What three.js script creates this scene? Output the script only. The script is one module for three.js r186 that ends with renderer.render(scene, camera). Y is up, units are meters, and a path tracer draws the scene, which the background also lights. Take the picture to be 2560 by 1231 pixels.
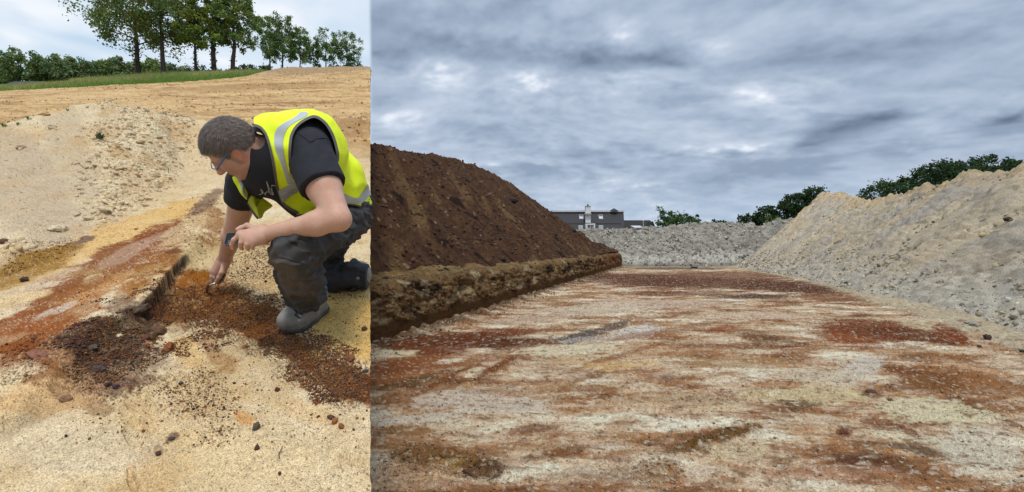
import * as THREE from 'three';
import { mergeGeometries, mergeVertices } from 'three/addons/utils/BufferGeometryUtils.js';

// ---------------------------------------------------------------- camera, sky, sun, exposure
const F = 1210, CX = 1280, CY = 615.5;                       // lens in units of the photograph's pixels
const scene = new THREE.Scene();
const camera = new THREE.PerspectiveCamera(2 * Math.atan(CY / F) * 180 / Math.PI, 2560 / 1231, 0.05, 4000);
camera.position.set(0, 0, 0);
camera.lookAt(0, 0, -1);
const renderer = new THREE.WebGLRenderer({ antialias: true });
renderer.setSize(1024, 492);
renderer.toneMapping = THREE.LinearToneMapping;
renderer.toneMappingExposure = 1.36;
renderer.shadowMap.enabled = true;
renderer.shadowMap.type = THREE.PCFSoftShadowMap;

const sun = new THREE.DirectionalLight(0xfff2e0, 1.5);        // weak sun behind thin cloud
sun.position.set(2, 84, 34);
sun.target.position.set(-4, 0, -12);
sun.castShadow = true;
sun.shadow.radius = 24;
sun.shadow.mapSize.set(4096, 4096);
sun.shadow.camera.left = -90; sun.shadow.camera.right = 90; sun.shadow.camera.top = 90; sun.shadow.camera.bottom = -90;
sun.shadow.camera.near = 1; sun.shadow.camera.far = 320;
sun.shadow.bias = -0.0008;
scene.add(sun); scene.add(sun.target);

// ---------------------------------------------------------------- small maths
let rs = 1234567;
const seed = (s) => { rs = (s * 2654435761) >>> 0 || 1; };
const rnd = () => { rs ^= rs << 13; rs >>>= 0; rs ^= rs >>> 17; rs ^= rs << 5; rs >>>= 0; return rs / 4294967296; };
const rr = (a, b) => a + (b - a) * rnd();
const gauss = () => (rnd() + rnd() + rnd() + rnd() - 2) * 1.22;
const clamp = (x, a = 0, b = 1) => x < a ? a : x > b ? b : x;
const lerp = (a, b, t) => a + (b - a) * t;
const sm = (a, b, x) => { const t = clamp((x - a) / (b - a)); return t * t * (3 - 2 * t); };
const PERM = new Uint8Array(512), GX = new Float32Array(256), GY = new Float32Array(256), GZ = new Float32Array(256);
{
  seed(77);
  const p = []; for (let i = 0; i < 256; i++) p[i] = i;
  for (let i = 255; i > 0; i--) { const j = Math.floor(rnd() * (i + 1)); [p[i], p[j]] = [p[j], p[i]]; }
  for (let i = 0; i < 512; i++) PERM[i] = p[i & 255];
  for (let i = 0; i < 256; i++) { const z = rr(-1, 1), a = rr(0, 6.2832), q = Math.sqrt(1 - z * z); GX[i] = q * Math.cos(a); GY[i] = q * Math.sin(a); GZ[i] = z; }
}
const fade = (t) => t * t * t * (t * (t * 6 - 15) + 10);
function n2(x, y) {                                           // gradient noise, about -0.7 .. 0.7
  const xf = Math.floor(x), yf = Math.floor(y), X = xf & 255, Y = yf & 255; x -= xf; y -= yf;
  const a = PERM[X] + Y, b = PERM[X + 1] + Y, u = fade(x), v = fade(y);
  const g = (h, dx, dy) => GX[h] * dx + GY[h] * dy;
  const p = g(PERM[a], x, y), q = g(PERM[b], x - 1, y), r = g(PERM[a + 1], x, y - 1), s = g(PERM[b + 1], x - 1, y - 1);
  return 1.35 * (p + u * (q - p) + v * ((r + u * (s - r)) - (p + u * (q - p))));
}
function n3(x, y, z) {
  const xf = Math.floor(x), yf = Math.floor(y), zf = Math.floor(z), X = xf & 255, Y = yf & 255, Z = zf & 255; x -= xf; y -= yf; z -= zf;
  const u = fade(x), v = fade(y), w = fade(z);
  const A = PERM[X] + Y, AA = PERM[A] + Z, AB = PERM[A + 1] + Z, B = PERM[X + 1] + Y, BA = PERM[B] + Z, BB = PERM[B + 1] + Z;
  const g = (h, dx, dy, dz) => GX[h] * dx + GY[h] * dy + GZ[h] * dz;
  const l = (t, a, b) => a + t * (b - a);
  return 1.2 * l(w, l(v, l(u, g(PERM[AA], x, y, z), g(PERM[BA], x - 1, y, z)), l(u, g(PERM[AB], x, y - 1, z), g(PERM[BB], x - 1, y - 1, z))),
    l(v, l(u, g(PERM[AA + 1], x, y, z - 1), g(PERM[BA + 1], x - 1, y, z - 1)), l(u, g(PERM[AB + 1], x, y - 1, z - 1), g(PERM[BB + 1], x - 1, y - 1, z - 1))));
}
const fbm = (x, y, o = 4, g = 0.5) => { let s = 0, a = 1, t = 0; for (let i = 0; i < o; i++) { s += a * n2(x, y); t += a; a *= g; x = x * 2.03 + 17.3; y = y * 2.03 + 9.1; } return s / t * 1.5; };
const fbm3 = (x, y, z, o = 4, g = 0.5) => { let s = 0, a = 1, t = 0; for (let i = 0; i < o; i++) { s += a * n3(x, y, z); t += a; a *= g; x = x * 2.03 + 17.3; y = y * 2.03 + 9.1; z = z * 2.03 + 4.7; } return s / t * 1.5; };
const ridge = (x, y, o = 3) => { let s = 0, a = 1, t = 0; for (let i = 0; i < o; i++) { s += a * (1 - 2.2 * Math.abs(n2(x, y))); t += a; a *= 0.5; x = x * 2.1 + 3.3; y = y * 2.1 + 7.7; } return s / t; };
const hash2 = (i, j) => { let h = (i * 374761393 + j * 668265263) | 0; h = Math.imul(h ^ (h >>> 13), 1274126177); return ((h ^ (h >>> 16)) >>> 0) / 4294967296; };
function cells(x, y) {                                        // [distance to nearest seed, that seed's number]
  const xi = Math.floor(x), yi = Math.floor(y); let best = 9, id = 0;
  for (let j = -1; j <= 1; j++) for (let i = -1; i <= 1; i++) {
    const a = hash2(xi + i, yi + j), b = hash2(xi + i + 91, yi + j - 57), dx = xi + i + a - x, dy = yi + j + b - y, q = dx * dx + dy * dy;
    if (q < best) { best = q; id = hash2(xi + i - 13, yi + j + 29); }
  }
  return [Math.sqrt(best), id];
}
// lumps of broken soil: rounded tops, sharp valleys; 0..1
const lumps = (x, y) => { const [d, id] = cells(x + 0.25 * n2(x * 2, y * 2), y + 0.25 * n2(y * 2 + 5, x * 2)); return Math.max(0, 1 - d * d * 1.9) * (0.35 + 0.65 * id); };
const s2l = (c) => c <= 0.04045 ? c / 12.92 : Math.pow((c + 0.055) / 1.055, 2.4);
const rgb = (r, g, b) => [s2l(r / 255), s2l(g / 255), s2l(b / 255)];
const mix3 = (a, b, t) => { a[0] += (b[0] - a[0]) * t; a[1] += (b[1] - a[1]) * t; a[2] += (b[2] - a[2]) * t; return a; };
const at = (px, py, d) => new THREE.Vector3((px - CX) / F * d, (CY - py) / F * d, -d);   // a point read off the photograph at a distance

// ---------------------------------------------------------------- sky: overcast, thinner and brighter to the left
{
  const W = 3072, H = 1536, data = new Float32Array(W * H * 4);
  const D0 = rgb(92, 108, 130), D1 = rgb(141, 157, 178), D2 = rgb(178, 190, 207), D3 = rgb(238, 241, 246);
  const B0 = rgb(166, 192, 216), B1 = rgb(192, 208, 224), B2 = rgb(222, 227, 234);
  const dir = (px, py) => { const x = (px - CX) / F, y = (CY - py) / F; return [Math.atan2(x, 1), Math.atan2(y, Math.hypot(x, 1))]; };
  // cloud lumps and gaps: centre and half sizes as seen, strength (+ bright, - dark)
  const spots = [[1090, 168, 90, 26, 0.4], [1345, 205, 90, 34, 0.42], [980, 285, 90, 30, 0.26], [1010, 310, 60, 22, 0.16], [1600, 200, 120, 34, 0.3], [1560, 70, 60, 40, 0.26], [1150, 70, 90, 26, 0.16],
    [1900, 225, 130, 34, 0.34], [2060, 205, 110, 26, 0.26], [1830, 372, 130, 16, 0.42], [1270, 412, 110, 12, 0.3], [1500, 458, 70, 6, 0.3], [1620, 470, 120, 7, 0.2], [2380, 330, 90, 26, 0.16], [1800, 110, 60, 40, 0.2], [1990, 275, 60, 30, 0.25],
    [1000, 50, 160, 60, -0.26], [1350, 130, 220, 40, -0.32], [1620, 130, 160, 36, -0.26], [960, 135, 90, 30, -0.22], [1340, 425, 60, 26, -0.36], [1460, 395, 90, 16, -0.14], [1900, 408, 150, 24, -0.34], [1650, 400, 120, 20, -0.16],
    [2110, 320, 90, 30, -0.36], [2200, 300, 60, 22, -0.28], [2030, 348, 50, 20, -0.26], [2240, 400, 60, 26, -0.22], [2470, 320, 90, 22, -0.32], [2100, 120, 300, 40, -0.2], [1900, 440, 160, 20, -0.22], [1480, 270, 220, 40, -0.08], [2320, 120, 200, 50, -0.1], [1240, 330, 160, 26, -0.1]]
    .map(([x, y, a, b, s]) => { const c = dir(x, y), e = dir(x + a, y), f = dir(x, y - b); return [c[0], c[1], Math.abs(e[0] - c[0]), Math.abs(f[1] - c[1]), s]; });
  const brights = [[110, 25, 110, 30, 0.3], [40, 100, 60, 30, 0.35], [650, 25, 130, 30, 0.4], [880, 100, 60, 30, 0.2], [560, 150, 60, 14, 0.3], [260, 140, 90, 10, 0.2], [240, 108, 120, 12, -0.3], [820, 60, 60, 20, -0.2], [60, 40, 40, 20, -0.2], [700, 60, 60, 20, 0.2]]
    .map(([x, y, a, b, s]) => { const c = dir(x, y), e = dir(x + a, y), f = dir(x, y - b); return [c[0], c[1], Math.abs(e[0] - c[0]), Math.abs(f[1] - c[1]), s]; });
  const sum = (list, az, el, lift = 1) => { let t = 0; for (const [a, e, w, h, s] of list) { const x = (az - a) / w, y = (el - e) / h, q = x * x + y * y; if (q < 6) t += s * Math.exp(-q) * (s > 0 ? lift : 1); } return t; };
  const edge = Math.atan2(925.5 - CX, F);
  for (let j = H / 2 - 4; j < H; j++) {
    const el = ((j + 0.5) / H - 0.5) * Math.PI, y = Math.sin(el), cy = Math.cos(el);
    const inView = el < 0.62 && el > -0.02;
    for (let i = 0; i < W; i++) {
      const o = (j * W + i) * 4, fine = inView && (i > W * 0.1 && i < W * 0.4);
      if (!fine && (i & 3 || j & 3) && i > 3 && j - (j & 3) > H / 2 - 4) { const s = ((j - (j & 3)) * W + i - (i & 3)) * 4; for (let m = 0; m < 4; m++) data[o + m] = data[s + m]; if (data[o + 3]) continue; }
      const az0 = ((i + 0.5) / W - 0.25) * 2 * Math.PI, az = az0 > Math.PI ? az0 - 2 * Math.PI : az0;
      const x = Math.sin(az) * cy, z = -Math.cos(az) * cy, k = 1 / (Math.max(y, 0) + 0.13);
      const p = x * k, q = z * k;
      const w1 = fbm3(p * 0.5 + 3, q * 0.5, 1.7, 3), w2 = fbm3(p * 0.5 - 7, q * 0.5, 5.1, 3);
      const c = fbm3(p * 1.0 + w1 * 1.2, q * 1.1 + w2 * 1.2, 0.4, 6, 0.55), f = fbm3(p * 3.4 + w2 * 1.5, q * 3.8 + w1 * 1.5, 8.4, 5, 0.62);
      const wa = az + 0.035 * w1 + 0.035 * f, we = el + 0.016 * w2 + 0.018 * f;
      const bil = fine ? 0.5 - Math.abs(fbm3(p * 2.0 + w1 * 1.6, q * 2.3 + w2 * 1.6, 3.3, 4, 0.6)) : 0.3, hi = fine ? fbm3(p * 9 + w2 * 2, q * 10 + w1 * 2, 2.2, 4, 0.65) : 0;
      const loc = fine ? fbm3(az * 9 + 0.8 * w1, el * 17 + 0.8 * w2, 5.5, 6, 0.58) : 0;
      let t = 0.46 + 0.18 * c + 0.18 * f + 0.30 * (bil - 0.3) + 0.08 * hi + 0.20 * loc + 0.95 * sum(spots, wa, we, 0.25 + 1.5 * clamp(bil + 0.5 * loc));
      t += 0.22 * sm(0.16, 0.0, el);
      t = clamp(t);
      const dark = t < 0.33 ? mix3([...D0], D1, t / 0.33) : t < 0.66 ? mix3([...D1], D2, (t - 0.33) / 0.33) : mix3([...D2], D3, (t - 0.66) / 0.34);
      mix3(dark, rgb(170, 192, 214), 0.55 * sm(0.16, 0.02, el) * sm(0.8, 0.3, t));
      let b = clamp(0.5 + 0.42 * c + 0.25 * f + 0.3 * (bil - 0.3) + 0.06 * hi + sum(brights, az + 0.02 * w1, el + 0.012 * w2));
      const light = b < 0.5 ? mix3([...B0], B1, b * 2) : mix3([...B1], B2, b * 2 - 1);
      // the thin cloud ends in one long edge; round the back the two weathers run into each other
      const side = Math.min(sm(edge + 0.004, edge - 0.004, az + 0.002 * f), sm(-3.14, -1.9, az));
      const g = 0.90 * (1 + 1.3 * sm(0.5, 1.3, el));                   // an overcast sky brightens towards the zenith
      for (let m = 0; m < 3; m++) data[o + m] = lerp(dark[m] * (1 + 0.25 * sm(1.2, 2.4, Math.abs(az))), light[m], side) * g;
      data[o + 3] = 1;
    }
  }
  for (let j = 0; j < H / 2 - 4; j++) for (let i = 0; i < W; i++) { const o = (j * W + i) * 4, s = ((H / 2 - 4) * W + i) * 4; data[o] = data[s] * 0.5; data[o + 1] = data[s + 1] * 0.48; data[o + 2] = data[s + 2] * 0.45; data[o + 3] = 1; }
  const sky = new THREE.DataTexture(data, W, H, THREE.RGBAFormat, THREE.FloatType);
  sky.mapping = THREE.EquirectangularReflectionMapping;
  sky.magFilter = THREE.LinearFilter; sky.minFilter = THREE.LinearFilter;
  sky.wrapS = THREE.RepeatWrapping;
  sky.needsUpdate = true;
  scene.background = sky;
  scene.environment = sky;
}

// ---------------------------------------------------------------- helpers for things
const used = {};
function numbered(n) { const k = used[n] = (used[n] ?? -1) + 1; return k ? `${n}_${String(k).padStart(3, '0')}` : n; }
function tag(o, label, category, group, kind) {
  o.userData.label = label;
  if (category) o.userData.category = category; else delete o.userData.category;
  if (group) o.userData.group = group; else delete o.userData.group;
  if (kind) o.userData.kind = kind;
  return o;
}
function mesh(name, geo, m, parent) {
  const o = new THREE.Mesh(geo, m); o.name = parent ? name : numbered(name);
  o.castShadow = o.receiveShadow = true;
  (parent || scene).add(o);
  return o;
}
function struct(name, geo, m) { const o = mesh(name, geo, m); o.userData.kind = 'structure'; return o; }
function thing(name, label, category, pos = [0, 0, 0], group) {
  const o = new THREE.Group(); o.name = numbered(name); o.position.set(...pos); scene.add(o);
  return tag(o, label, category, group);
}
function copyOf(o, label, group) { const c = o.clone(); c.name = numbered(o.name.replace(/_\d+$/, '')); c.userData = { ...o.userData }; if (label) c.userData.label = label; if (group) c.userData.group = group; scene.add(c); return c; }
const std = (color, rough = 0.9, extra = {}) => new THREE.MeshStandardMaterial({ color: Array.isArray(color) ? new THREE.Color().setRGB(...color) : color, roughness: rough, ...extra });
// grain of dry soil: a tile of fine speckle, the same for tone and relief
const grain = (() => {
  const W = 1024, a = new Uint8Array(W * W * 4); seed(41); const w = new Float32Array(W * W), b = new Float32Array(W * W);
  for (let i = 0; i < W * W; i++) w[i] = rnd();
  const box3 = (src, r) => { const o = new Float32Array(W * W); for (let j = 0; j < W; j++) for (let i = 0; i < W; i++) { let t = 0; for (let y = -r; y <= r; y++) for (let x = -r; x <= r; x++) t += src[((j + y + W) & 1023) * W + ((i + x + W) & 1023)]; o[j * W + i] = t / ((2 * r + 1) ** 2); } return o; };
  const w1 = box3(w, 1), w3 = box3(w1, 3);
  for (let i = 0; i < W * W; i++) { let v = 0.78 + 0.30 * (w[i] - 0.5) + 0.95 * (w1[i] - 0.5) + 2.6 * (w3[i] - 0.5); if (w1[i] < 0.27) v -= 0.30; const q = clamp(v) * 255; a[i * 4] = a[i * 4 + 1] = a[i * 4 + 2] = q; a[i * 4 + 3] = 255; }
  const t = new THREE.DataTexture(a, W, W); t.wrapS = t.wrapT = THREE.RepeatWrapping; t.magFilter = THREE.LinearFilter; t.minFilter = THREE.LinearMipmapLinearFilter; t.generateMipmaps = true; t.needsUpdate = true; return t;
})();
const soil = (tile, relief, rough = 0.97) => { const t = grain.clone(); t.repeat.set(1 / tile, 1 / tile); t.needsUpdate = true; return new THREE.MeshPhysicalMaterial({ color: 0xffffff, vertexColors: true, roughness: rough, specularIntensity: 0.15, side: THREE.DoubleSide, map: t, bumpMap: t, bumpScale: relief }); };
const GRAIN = 1 / 0.78;
const painted = (rough = 0.95, extra = {}) => new THREE.MeshStandardMaterial({ color: 0xffffff, vertexColors: true, roughness: rough, side: THREE.DoubleSide, ...extra });

// a sheet of nu x nv squares; fn(u, v, o) fills position and own colour
function sheet(nu, nv, fn, flip = false) {
  const N = (nu + 1) * (nv + 1), pos = new Float32Array(N * 3), col = new Float32Array(N * 3), uv = new Float32Array(N * 2), idx = new Uint32Array(nu * nv * 6), o = { x: 0, y: 0, z: 0, c: [0, 0, 0], s: null, t: 0 };
  let k = 0;
  for (let j = 0; j <= nv; j++) for (let i = 0; i <= nu; i++) {
    fn(i / nu, j / nv, o);
    uv[k / 3 * 2] = o.s === null ? o.x : o.s; uv[k / 3 * 2 + 1] = o.s === null ? o.z * 1.06 : o.t; pos[k] = o.x; pos[k + 1] = o.y; pos[k + 2] = o.z; col[k] = o.c[0]; col[k + 1] = o.c[1]; col[k + 2] = o.c[2]; k += 3;
  }
  k = 0;
  for (let j = 0; j < nv; j++) for (let i = 0; i < nu; i++) {
    const a = j * (nu + 1) + i, b = a + 1, c = a + nu + 1, d = c + 1;
    if (flip) { idx[k++] = a; idx[k++] = c; idx[k++] = b; idx[k++] = b; idx[k++] = c; idx[k++] = d; }
    else { idx[k++] = a; idx[k++] = b; idx[k++] = c; idx[k++] = b; idx[k++] = d; idx[k++] = c; }
  }
  const g = new THREE.BufferGeometry();
  g.setAttribute('position', new THREE.BufferAttribute(pos, 3));
  g.setAttribute('color', new THREE.BufferAttribute(col, 3));
  g.setAttribute('uv', new THREE.BufferAttribute(uv, 2));
  g.setIndex(new THREE.BufferAttribute(idx, 1));
  g.computeVertexNormals();
  return g;
}
// a stain on the ground: an ellipse given by its centre and the ends of its two axes (read off the photograph, turned into metres on the ground)
function stain(ground, cx, cy, ax, ay, bx, by, color, strength = 1, rag = 0.5, grain = 5) {
  const c = ground(cx, cy), a0 = ground(cx + ax, cy + ay), a1 = ground(cx - ax, cy - ay), b0 = ground(cx + bx, cy + by), b1 = ground(cx - bx, cy - by);
  const a = [(a0[0] - a1[0]) / 2, (a0[1] - a1[1]) / 2], b = [(b0[0] - b1[0]) / 2, (b0[1] - b1[1]) / 2], det = a[0] * b[1] - a[1] * b[0];
  const reach = (Math.hypot(...a) + Math.hypot(...b)) * 2.2;
  return { c, i: [b[1] / det, -b[0] / det, -a[1] / det, a[0] / det], reach, color, strength, rag, grain: grain / Math.sqrt(Math.abs(det)) * 0.6 };
}
function stainAt(f, X, d, n) {
  const x = X - f.c[0], y = d - f.c[1];
  if (Math.abs(x) > f.reach || Math.abs(y) > f.reach) return 0;
  const p = f.i[0] * x + f.i[1] * y, q = f.i[2] * x + f.i[3] * y, r = Math.sqrt(p * p + q * q);
  if (r > 2.2) return 0;
  return f.strength * sm(1.16, 0.78, r + f.rag * n);
}
// ---------------------------------------------------------------- a field as a solid: distances, meshed on a grid
const V = (x, y, z) => new THREE.Vector3(x, y, z);
function solid(f, lo, hi, cell) {                             // surface of f = 0 (f < 0 inside) by surface nets
  const nx = Math.ceil((hi.x - lo.x) / cell) + 1, ny = Math.ceil((hi.y - lo.y) / cell) + 1, nz = Math.ceil((hi.z - lo.z) / cell) + 1;
  const val = new Float32Array(nx * ny * nz), id = new Int32Array(nx * ny * nz).fill(-1), pos = [], idx = [];
  let k = 0; for (let z = 0; z < nz; z++) for (let y = 0; y < ny; y++) for (let x = 0; x < nx; x++) val[k++] = f(lo.x + x * cell, lo.y + y * cell, lo.z + z * cell);
  const sx = 1, sy = nx, sz = nx * ny, C = [0, sx, sy, sx + sy, sz, sx + sz, sy + sz, sx + sy + sz];
  const E = [[0, 1], [2, 3], [4, 5], [6, 7], [0, 2], [1, 3], [4, 6], [5, 7], [0, 4], [1, 5], [2, 6], [3, 7]];
  for (let z = 0; z < nz - 1; z++) for (let y = 0; y < ny - 1; y++) for (let x = 0; x < nx - 1; x++) {
    const b = x + y * sy + z * sz; let m = 0; for (let c = 0; c < 8; c++) if (val[b + C[c]] < 0) m |= 1 << c;
    if (m === 0 || m === 255) continue;
    let px = 0, py = 0, pz = 0, n = 0;
    for (const [p, q] of E) { if (!((m >> p ^ m >> q) & 1)) continue; const a = val[b + C[p]], t = a / (a - val[b + C[q]]); px += (p & 1) + t * ((q & 1) - (p & 1)); py += (p >> 1 & 1) + t * ((q >> 1 & 1) - (p >> 1 & 1)); pz += (p >> 2) + t * ((q >> 2) - (p >> 2)); n++; }
    id[b] = pos.length / 3; pos.push(lo.x + (x + px / n) * cell, lo.y + (y + py / n) * cell, lo.z + (z + pz / n) * cell);
  }
  const quad = (a, b, c, d, s) => { if (a < 0 || b < 0 || c < 0 || d < 0) return; if (s) idx.push(a, b, c, a, c, d); else idx.push(a, c, b, a, d, c); };
  for (let z = 1; z < nz - 1; z++) for (let y = 1; y < ny - 1; y++) for (let x = 1; x < nx - 1; x++) {
    const b = x + y * sy + z * sz, a = val[b] < 0;
    if (a !== val[b + sx] < 0) quad(id[b - sy - sz], id[b - sz], id[b], id[b - sy], a);
    if (a !== val[b + sy] < 0) quad(id[b - sx - sz], id[b - sx], id[b], id[b - sz], a);
    if (a !== val[b + sz] < 0) quad(id[b - sx - sy], id[b - sy], id[b], id[b - sx], a);
  }
  const g = new THREE.BufferGeometry(); g.setAttribute('position', new THREE.Float32BufferAttribute(pos, 3)); g.setIndex(idx); g.computeVertexNormals(); return g;
}
const smin = (a, b, k) => { const h = Math.max(k - Math.abs(a - b), 0) / k; return Math.min(a, b) - h * h * k * 0.25; };
const cone = (a, b, ra, rb) => {                               // tapered limb between two joints
  const dx = b.x - a.x, dy = b.y - a.y, dz = b.z - a.z, L = dx * dx + dy * dy + dz * dz;
  return (x, y, z) => { const ex = x - a.x, ey = y - a.y, ez = z - a.z, t = clamp((ex * dx + ey * dy + ez * dz) / L), p = ex - dx * t, q = ey - dy * t, r = ez - dz * t; return Math.sqrt(p * p + q * q + r * r) - (ra + (rb - ra) * t); };
};
const ball = (c, r) => (x, y, z) => Math.hypot(x - c.x, y - c.y, z - c.z) - r;
const joined = (list, k) => (x, y, z) => { let d = 1e9; for (const f of list) d = smin(d, f(x, y, z), k); return d; };
const bounds = (pts, pad) => { const b = new THREE.Box3().setFromPoints(pts); return [b.min.subScalar(pad), b.max.addScalar(pad)]; };
function tint(g, fn) { const p = g.attributes.position, n = g.attributes.normal, c = new Float32Array(p.count * 3), o = [0, 0, 0]; for (let i = 0; i < p.count; i++) { fn(p.getX(i), p.getY(i), p.getZ(i), o, n.getX(i), n.getY(i), n.getZ(i)); c[i * 3] = o[0]; c[i * 3 + 1] = o[1]; c[i * 3 + 2] = o[2]; } g.setAttribute('color', new THREE.BufferAttribute(c, 3)); return g; }
function cutAway(g, f) {                                       // keeps the part of a surface where f > 0, cut cleanly along f = 0
  const p = g.attributes.position, nn = g.attributes.normal, ix = g.index.array, pos = [], nor = [], idx = [], map = new Map(), fv = new Float32Array(p.count);
  for (let i = 0; i < p.count; i++) fv[i] = f(p.getX(i), p.getY(i), p.getZ(i), nn.getX(i), nn.getY(i), nn.getZ(i));
  const put = (i) => { let k = map.get(i); if (k === undefined) { k = pos.length / 3; map.set(i, k); pos.push(p.getX(i), p.getY(i), p.getZ(i)); nor.push(nn.getX(i), nn.getY(i), nn.getZ(i)); } return k; };
  const edge = (i, j) => { if (i > j) [i, j] = [j, i]; const key = i * 1048576 + j + 1e7 * 1e5; let k = map.get(key); if (k === undefined) { const t = fv[i] / (fv[i] - fv[j]); k = pos.length / 3; map.set(key, k); pos.push(lerp(p.getX(i), p.getX(j), t), lerp(p.getY(i), p.getY(j), t), lerp(p.getZ(i), p.getZ(j), t)); nor.push(lerp(nn.getX(i), nn.getX(j), t), lerp(nn.getY(i), nn.getY(j), t), lerp(nn.getZ(i), nn.getZ(j), t)); } return k; };
  for (let t = 0; t < ix.length; t += 3) {
    const v = [ix[t], ix[t + 1], ix[t + 2]], poly = [];
    for (let i = 0; i < 3; i++) { const a = v[i], b = v[(i + 1) % 3]; if (fv[a] > 0) poly.push(put(a)); if (fv[a] > 0 !== fv[b] > 0) poly.push(edge(a, b)); }
    for (let i = 1; i + 1 < poly.length; i++) idx.push(poly[0], poly[i], poly[i + 1]);
  }
  const o = new THREE.BufferGeometry(); o.setAttribute('position', new THREE.Float32BufferAttribute(pos, 3)); o.setAttribute('normal', new THREE.Float32BufferAttribute(nor, 3)); o.setIndex(idx); return o;
}
function puff(g, h) { const p = g.attributes.position, n = g.attributes.normal; for (let i = 0; i < p.count; i++) p.setXYZ(i, p.getX(i) + n.getX(i) * h, p.getY(i) + n.getY(i) * h, p.getZ(i) + n.getZ(i) * h); return g; }
// a pattern piece: outline read from the side on which the cloth is seen; > 0 inside
function outline(pts, closed = true) {
  for (let k = 0; k < 2; k++) { const o = closed ? [] : [pts[0]]; for (let i = 0; i < (closed ? pts.length : pts.length - 1); i++) { const a = pts[i], b = pts[(i + 1) % pts.length]; o.push([a[0] * 0.75 + b[0] * 0.25, a[1] * 0.75 + b[1] * 0.25], [a[0] * 0.25 + b[0] * 0.75, a[1] * 0.25 + b[1] * 0.75]); } if (!closed) o.push(pts[pts.length - 1]); pts = o; }
  return (px, py) => {
    let q = 1e9, inside = false;
    for (let i = 0, n = pts.length; i < (closed ? n : n - 1); i++) {
      const [ax, ay] = pts[i], [bx, by] = pts[(i + 1) % n], dx = bx - ax, dy = by - ay, t = clamp(((px - ax) * dx + (py - ay) * dy) / (dx * dx + dy * dy)), ex = px - ax - dx * t, ey = py - ay - dy * t;
      q = Math.min(q, ex * ex + ey * ey);
      if (ay > py !== by > py && px < (bx - ax) * (py - ay) / (by - ay) + ax) inside = !inside;
    }
    q = Math.sqrt(q); return closed ? (inside ? q : -q) : q;
  };
}
const onPattern = (f) => (x, y, z) => f(CX - x * F / z, CY + y * F / z);

// ---------------------------------------------------------------- the sandy hillside with the excavation on it
const KL = 0.80 * GRAIN;                                              // paint to own colour of this ground
const SL = 0.351, HL = 1.09;                                  // its slope and how far it passes below the lens
const WLh = (px, py, h = 0) => { const d = (HL - h) * F / (py - 190); return [(px - CX) / F * d, d]; };
const WL = (px, py) => WLh(px, Math.max(py, 205));
const CUT = (925.5 - CX) / F;                                 // the cut bank on the right runs along X = CUT * d
const cutX = (d) => CUT * d;

// edge of the cleaned slab, far to near: [px, py, height, sharpness of the step in m]
const EDGE = [[575, 420, 0.01, 0.2], [535, 520, 0.03, 0.16], [505, 590, 0.06, 0.1], [452, 645, 0.055, 0.014], [418, 680, 0.065, 0.012], [386, 726, 0.065, 0.012], [350, 763, 0.058, 0.02], [282, 792, 0.060, 0.05], [222, 835, 0.05, 0.09], [172, 895, 0.045, 0.07], [122, 962, 0.045, 0.05], [60, 1012, 0.04, 0.05], [-40, 1060, 0.035, 0.05], [-260, 1120, 0.03, 0.07]]
  .map(([x, y, h, w]) => { const p = WLh(x, y, h); return [p[0], p[1], h, w]; });
function slab(X, d) {                                         // [signed distance inside the slab edge, height there, step width]
  let best = 1e9, s = 0, h = 0, w = 0;
  for (let i = 0; i + 1 < EDGE.length; i++) {
    const a = EDGE[i], b = EDGE[i + 1], dx = b[0] - a[0], dy = b[1] - a[1], L = dx * dx + dy * dy;
    const t = clamp(((X - a[0]) * dx + (d - a[1]) * dy) / L), ex = X - a[0] - dx * t, ey = d - a[1] - dy * t, q = ex * ex + ey * ey;
    if (q < best) { best = q; s = dx * (d - a[1]) - dy * (X - a[0]) < 0 ? 1 : -1; h = lerp(a[2], b[2], t); w = lerp(a[3], b[3], t); }
  }
  return [s * Math.sqrt(best), h, w];
}
// crest of the spoil heap: [X, d, height over the slope]
const CREST = [[0, 440, 4.0], [60, 388, 4.5], [150, 322, 5.25], [235, 264, 6.0], [300, 296, 6.7], [400, 338, 7.4]].map(([x, y, d]) => { const p = at(x, y, d); return [p.x, d, p.y - (SL * d - HL)]; });
CREST.unshift([CREST[0][0] - 1.5, 3.0, 0.22]);
function heap(X, d) {
  let best = 0, side = 0;
  for (let i = 0; i + 1 < CREST.length; i++) {
    const a = CREST[i], b = CREST[i + 1], dx = b[0] - a[0], dy = b[1] - a[1], L = dx * dx + dy * dy;
    const t = clamp(((X - a[0]) * dx + (d - a[1]) * dy) / L), ex = X - a[0] - dx * t, ey = d - a[1] - dy * t, q = Math.hypot(ex, ey);
    const front = dx * (d - a[1]) - dy * (X - a[0]) < 0, H = lerp(a[2], b[2], t), reach = 1.2 + 2.9 * H;
    const u = q / reach, h = u >= 1 ? 0 : H * (Math.pow(1 - u, 1.7) * 0.6 + 0.4 * (1 - u));
    if (h > best) { best = h; side = front ? 1 : -1; }
  }
  return [best, side];
}
const PIT = [stain(WL, 470, 750, 110, -50, 10, 60, null, 1, 0.3), stain(WL, 600, 770, 90, 30, -10, 40, null, 0.6, 0.3)];
const PRINTS = [stain(WL, 340, 1000, 30, 16, -12, 34, null, 1, 0.2), stain(WL, 338, 1085, 32, 10, -6, 40, null, 1, 0.2), stain(WL, 880, 1150, 40, 8, 0, 12, null, 1, 0.2), stain(WL, 330, 1210, 12, -6, 10, 40, null, 1, 0.2), stain(WL, 690, 870, 16, 6, 0, 10, null, 0.6, 0.2)];
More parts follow.
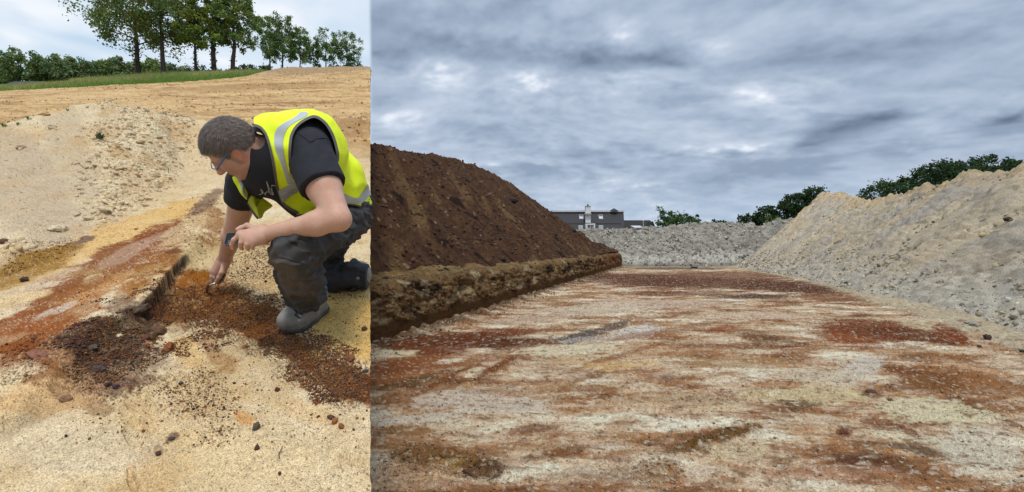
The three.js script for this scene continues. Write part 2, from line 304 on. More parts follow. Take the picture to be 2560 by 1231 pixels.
const RUBBLE = [stain(WL, 350, 500, 160, -10, 30, 130, null, 1, 0.6), stain(WL, 120, 640, 210, -70, 0, 45, null, 1, 0.6), stain(WL, 380, 400, 110, 0, 30, 110, null, 1, 0.6), stain(WL, 40, 290, 110, 0, 0, 40, null, 0.7, 0.6), stain(WL, 880, 330, 90, 0, 0, 50, null, 0.9, 0.6), stain(WL, 610, 245, 130, 0, 0, 12, null, 0.6, 0.6)];
const SMOOTH = [stain(WL, 60, 520, 130, 30, 30, 90, null, 1, 0.4), stain(WL, 170, 470, 60, 60, -30, 50, null, 0.7, 0.5)];
const CRUST = [stain(WL, 250, 880, 120, -40, 20, 60, null, 1, 0.5), stain(WL, 60, 940, 130, -60, 10, 60, null, 0.8, 0.5), stain(WL, 500, 560, 60, -30, 20, 70, null, 1, 0.5), stain(WL, 80, 665, 150, -60, 14, 26, null, 1, 0.3)];
const RIM = [[-60, 705], [0, 690], [130, 636], [210, 598], [330, 536], [430, 478], [470, 400], [520, 330]].map(([x, y]) => WL(x, y));
function overRim(X, d) { let best = 1e9, s = 0; for (let i = 0; i + 1 < RIM.length; i++) { const a = RIM[i], b = RIM[i + 1], dx = b[0] - a[0], dy = b[1] - a[1], t = clamp(((X - a[0]) * dx + (d - a[1]) * dy) / (dx * dx + dy * dy)), ex = X - a[0] - dx * t, ey = d - a[1] - dy * t, q = ex * ex + ey * ey; if (q < best) { best = q; s = dx * (d - a[1]) - dy * (X - a[0]) > 0 ? 1 : -1; } } return s * Math.sqrt(best); }
const rubbleAt = (X, d, n) => sumStain(RUBBLE, X, d, n) * Math.max(sm(5.2, 6.8, d), d > 7 ? 1 : sm(-0.06, 0.10, overRim(X, d) + 0.12 * n));
const sumStain = (list, X, d, n) => { let t = 0; for (const f of list) t = Math.max(t, stainAt(f, X, d, n)); return t; };
function hillBase(X, d) {
  const far = sm(8, 40, d), s = Math.min(d, 130);
  let y = SL * Math.min(d, 40) - HL + far * (1.45 - 0.0667 * clamp(-12 - X, -4, 60));
  if (d > 40) { y += 0.35 * (Math.min(d, 44) - 40) + 0.75 * sm(39.5, 44, d) * clamp((-12 - X) / 20); if (d > 44) y += 0.33 * (s - 44); }
  return y;
}
function hillY(X, d, fine = true) {
  let y = hillBase(X, d);
  if (d < 14) {
    const n = fbm(X * 2.2, d * 2.2, 3);
    const [s, h, w] = slab(X, d);
    const rag = w < 0.03 ? 0.012 * n2(X * 9, d * 9) + 0.004 * n2(X * 40, d * 40) : 0.03 * n + 0.03 * n2(X * 9, d * 9);
    const top = sm(-w, w * 0.25, s + rag) * sm(3.2, 1.2, s + 0.2 * n);
    y += h * top;
    const [hh0] = heap(X, d), hh = d > 7 ? hh0 : hh0 * Math.max(sm(5.0, 6.8, d), sm(-0.15, 0.35, overRim(X, d))); y += hh;
    const pit = Math.max(stainAt(PIT[0], X, d, n), stainAt(PIT[1], X, d, n)) * (1 - top);
    y -= 0.03 * pit;
    y += 0.022 * sm(-0.12, -0.03, s) * (1 - top) * (w < 0.05 ? 1 : 0) * lumps(X * 20, d * 20);   // rubble under the edge
    if (fine) {
      const smooth = sumStain(SMOOTH, X, d, n), rub = Math.max(rubbleAt(X, d, n), hh > 0.05 ? 0.5 : 0) * (1 - 0.85 * smooth), crust = sumStain(CRUST, X, d, n) * (w < 0.03 ? 1 - 0.9 * sm(-0.02, 0.03, s) * sm(0.5, 0.3, s) : 1);
      y += 0.010 * n + 0.006 * fbm(X * 7, d * 7, 3);
      y += 0.0026 * n2(X * 60, d * 60) + 0.0012 * n2(X * 150, d * 150) + 0.006 * ridge(X * 3 + 0.5 * n, d * 3, 3) * sm(1.9, 1.3, d + 0.3 * n);
      for (const f of PRINTS) { const q = stainAt(f, X, d, 0.2 * n); if (q > 0) y -= 0.012 * q * (0.7 + 0.5 * Math.sin((X * 0.5 + d) * 260) * 0.4) - 0.010 * q * (1 - q) * 3; }
      if (rub > 0.02) y += rub * (0.045 * (lumps(X * 6, d * 6) - 0.3) + 0.022 * lumps(X * 13 + 3, d * 13) + 0.07 * fbm(X * 2.4, d * 2.4, 4) + 0.006 * lumps(X * 34, d * 34));
      if (crust > 0.02) y += crust * (0.012 * (lumps(X * 26, d * 26) - 0.2) + 0.008 * lumps(X * 50 + 7, d * 50) + 0.02 * fbm(X * 9, d * 9, 3));
      if (pit > 0.02) y += pit * (0.020 * lumps(X * 26, d * 26) + 0.010 * lumps(X * 60, d * 60));
      if (hh > 0.02) y += sm(0.02, 0.2, hh) * (0.05 * fbm(X * 2.6 + 4, d * 2.6, 4) + 0.035 * ridge(X * 2.2 - d * 1.2, d * 0.7, 3)) * (1 - 0.8 * smooth);
      if (smooth > 0.05) y += smooth * 0.05 * fbm(X * 1.4 + d * 0.8, d * 0.5, 3);
    }
  }
  if (fine && d > 5) {
    const k = sm(5, 9, d);
    y += k * (0.07 * fbm(X * 0.9, d * 1.6, 4) + 0.05 * Math.max(0, ridge(X * 0.5, d * 2.6, 2)) + 0.07 * lumps(X * 2.2, d * 2.2) * sm(0.0, 0.5, fbm(X * 0.25, d * 0.4, 2)));
    if (d > 20) y += 0.5 * Math.exp(-(((X + 14.5) / 4.5) ** 2) - (((d - 37.5) / 2.2) ** 2)) + 0.4 * Math.exp(-(((X + 18) / 2.2) ** 2) - (((d - 38) / 2) ** 2));
    if (d > 6 && d < 12) y += 0.25 * Math.exp(-(((X - cutX(d) + 0.5) / 0.9) ** 2) - (((d - 9.2) / 1.1) ** 2)) * (0.6 + 0.6 * lumps(X * 4, d * 4));
  }
  return y;
}
const LEFT = [
  [330, 570, 210, -90, 20, 30, [222, 180, 112], 0.9], [165, 620, 80, -40, 6, 12, [122, 94, 80], 0.9, 0.9], [80, 665, 140, -55, 14, 26, [163, 124, 76], 0.95, 0.4], [150, 700, 190, -95, 14, 26, [203, 178, 152], 0.7, 0.9],
  [300, 655, 190, -88, 22, 46, [146, 92, 66], 0.95, 0.9], [390, 590, 75, -38, 14, 30, [140, 76, 46], 0.9, 0.8], [330, 625, 80, -40, 8, 14, [190, 158, 130], 0.6, 1.2], [233, 697, 24, -9, 5, 10, [226, 204, 158], 0.9, 0.8], [240, 722, 130, -56, 8, 18, [192, 134, 78], 0.7, 1.0],
  [395, 655, 62, -62, 26, 14, [152, 98, 60], 0.85, 0.8], [300, 735, 70, -40, 14, 22, [176, 112, 62], 0.7, 0.9], [200, 780, 120, -50, 8, 20, [160, 98, 58], 0.7, 1], [160, 735, 150, -60, 6, 14, [152, 96, 66], 0.7, 1], [30, 752, 90, -26, 5, 14, [230, 200, 150], 0.9, 0.7], [70, 795, 100, -35, 8, 26, [150, 88, 58], 0.9, 0.9], [140, 775, 60, -25, 4, 8, [206, 184, 160], 0.8, 0.9], [280, 745, 34, -14, 6, 16, [228, 210, 172], 0.85, 0.9], [350, 700, 60, -40, 10, 16, [160, 110, 70], 0.6, 0.8],
  [150, 830, 90, -24, 8, 36, [164, 98, 60], 0.8, 1], [90, 880, 120, -20, 8, 44, [216, 184, 140], 0.8, 1.2], [30, 890, 55, -12, 5, 30, [148, 84, 54], 0.85, 0.8], [110, 905, 50, 10, 0, 16, [150, 90, 58], 0.7, 0.9], [40, 960, 80, -30, 5, 26, [232, 208, 164], 0.8, 0.8],
  [120, 1000, 150, -50, 10, 42, [212, 168, 112], 0.6, 0.8], [150, 870, 150, -50, 10, 60, [140, 84, 56], 0.7, 1.2], [330, 900, 120, -16, 4, 56, [104, 76, 62], 0.55, 1.2], [60, 840, 110, -40, 8, 30, [156, 90, 54], 0.7, 1.1], [250, 875, 100, -14, 4, 44, [70, 50, 46], 0.88, 0.9], [335, 840, 65, -40, 22, 40, [78, 60, 46], 0.85, 0.8], [300, 800, 40, -14, 10, 20, [120, 100, 84], 0.6, 1], [270, 960, 70, -6, 4, 30, [112, 82, 68], 0.65, 1.3], [240, 1015, 40, 10, 0, 22, [142, 104, 76], 0.55, 1.2],
  [200, 985, 60, 0, 0, 40, [190, 150, 110], 0.5, 1],
  [870, 790, 110, 20, 0, 90, [224, 180, 98], 0.8, 0.5], [860, 700, 90, 0, 0, 50, [212, 178, 116], 0.6, 0.6], [600, 640, 130, 0, 0, 60, [198, 170, 122], 0.7, 0.6], [650, 600, 70, 0, 0, 16, [128, 84, 52], 0.6, 1.2], [520, 560, 50, 20, -10, 40, [158, 104, 62], 0.7, 1.1], [515, 505, 40, -34, 10, 14, [112, 86, 72], 0.75, 1], [470, 570, 60, -40, 16, 16, [224, 196, 150], 0.6, 1.1],
  [470, 745, 105, -46, 10, 62, [126, 80, 36], 0.95, 0.6], [600, 775, 130, 46, -18, 44, [130, 82, 40], 0.95, 0.7], [700, 850, 130, 76, -18, 36, [136, 86, 46], 0.92, 0.9], [850, 945, 95, 44, -18, 42, [134, 84, 46], 0.9, 1.0], [930, 985, 40, 10, -10, 40, [110, 62, 36], 0.9, 0.8], [540, 880, 60, 30, -10, 26, [150, 100, 56], 0.6, 1.2],
  [465, 700, 75, -18, 4, 14, [158, 96, 34], 0.8, 0.9], [402, 760, 30, -60, 12, 10, [52, 38, 28], 0.95, 0.5], [420, 700, 40, -36, 10, 12, [70, 44, 28], 0.9, 0.6], [365, 810, 50, -14, 6, 34, [72, 52, 38], 0.85, 0.9], [430, 640, 20, -10, 6, 16, [90, 64, 46], 0.6, 0.9],
  [588, 868, 54, 10, -2, 24, [208, 184, 142], 0.92, 0.8], [690, 888, 36, 14, 0, 17, [220, 200, 156], 0.95, 0.8], [795, 890, 20, 10, 0, 14, [224, 196, 130], 0.85, 0.9], [470, 880, 50, 10, 0, 40, [214, 178, 120], 0.8, 0.9], [820, 925, 30, 14, 0, 14, [210, 180, 130], 0.6, 1.2], [500, 720, 30, 0, 0, 8, [196, 128, 60], 0.5, 1],
  [610, 1050, 26, 12, 0, 18, [206, 150, 84], 0.75, 1.1], [430, 1098, 20, -8, 0, 12, [88, 62, 56], 0.8, 1], [395, 1132, 14, 0, 0, 14, [86, 54, 46], 0.8, 0.8], [350, 1050, 50, 24, -10, 60, [208, 176, 124], 0.5, 0.7], [760, 1030, 80, 20, 0, 30, [214, 176, 120], 0.5, 0.8], [600, 1150, 200, 10, 0, 60, [224, 196, 148], 0.5, 0.7], [220, 1130, 200, 0, 0, 70, [216, 200, 170], 0.45, 0.7],
].map(([x, y, a, b, e, f, c, s, r]) => stain((() => { const p = WLh(x, Math.max(y, 205), 0.07), q = slab(p[0], p[1]); return q[0] > 0 && q[0] < 2 ? (u, v) => WLh(u, Math.max(v, 205), q[1]) : WL; })(), x, y, a, b, e, f, c[0] - c[2] > 46 && c[0] < 190 ? rgb(c[0] * 0.97, c[1] * 0.95, c[2] * 0.72) : rgb(...c), s, r ?? 0.5));
for (const f of LEFT) { const px = CX + F * f.c[0] / f.c[1], py = 190 + HL * F / f.c[1]; f.pit = px > 340 && px < 560 && py > 630 && py < 830 && f.color[0] < 0.25 && !(px < 400 && py < 670); }
const RUST = [stain(WL, 560, 770, 180, 40, -30, 70, null, 1, 0.7), stain(WL, 780, 900, 190, 100, -20, 60, null, 1, 0.8), stain(WL, 280, 880, 140, -20, 10, 80, null, 0.8, 0.9), stain(WL, 660, 660, 100, 10, 0, 60, null, 0.6, 0.9), stain(WL, 480, 1000, 90, 20, 0, 80, null, 0.35, 0.9), stain(WL, 850, 720, 90, 0, 0, 40, null, 0.3, 0.9)];
function leftPaint(X, d, out) {
  const n = fbm(X * 5 + 2, d * 5, 4), m = fbm(X * 1.3, d * 1.3 + 6, 3), g = n2(X * 46, d * 46) + 0.8 * n2(X * 130, d * 130);
  if (d < 7.5) {
    const [hh] = heap(X, d);
    mix3(mix3(out, rgb(219, 197, 158), 1), rgb(206, 170, 112), clamp(0.30 + 0.6 * m));
    mix3(out, rgb(226, 210, 180), clamp(0.1 + 0.9 * n) * 0.6);
    if (hh > 0.01 || d > 3) {
      const t = Math.max(sm(0.0, 0.06, hh) * sm(-0.1, 0.1, overRim(X, d)), rubbleAt(X, d, n));
      mix3(out, mix3(mix3(rgb(230, 212, 176), rgb(206, 184, 146), clamp(0.4 + 0.9 * n)), rgb(206, 168, 116), clamp(m * 1.2 - 0.1) * 0.8), t);
      const sdd = sumStain(SMOOTH, X, d, n); if (sdd > 0) mix3(out, rgb(190, 168, 138), 0.75 * sdd);
    }
    const st = fbm((X + d * 0.9) * 3, (d - X * 0.45) * 16, 3);  // scrape marks along the slab
    const [s, h, w] = slab(X, d), low = w < 0.03 ? sm(0.006, -0.006, s) : 1;
    for (let i = 0; i < LEFT.length; i++) { const f = LEFT[i], q = stainAt(f, X, d, n * 0.6 + 0.3 * st + 0.14 * g) * (f.pit ? low : 1); if (q > 0.004) mix3(out, f.color, q); }
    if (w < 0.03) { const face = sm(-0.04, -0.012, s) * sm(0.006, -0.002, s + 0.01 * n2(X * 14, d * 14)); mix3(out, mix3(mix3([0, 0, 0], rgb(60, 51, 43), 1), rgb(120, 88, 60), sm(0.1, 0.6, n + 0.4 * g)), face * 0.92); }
    else if (s < 0.02 && s > -0.2 && d < 2.6) mix3(out, rgb(150, 128, 96), 0.6 * sm(-0.14, -0.04, s) * sm(0.01, -0.04, s) * clamp(0.5 + n));
    const k = sumStain(RUST, X, d, n);
    const [cd, id] = cells(X * 150, d * 150), [ce, ie] = cells(X * 70 + 5, d * 70);
    const dot = k * 1.0 + 0.02 + 0.08 * sm(0.1, 0.6, n2(X * 2 + 9, d * 2));
    if (id < dot && cd < 0.42) mix3(out, id * 7 % 1 < 0.6 ? rgb(96, 58, 34) : rgb(66, 46, 38), 0.7);
    if (ie < dot * 0.7 && ce < 0.12 + 0.24 * (ie * 13 % 1)) mix3(out, ie * 9 % 1 < 0.5 ? rgb(140, 82, 38) : rgb(74, 50, 38), 0.8);
    const wht = Math.max(0, sm(0.05, 0.12, s) * (h > 0.03 ? 1 : 0));
    if (wht > 0) { const [wd, wi] = cells(X * 120 + 9, d * 120); if (wi < 0.05 + 0.30 * clamp(0.3 + n) && wd < 0.34) mix3(out, rgb(220, 200, 172), 0.55); const sp = n2(X * 75 + 4, d * 75) + 0.8 * n; if (sp > 0.35) mix3(out, rgb(204, 178, 146), 0.6 * sm(0.35, 0.7, sp)); }
    mix3(out, rgb(196, 158, 104), 0.55 * sm(0.18, 0.5, fbm(X * 2.6 + 13, d * 2.6, 4) + 0.25 * g)); mix3(out, rgb(178, 146, 108), 0.35 * sm(0.2, 0.6, fbm(X * 9 + 3, d * 9, 3) + 0.3 * g));
    const v = 1 + 0.22 * g + 0.12 * n; out[0] *= v; out[1] *= v; out[2] *= v;
  }
  if (d > 5) {
    const c = [...rgb(206, 172, 122)], far = fbm(X * 0.22, d * 0.9, 4), fin = fbm(X * 1.6, d * 5, 4), f2 = fbm(X * 0.6, d * 2.2, 3);
    mix3(c, rgb(168, 128, 82), clamp(0.25 + far * 1.5 + 1.0 * fin)); mix3(c, rgb(138, 104, 70), 0.6 * sm(0.15, 0.5, fbm(X * 0.9 + 30, d * 3.2, 4) + 0.2 * far)); mix3(c, rgb(226, 198, 152), clamp(f2 * 1.6) * 0.7);
    mix3(c, rgb(226, 200, 156), 0.7 * sm(1.3, 0.5, Math.hypot((X + 4.6) / 1.5, (d - 8.2) / 3.0) + 0.5 * n));
    mix3(c, rgb(158, 118, 78), 0.6 * sm(1.2, 0.6, Math.hypot((X - cutX(d) + 0.7) / 1.0, (d - 9.2) / 1.6) + 0.5 * n));
    mix3(c, rgb(126, 99, 78), 0.9 * sm(1.2, 0.75, Math.hypot((X + 14.2) / 4.8, (d - 37.5) / 3.6) + 0.35 * fin));
    mix3(c, rgb(160, 126, 84), 0.6 * sm(1.2, 0.6, Math.hypot((X + 11.5) / 4, (d - 22) / 2.2) + 0.7 * fin));
    if (d > 30) mix3(c, rgb(196, 166, 124), 0.5 * sm(30, 36, d));
    const lush = sm(39.6 + 0.8 * fin + clamp((X + 20) / 8) * 3, 40.2 + 0.8 * fin + clamp((X + 20) / 8) * 3, d); mix3(c, rgb(112, 120, 62), lush);
    const v = 1 + 0.28 * n2(X * 9, d * 14) + 0.16 * n2(X * 25, d * 30); for (let i = 0; i < 3; i++) c[i] *= v;
    const [hh] = heap(X, d);
    mix3(out, c, sm(5, 7.2, d) * (d < 7.6 ? 1 - 0.9 * sm(0.02, 0.12, hh) : 1) * (d >= 7.5 ? 1 : 1));
    if (d >= 7.5) { out[0] = c[0]; out[1] = c[1]; out[2] = c[2]; if (hh > 0.02) mix3(out, rgb(218, 198, 164), sm(0.02, 0.12, hh)); }
  }
  for (let i = 0; i < 3; i++) out[i] = clamp(out[i] * KL, 0.004, 0.8);
}
const NEAR_END = 6.4;
function hillPoint(u, d, o) {
  const a = -1.34 * d - 0.6, wob = 0.0016 * d * n2(d * 7, 3.3) + 0.004 * n2(d * 23, 1.7);
  const X = lerp(a, cutX(d) + wob, Math.pow(u, 0.85));
  o.x = X; o.z = -d; o.y = hillY(X, d); leftPaint(X, d, o.c);
}
const sandMat = soil(0.5, 0.0016);
struct('sand_slope', sheet(500, 560, (u, v, o) => hillPoint(u, 0.9 * Math.pow(NEAR_END / 0.9, v), o)), sandMat);
struct('sand_field', sheet(360, 250, (u, v, o) => hillPoint(u, NEAR_END * Math.pow(130 / NEAR_END, v), o)), sandMat);
// the cut bank on the right of the hillside and its other sides, down to the level of the ground below
{
  const skirt = (nu, nv, fn) => struct('cut_bank', sheet(nu, nv, fn), sandMat);
  const bankColor = (y, d, o) => { const n = fbm(d * 1.1, y * 3.5, 4); mix3(mix3(o.c, rgb(200, 172, 126), 1), rgb(150, 116, 78), clamp(0.4 + 0.9 * n)); mix3(o.c, rgb(96, 72, 52), clamp(fbm(d * 0.4, y * 6, 3) * 1.3) * 0.6); for (let i = 0; i < 3; i++) o.c[i] *= KL * (1 + 0.2 * n2(d * 14, y * 14)); };
  skirt(420, 60, (u, v, o) => {
    const d = 0.9 * Math.pow(130 / 0.9, u), wob = 0.0016 * d * n2(d * 7, 3.3) + 0.004 * n2(d * 23, 1.7), top = hillY(cutX(d) + wob, d), y = lerp(top, -1.85, v), dn = top - y;
    o.x = cutX(d) + wob - 0.05 * dn - (0.10 * Math.min(1, dn * 2)) * Math.max(0, 0.8 + fbm(d * 1.7, y * 2.2, 4)) ; o.y = y; o.z = -d; bankColor(y, d, o);
  });
  skirt(120, 20, (u, v, o) => { const d = 0.9, X = lerp(-1.34 * d - 0.6, cutX(d), Math.pow(u, 0.85)), top = hillY(X, d); o.x = X; o.y = lerp(top, -1.85, v); o.z = -d + 0.12 * v; bankColor(o.y, X, o); });
  skirt(200, 20, (u, v, o) => { const d = 0.9 * Math.pow(130 / 0.9, u), X = -1.34 * d - 0.6, top = hillY(X, d); o.x = X - (top + 1.85) * 0.9 * v; o.y = lerp(top, -1.85, v); o.z = -d; bankColor(o.y, d, o); });
  skirt(100, 20, (u, v, o) => { const d = 130, X = lerp(-1.34 * d - 0.6, cutX(d), Math.pow(u, 0.85)), top = hillY(X, d); o.x = X - 0.2 * v; o.y = lerp(top, -1.85, v); o.z = -d; bankColor(o.y, X, o); });
}
// ---------------------------------------------------------------- ground, trench, spoil heaps on the right
const KR = 0.80 * GRAIN;
const FLOOR = -1.6, BENCH = -0.6;
const WR = (px, py) => { const d = -FLOOR * F / (Math.max(py, 640) - CY); return [(px - CX) / F * d, d]; };
const kr = (c, k = 1) => { for (let i = 0; i < 3; i++) c[i] = clamp(c[i] * KR * k, 0.003, 0.8); };
{
  const g = sheet(60, 60, (u, v, o) => { const r = 2600 * v * v, a = u * 2 * Math.PI; o.x = 3 + r * Math.cos(a); o.z = -15 + r * Math.sin(a); o.y = -1.86; const n = fbm(o.x * 0.05, o.z * 0.05, 3); mix3(mix3(o.c, rgb(104, 108, 66), 1), rgb(130, 112, 80), clamp(0.5 + n)); kr(o.c); }, true);
  struct('ground', g, painted(1));
}
const footX = (d) => -2.25 + 0.36 * (d - 7.6);                // foot of the trench wall
const HEAPFOOT = [[6.0, 1], [7.0, 5], [8.05, 7.73], [8.85, 9.46], [9.15, 10.5], [10.1, 13], [11.9, 17.2], [14.0, 23.8], [15.0, 29], [16.8, 37], [17.2, 42]];
const along = (list, k, x, j = 1 - k) => { for (let i = 0; i + 1 < list.length; i++) if (x <= list[i + 1][k] || i + 2 === list.length) { const t = (x - list[i][k]) / (list[i + 1][k] - list[i][k]); return lerp(list[i][j], list[i + 1][j], t); } };
const heapFootX = (d) => along(HEAPFOOT, 1, d);
const RIGHT = [
  // [centre, axis, axis, colour, strength, raggedness]
  [1640, 700, 190, 0, 0, 14, [92, 52, 40], 0.9, 1.0], [1960, 715, 150, 6, 0, 16, [92, 52, 40], 0.9, 0.9], [1800, 690, 240, 0, 0, 12, [104, 62, 48], 0.8, 1.1], [1700, 735, 170, 0, 0, 6, [96, 58, 46], 0.7, 1.2], [2080, 745, 110, 10, 0, 12, [116, 72, 54], 0.8, 1.1], [1870, 745, 120, 0, 0, 5, [60, 40, 34], 0.6, 1],
  [1600, 668, 120, 0, 0, 5, [150, 128, 110], 0.7, 0.6], [1700, 672, 120, 0, 0, 3, [66, 56, 50], 0.8, 0.7], [1650, 760, 180, 0, 0, 10, [190, 164, 142], 0.8, 0.9], [1500, 775, 150, -6, 0, 14, [204, 186, 160], 0.8, 1], [1880, 790, 140, 0, 0, 10, [200, 176, 150], 0.8, 1], [1420, 745, 90, -10, 0, 8, [150, 116, 96], 0.6, 1.1],
  [1110, 862, 190, -10, 0, 24, [110, 60, 40], 0.92, 0.8], [1240, 835, 110, -8, 0, 12, [126, 70, 44], 0.85, 0.9], [1030, 915, 120, -6, 0, 24, [146, 96, 74], 0.9, 0.7], [1300, 865, 90, -10, 0, 12, [100, 54, 34], 0.8, 0.9], [960, 950, 60, -6, 0, 18, [150, 98, 72], 0.8, 0.7], [1180, 905, 70, -14, 0, 12, [150, 104, 84], 0.7, 1],
  [980, 888, 60, -4, 0, 10, [214, 200, 164], 0.9, 0.7], [1130, 905, 44, -6, 0, 5, [222, 206, 180], 0.9, 0.7], [1190, 935, 28, -8, 0, 11, [226, 208, 172], 0.9, 0.6], [1420, 875, 130, -10, 0, 16, [214, 200, 168], 0.9, 0.8], [1330, 800, 100, -6, 0, 10, [196, 172, 148], 0.7, 1], [1480, 905, 160, -4, 0, 12, [206, 182, 140], 0.6, 1],
  [1460, 845, 60, -14, 0, 10, [92, 84, 78], 0.85, 1.2], [1540, 815, 40, -10, 0, 12, [88, 70, 62], 0.8, 1.1], [1600, 830, 60, -8, 0, 16, [206, 196, 184], 0.85, 0.9], [1490, 850, 90, -6, 0, 6, [190, 184, 176], 0.5, 1],
  [1150, 1000, 130, -10, 0, 26, [206, 192, 172], 0.85, 0.9], [1270, 1020, 110, -8, 0, 20, [200, 186, 166], 0.8, 0.9], [1060, 1050, 120, -10, 0, 12, [208, 198, 180], 0.8, 1], [1110, 970, 110, -20, 0, 12, [120, 82, 54], 0.6, 1.2], [1300, 990, 60, -4, 0, 8, [196, 152, 122], 0.6, 1],
  [1560, 890, 120, -34, 2, 8, [132, 86, 48], 0.75, 1], [1500, 935, 70, -28, 2, 8, [128, 92, 60], 0.7, 1.1], [1250, 915, 60, -30, 2, 8, [116, 68, 40], 0.85, 1], [1120, 950, 90, -46, 2, 6, [120, 72, 44], 0.7, 1], [1660, 830, 150, -24, 0, 8, [136, 92, 64], 0.6, 1.1], [1800, 825, 40, -6, 0, 7, [140, 76, 46], 0.8, 1],
  [1560, 915, 100, -4, 0, 10, [204, 164, 104], 0.7, 0.9], [1700, 880, 160, -6, 0, 14, [176, 132, 92], 0.5, 1], [1900, 845, 50, 4, 0, 14, [110, 80, 66], 0.8, 1.1], [1960, 855, 60, 10, 0, 6, [100, 74, 62], 0.7, 1.1], [1830, 910, 150, 4, 0, 16, [162, 134, 120], 0.7, 0.9],
  [2200, 828, 170, 14, -10, 26, [120, 64, 40], 0.9, 0.9], [2370, 835, 50, 14, 0, 20, [128, 64, 34], 0.9, 0.7], [2110, 850, 90, 16, 0, 14, [140, 78, 44], 0.8, 1], [2290, 815, 50, 8, 0, 12, [190, 170, 134], 0.9, 0.8], [2310, 842, 40, 6, 0, 8, [186, 164, 130], 0.7, 0.9],
  [2150, 925, 60, -6, -20, 34, [202, 190, 172], 0.9, 0.7], [2060, 945, 110, 4, 0, 20, [200, 184, 156], 0.8, 0.9], [2390, 955, 180, 20, 0, 34, [142, 98, 70], 0.85, 0.8], [2280, 935, 80, 6, 0, 8, [112, 66, 44], 0.8, 1], [2470, 930, 110, 20, 0, 6, [196, 150, 106], 0.6, 1.1], [2460, 1030, 110, 50, 4, 10, [120, 78, 54], 0.75, 1.1], [2350, 890, 150, 40, 0, 6, [140, 96, 66], 0.5, 1.2],
  [2330, 1030, 150, 20, -20, 30, [206, 194, 158], 0.9, 0.8], [2020, 990, 160, 0, 0, 22, [198, 180, 138], 0.85, 0.8], [2450, 1130, 110, 20, 0, 60, [202, 192, 168], 0.85, 0.8], [2250, 1090, 90, 16, 0, 16, [206, 196, 164], 0.7, 0.9], [2180, 985, 30, 4, 0, 9, [90, 50, 36], 0.8, 0.9], [2200, 1065, 50, 10, 0, 14, [120, 70, 46], 0.75, 1], [2270, 1080, 30, 14, 0, 10, [112, 62, 42], 0.8, 0.9],
  [2300, 1132, 70, 12, 0, 10, [84, 70, 56], 0.75, 1.1], [2110, 1085, 18, 0, 0, 14, [108, 62, 42], 0.8, 0.9], [1990, 1010, 50, 4, 0, 8, [84, 62, 52], 0.7, 1.1], [1960, 1160, 40, -8, 0, 10, [110, 80, 56], 0.6, 1.1], [2080, 1190, 160, -10, 0, 20, [172, 132, 104], 0.6, 1], [2150, 1210, 60, -6, 0, 10, [140, 86, 62], 0.6, 1],
  [1830, 1085, 90, -24, 6, 14, [124, 92, 56], 0.85, 0.9], [1720, 1125, 60, -20, 6, 16, [112, 86, 58], 0.8, 1], [1860, 1130, 90, -10, 0, 26, [206, 188, 150], 0.7, 1], [1640, 1180, 60, -10, 0, 26, [134, 102, 72], 0.7, 1], [1500, 1190, 160, -6, 0, 30, [180, 160, 134], 0.6, 1], [1700, 1010, 200, -4, 0, 26, [200, 176, 140], 0.6, 1.1], [1560, 1060, 50, -6, 0, 18, [160, 120, 92], 0.5, 1.1],
  [1080, 1150, 130, 6, 0, 34, [116, 84, 48], 0.85, 0.9], [1190, 1185, 80, 10, 0, 22, [92, 62, 36], 0.9, 0.8], [1120, 1165, 60, 0, 0, 12, [172, 140, 80], 0.6, 1], [1050, 1190, 110, 0, 0, 14, [190, 156, 120], 0.6, 1], [1330, 1075, 60, -6, 0, 10, [110, 70, 52], 0.7, 1.1], [1420, 1130, 60, -12, 0, 16, [116, 76, 48], 0.75, 1.1], [1000, 1080, 70, 0, 0, 12, [140, 110, 78], 0.6, 1], [950, 1010, 40, -2, 0, 10, [132, 94, 58], 0.7, 1], [1390, 980, 260, -4, 0, 8, [140, 104, 80], 0.5, 1.2], [1560, 692, 120, 0, 0, 8, [84, 50, 38], 0.9, 0.6], [1760, 708, 230, 0, 0, 14, [84, 48, 36], 0.85, 0.6], [1990, 722, 110, 6, 0, 10, [80, 46, 36], 0.9, 0.6], [1890, 742, 90, 0, 0, 4, [60, 42, 36], 0.8, 0.7], [1150, 852, 170, -12, 0, 16, [100, 56, 36], 0.9, 0.5], [1270, 858, 80, -8, 0, 10, [84, 48, 32], 0.9, 0.6], [990, 920, 70, -4, 0, 18, [132, 84, 62], 0.85, 0.6], [2260, 838, 110, 12, 0, 14, [104, 58, 36], 0.9, 0.6], [2380, 842, 40, 10, 0, 14, [124, 66, 34], 0.9, 0.5], [2330, 960, 90, 10, 0, 20, [120, 84, 60], 0.8, 0.7], [1810, 1095, 80, -24, 6, 12, [104, 80, 54], 0.85, 0.7], [1440, 842, 70, -14, 0, 7, [84, 78, 72], 0.85, 0.7], [1010, 960, 110, -30, 4, 8, [104, 82, 52], 0.6, 1.2],
].map(([x, y, a, b, e, f, c, s, r]) => stain(WR, x, y, a, b, e, f, c[0] - c[2] > 30 && c[0] < 170 ? rgb(c[0] * 0.98, c[1] * 0.90, c[2] * 0.62) : rgb(...c), s, r ?? 0.6, 4));
const ROUGH = [stain(WR, 1080, 1160, 150, 6, 0, 40, null, 1, 0.7), stain(WR, 1200, 1185, 80, 10, 0, 26, null, 1, 0.5), stain(WR, 1800, 1100, 120, -40, 10, 24, null, 0.8, 0.8), stain(WR, 1250, 925, 90, -40, 2, 10, null, 0.7, 0.8), stain(WR, 1080, 960, 130, -40, 2, 12, null, 0.7, 0.8), stain(WR, 1510, 830, 90, -20, 0, 16, null, 0.6, 0.9), stain(WR, 2200, 830, 200, 14, 0, 26, null, 0.7, 0.9), stain(WR, 2450, 1030, 120, 50, 4, 14, null, 0.6, 0.9), stain(WR, 1650, 1180, 80, 0, 0, 40, null, 0.6, 0.9), stain(WR, 1700, 1000, 300, 10, 0, 40, null, 0.3, 1)];
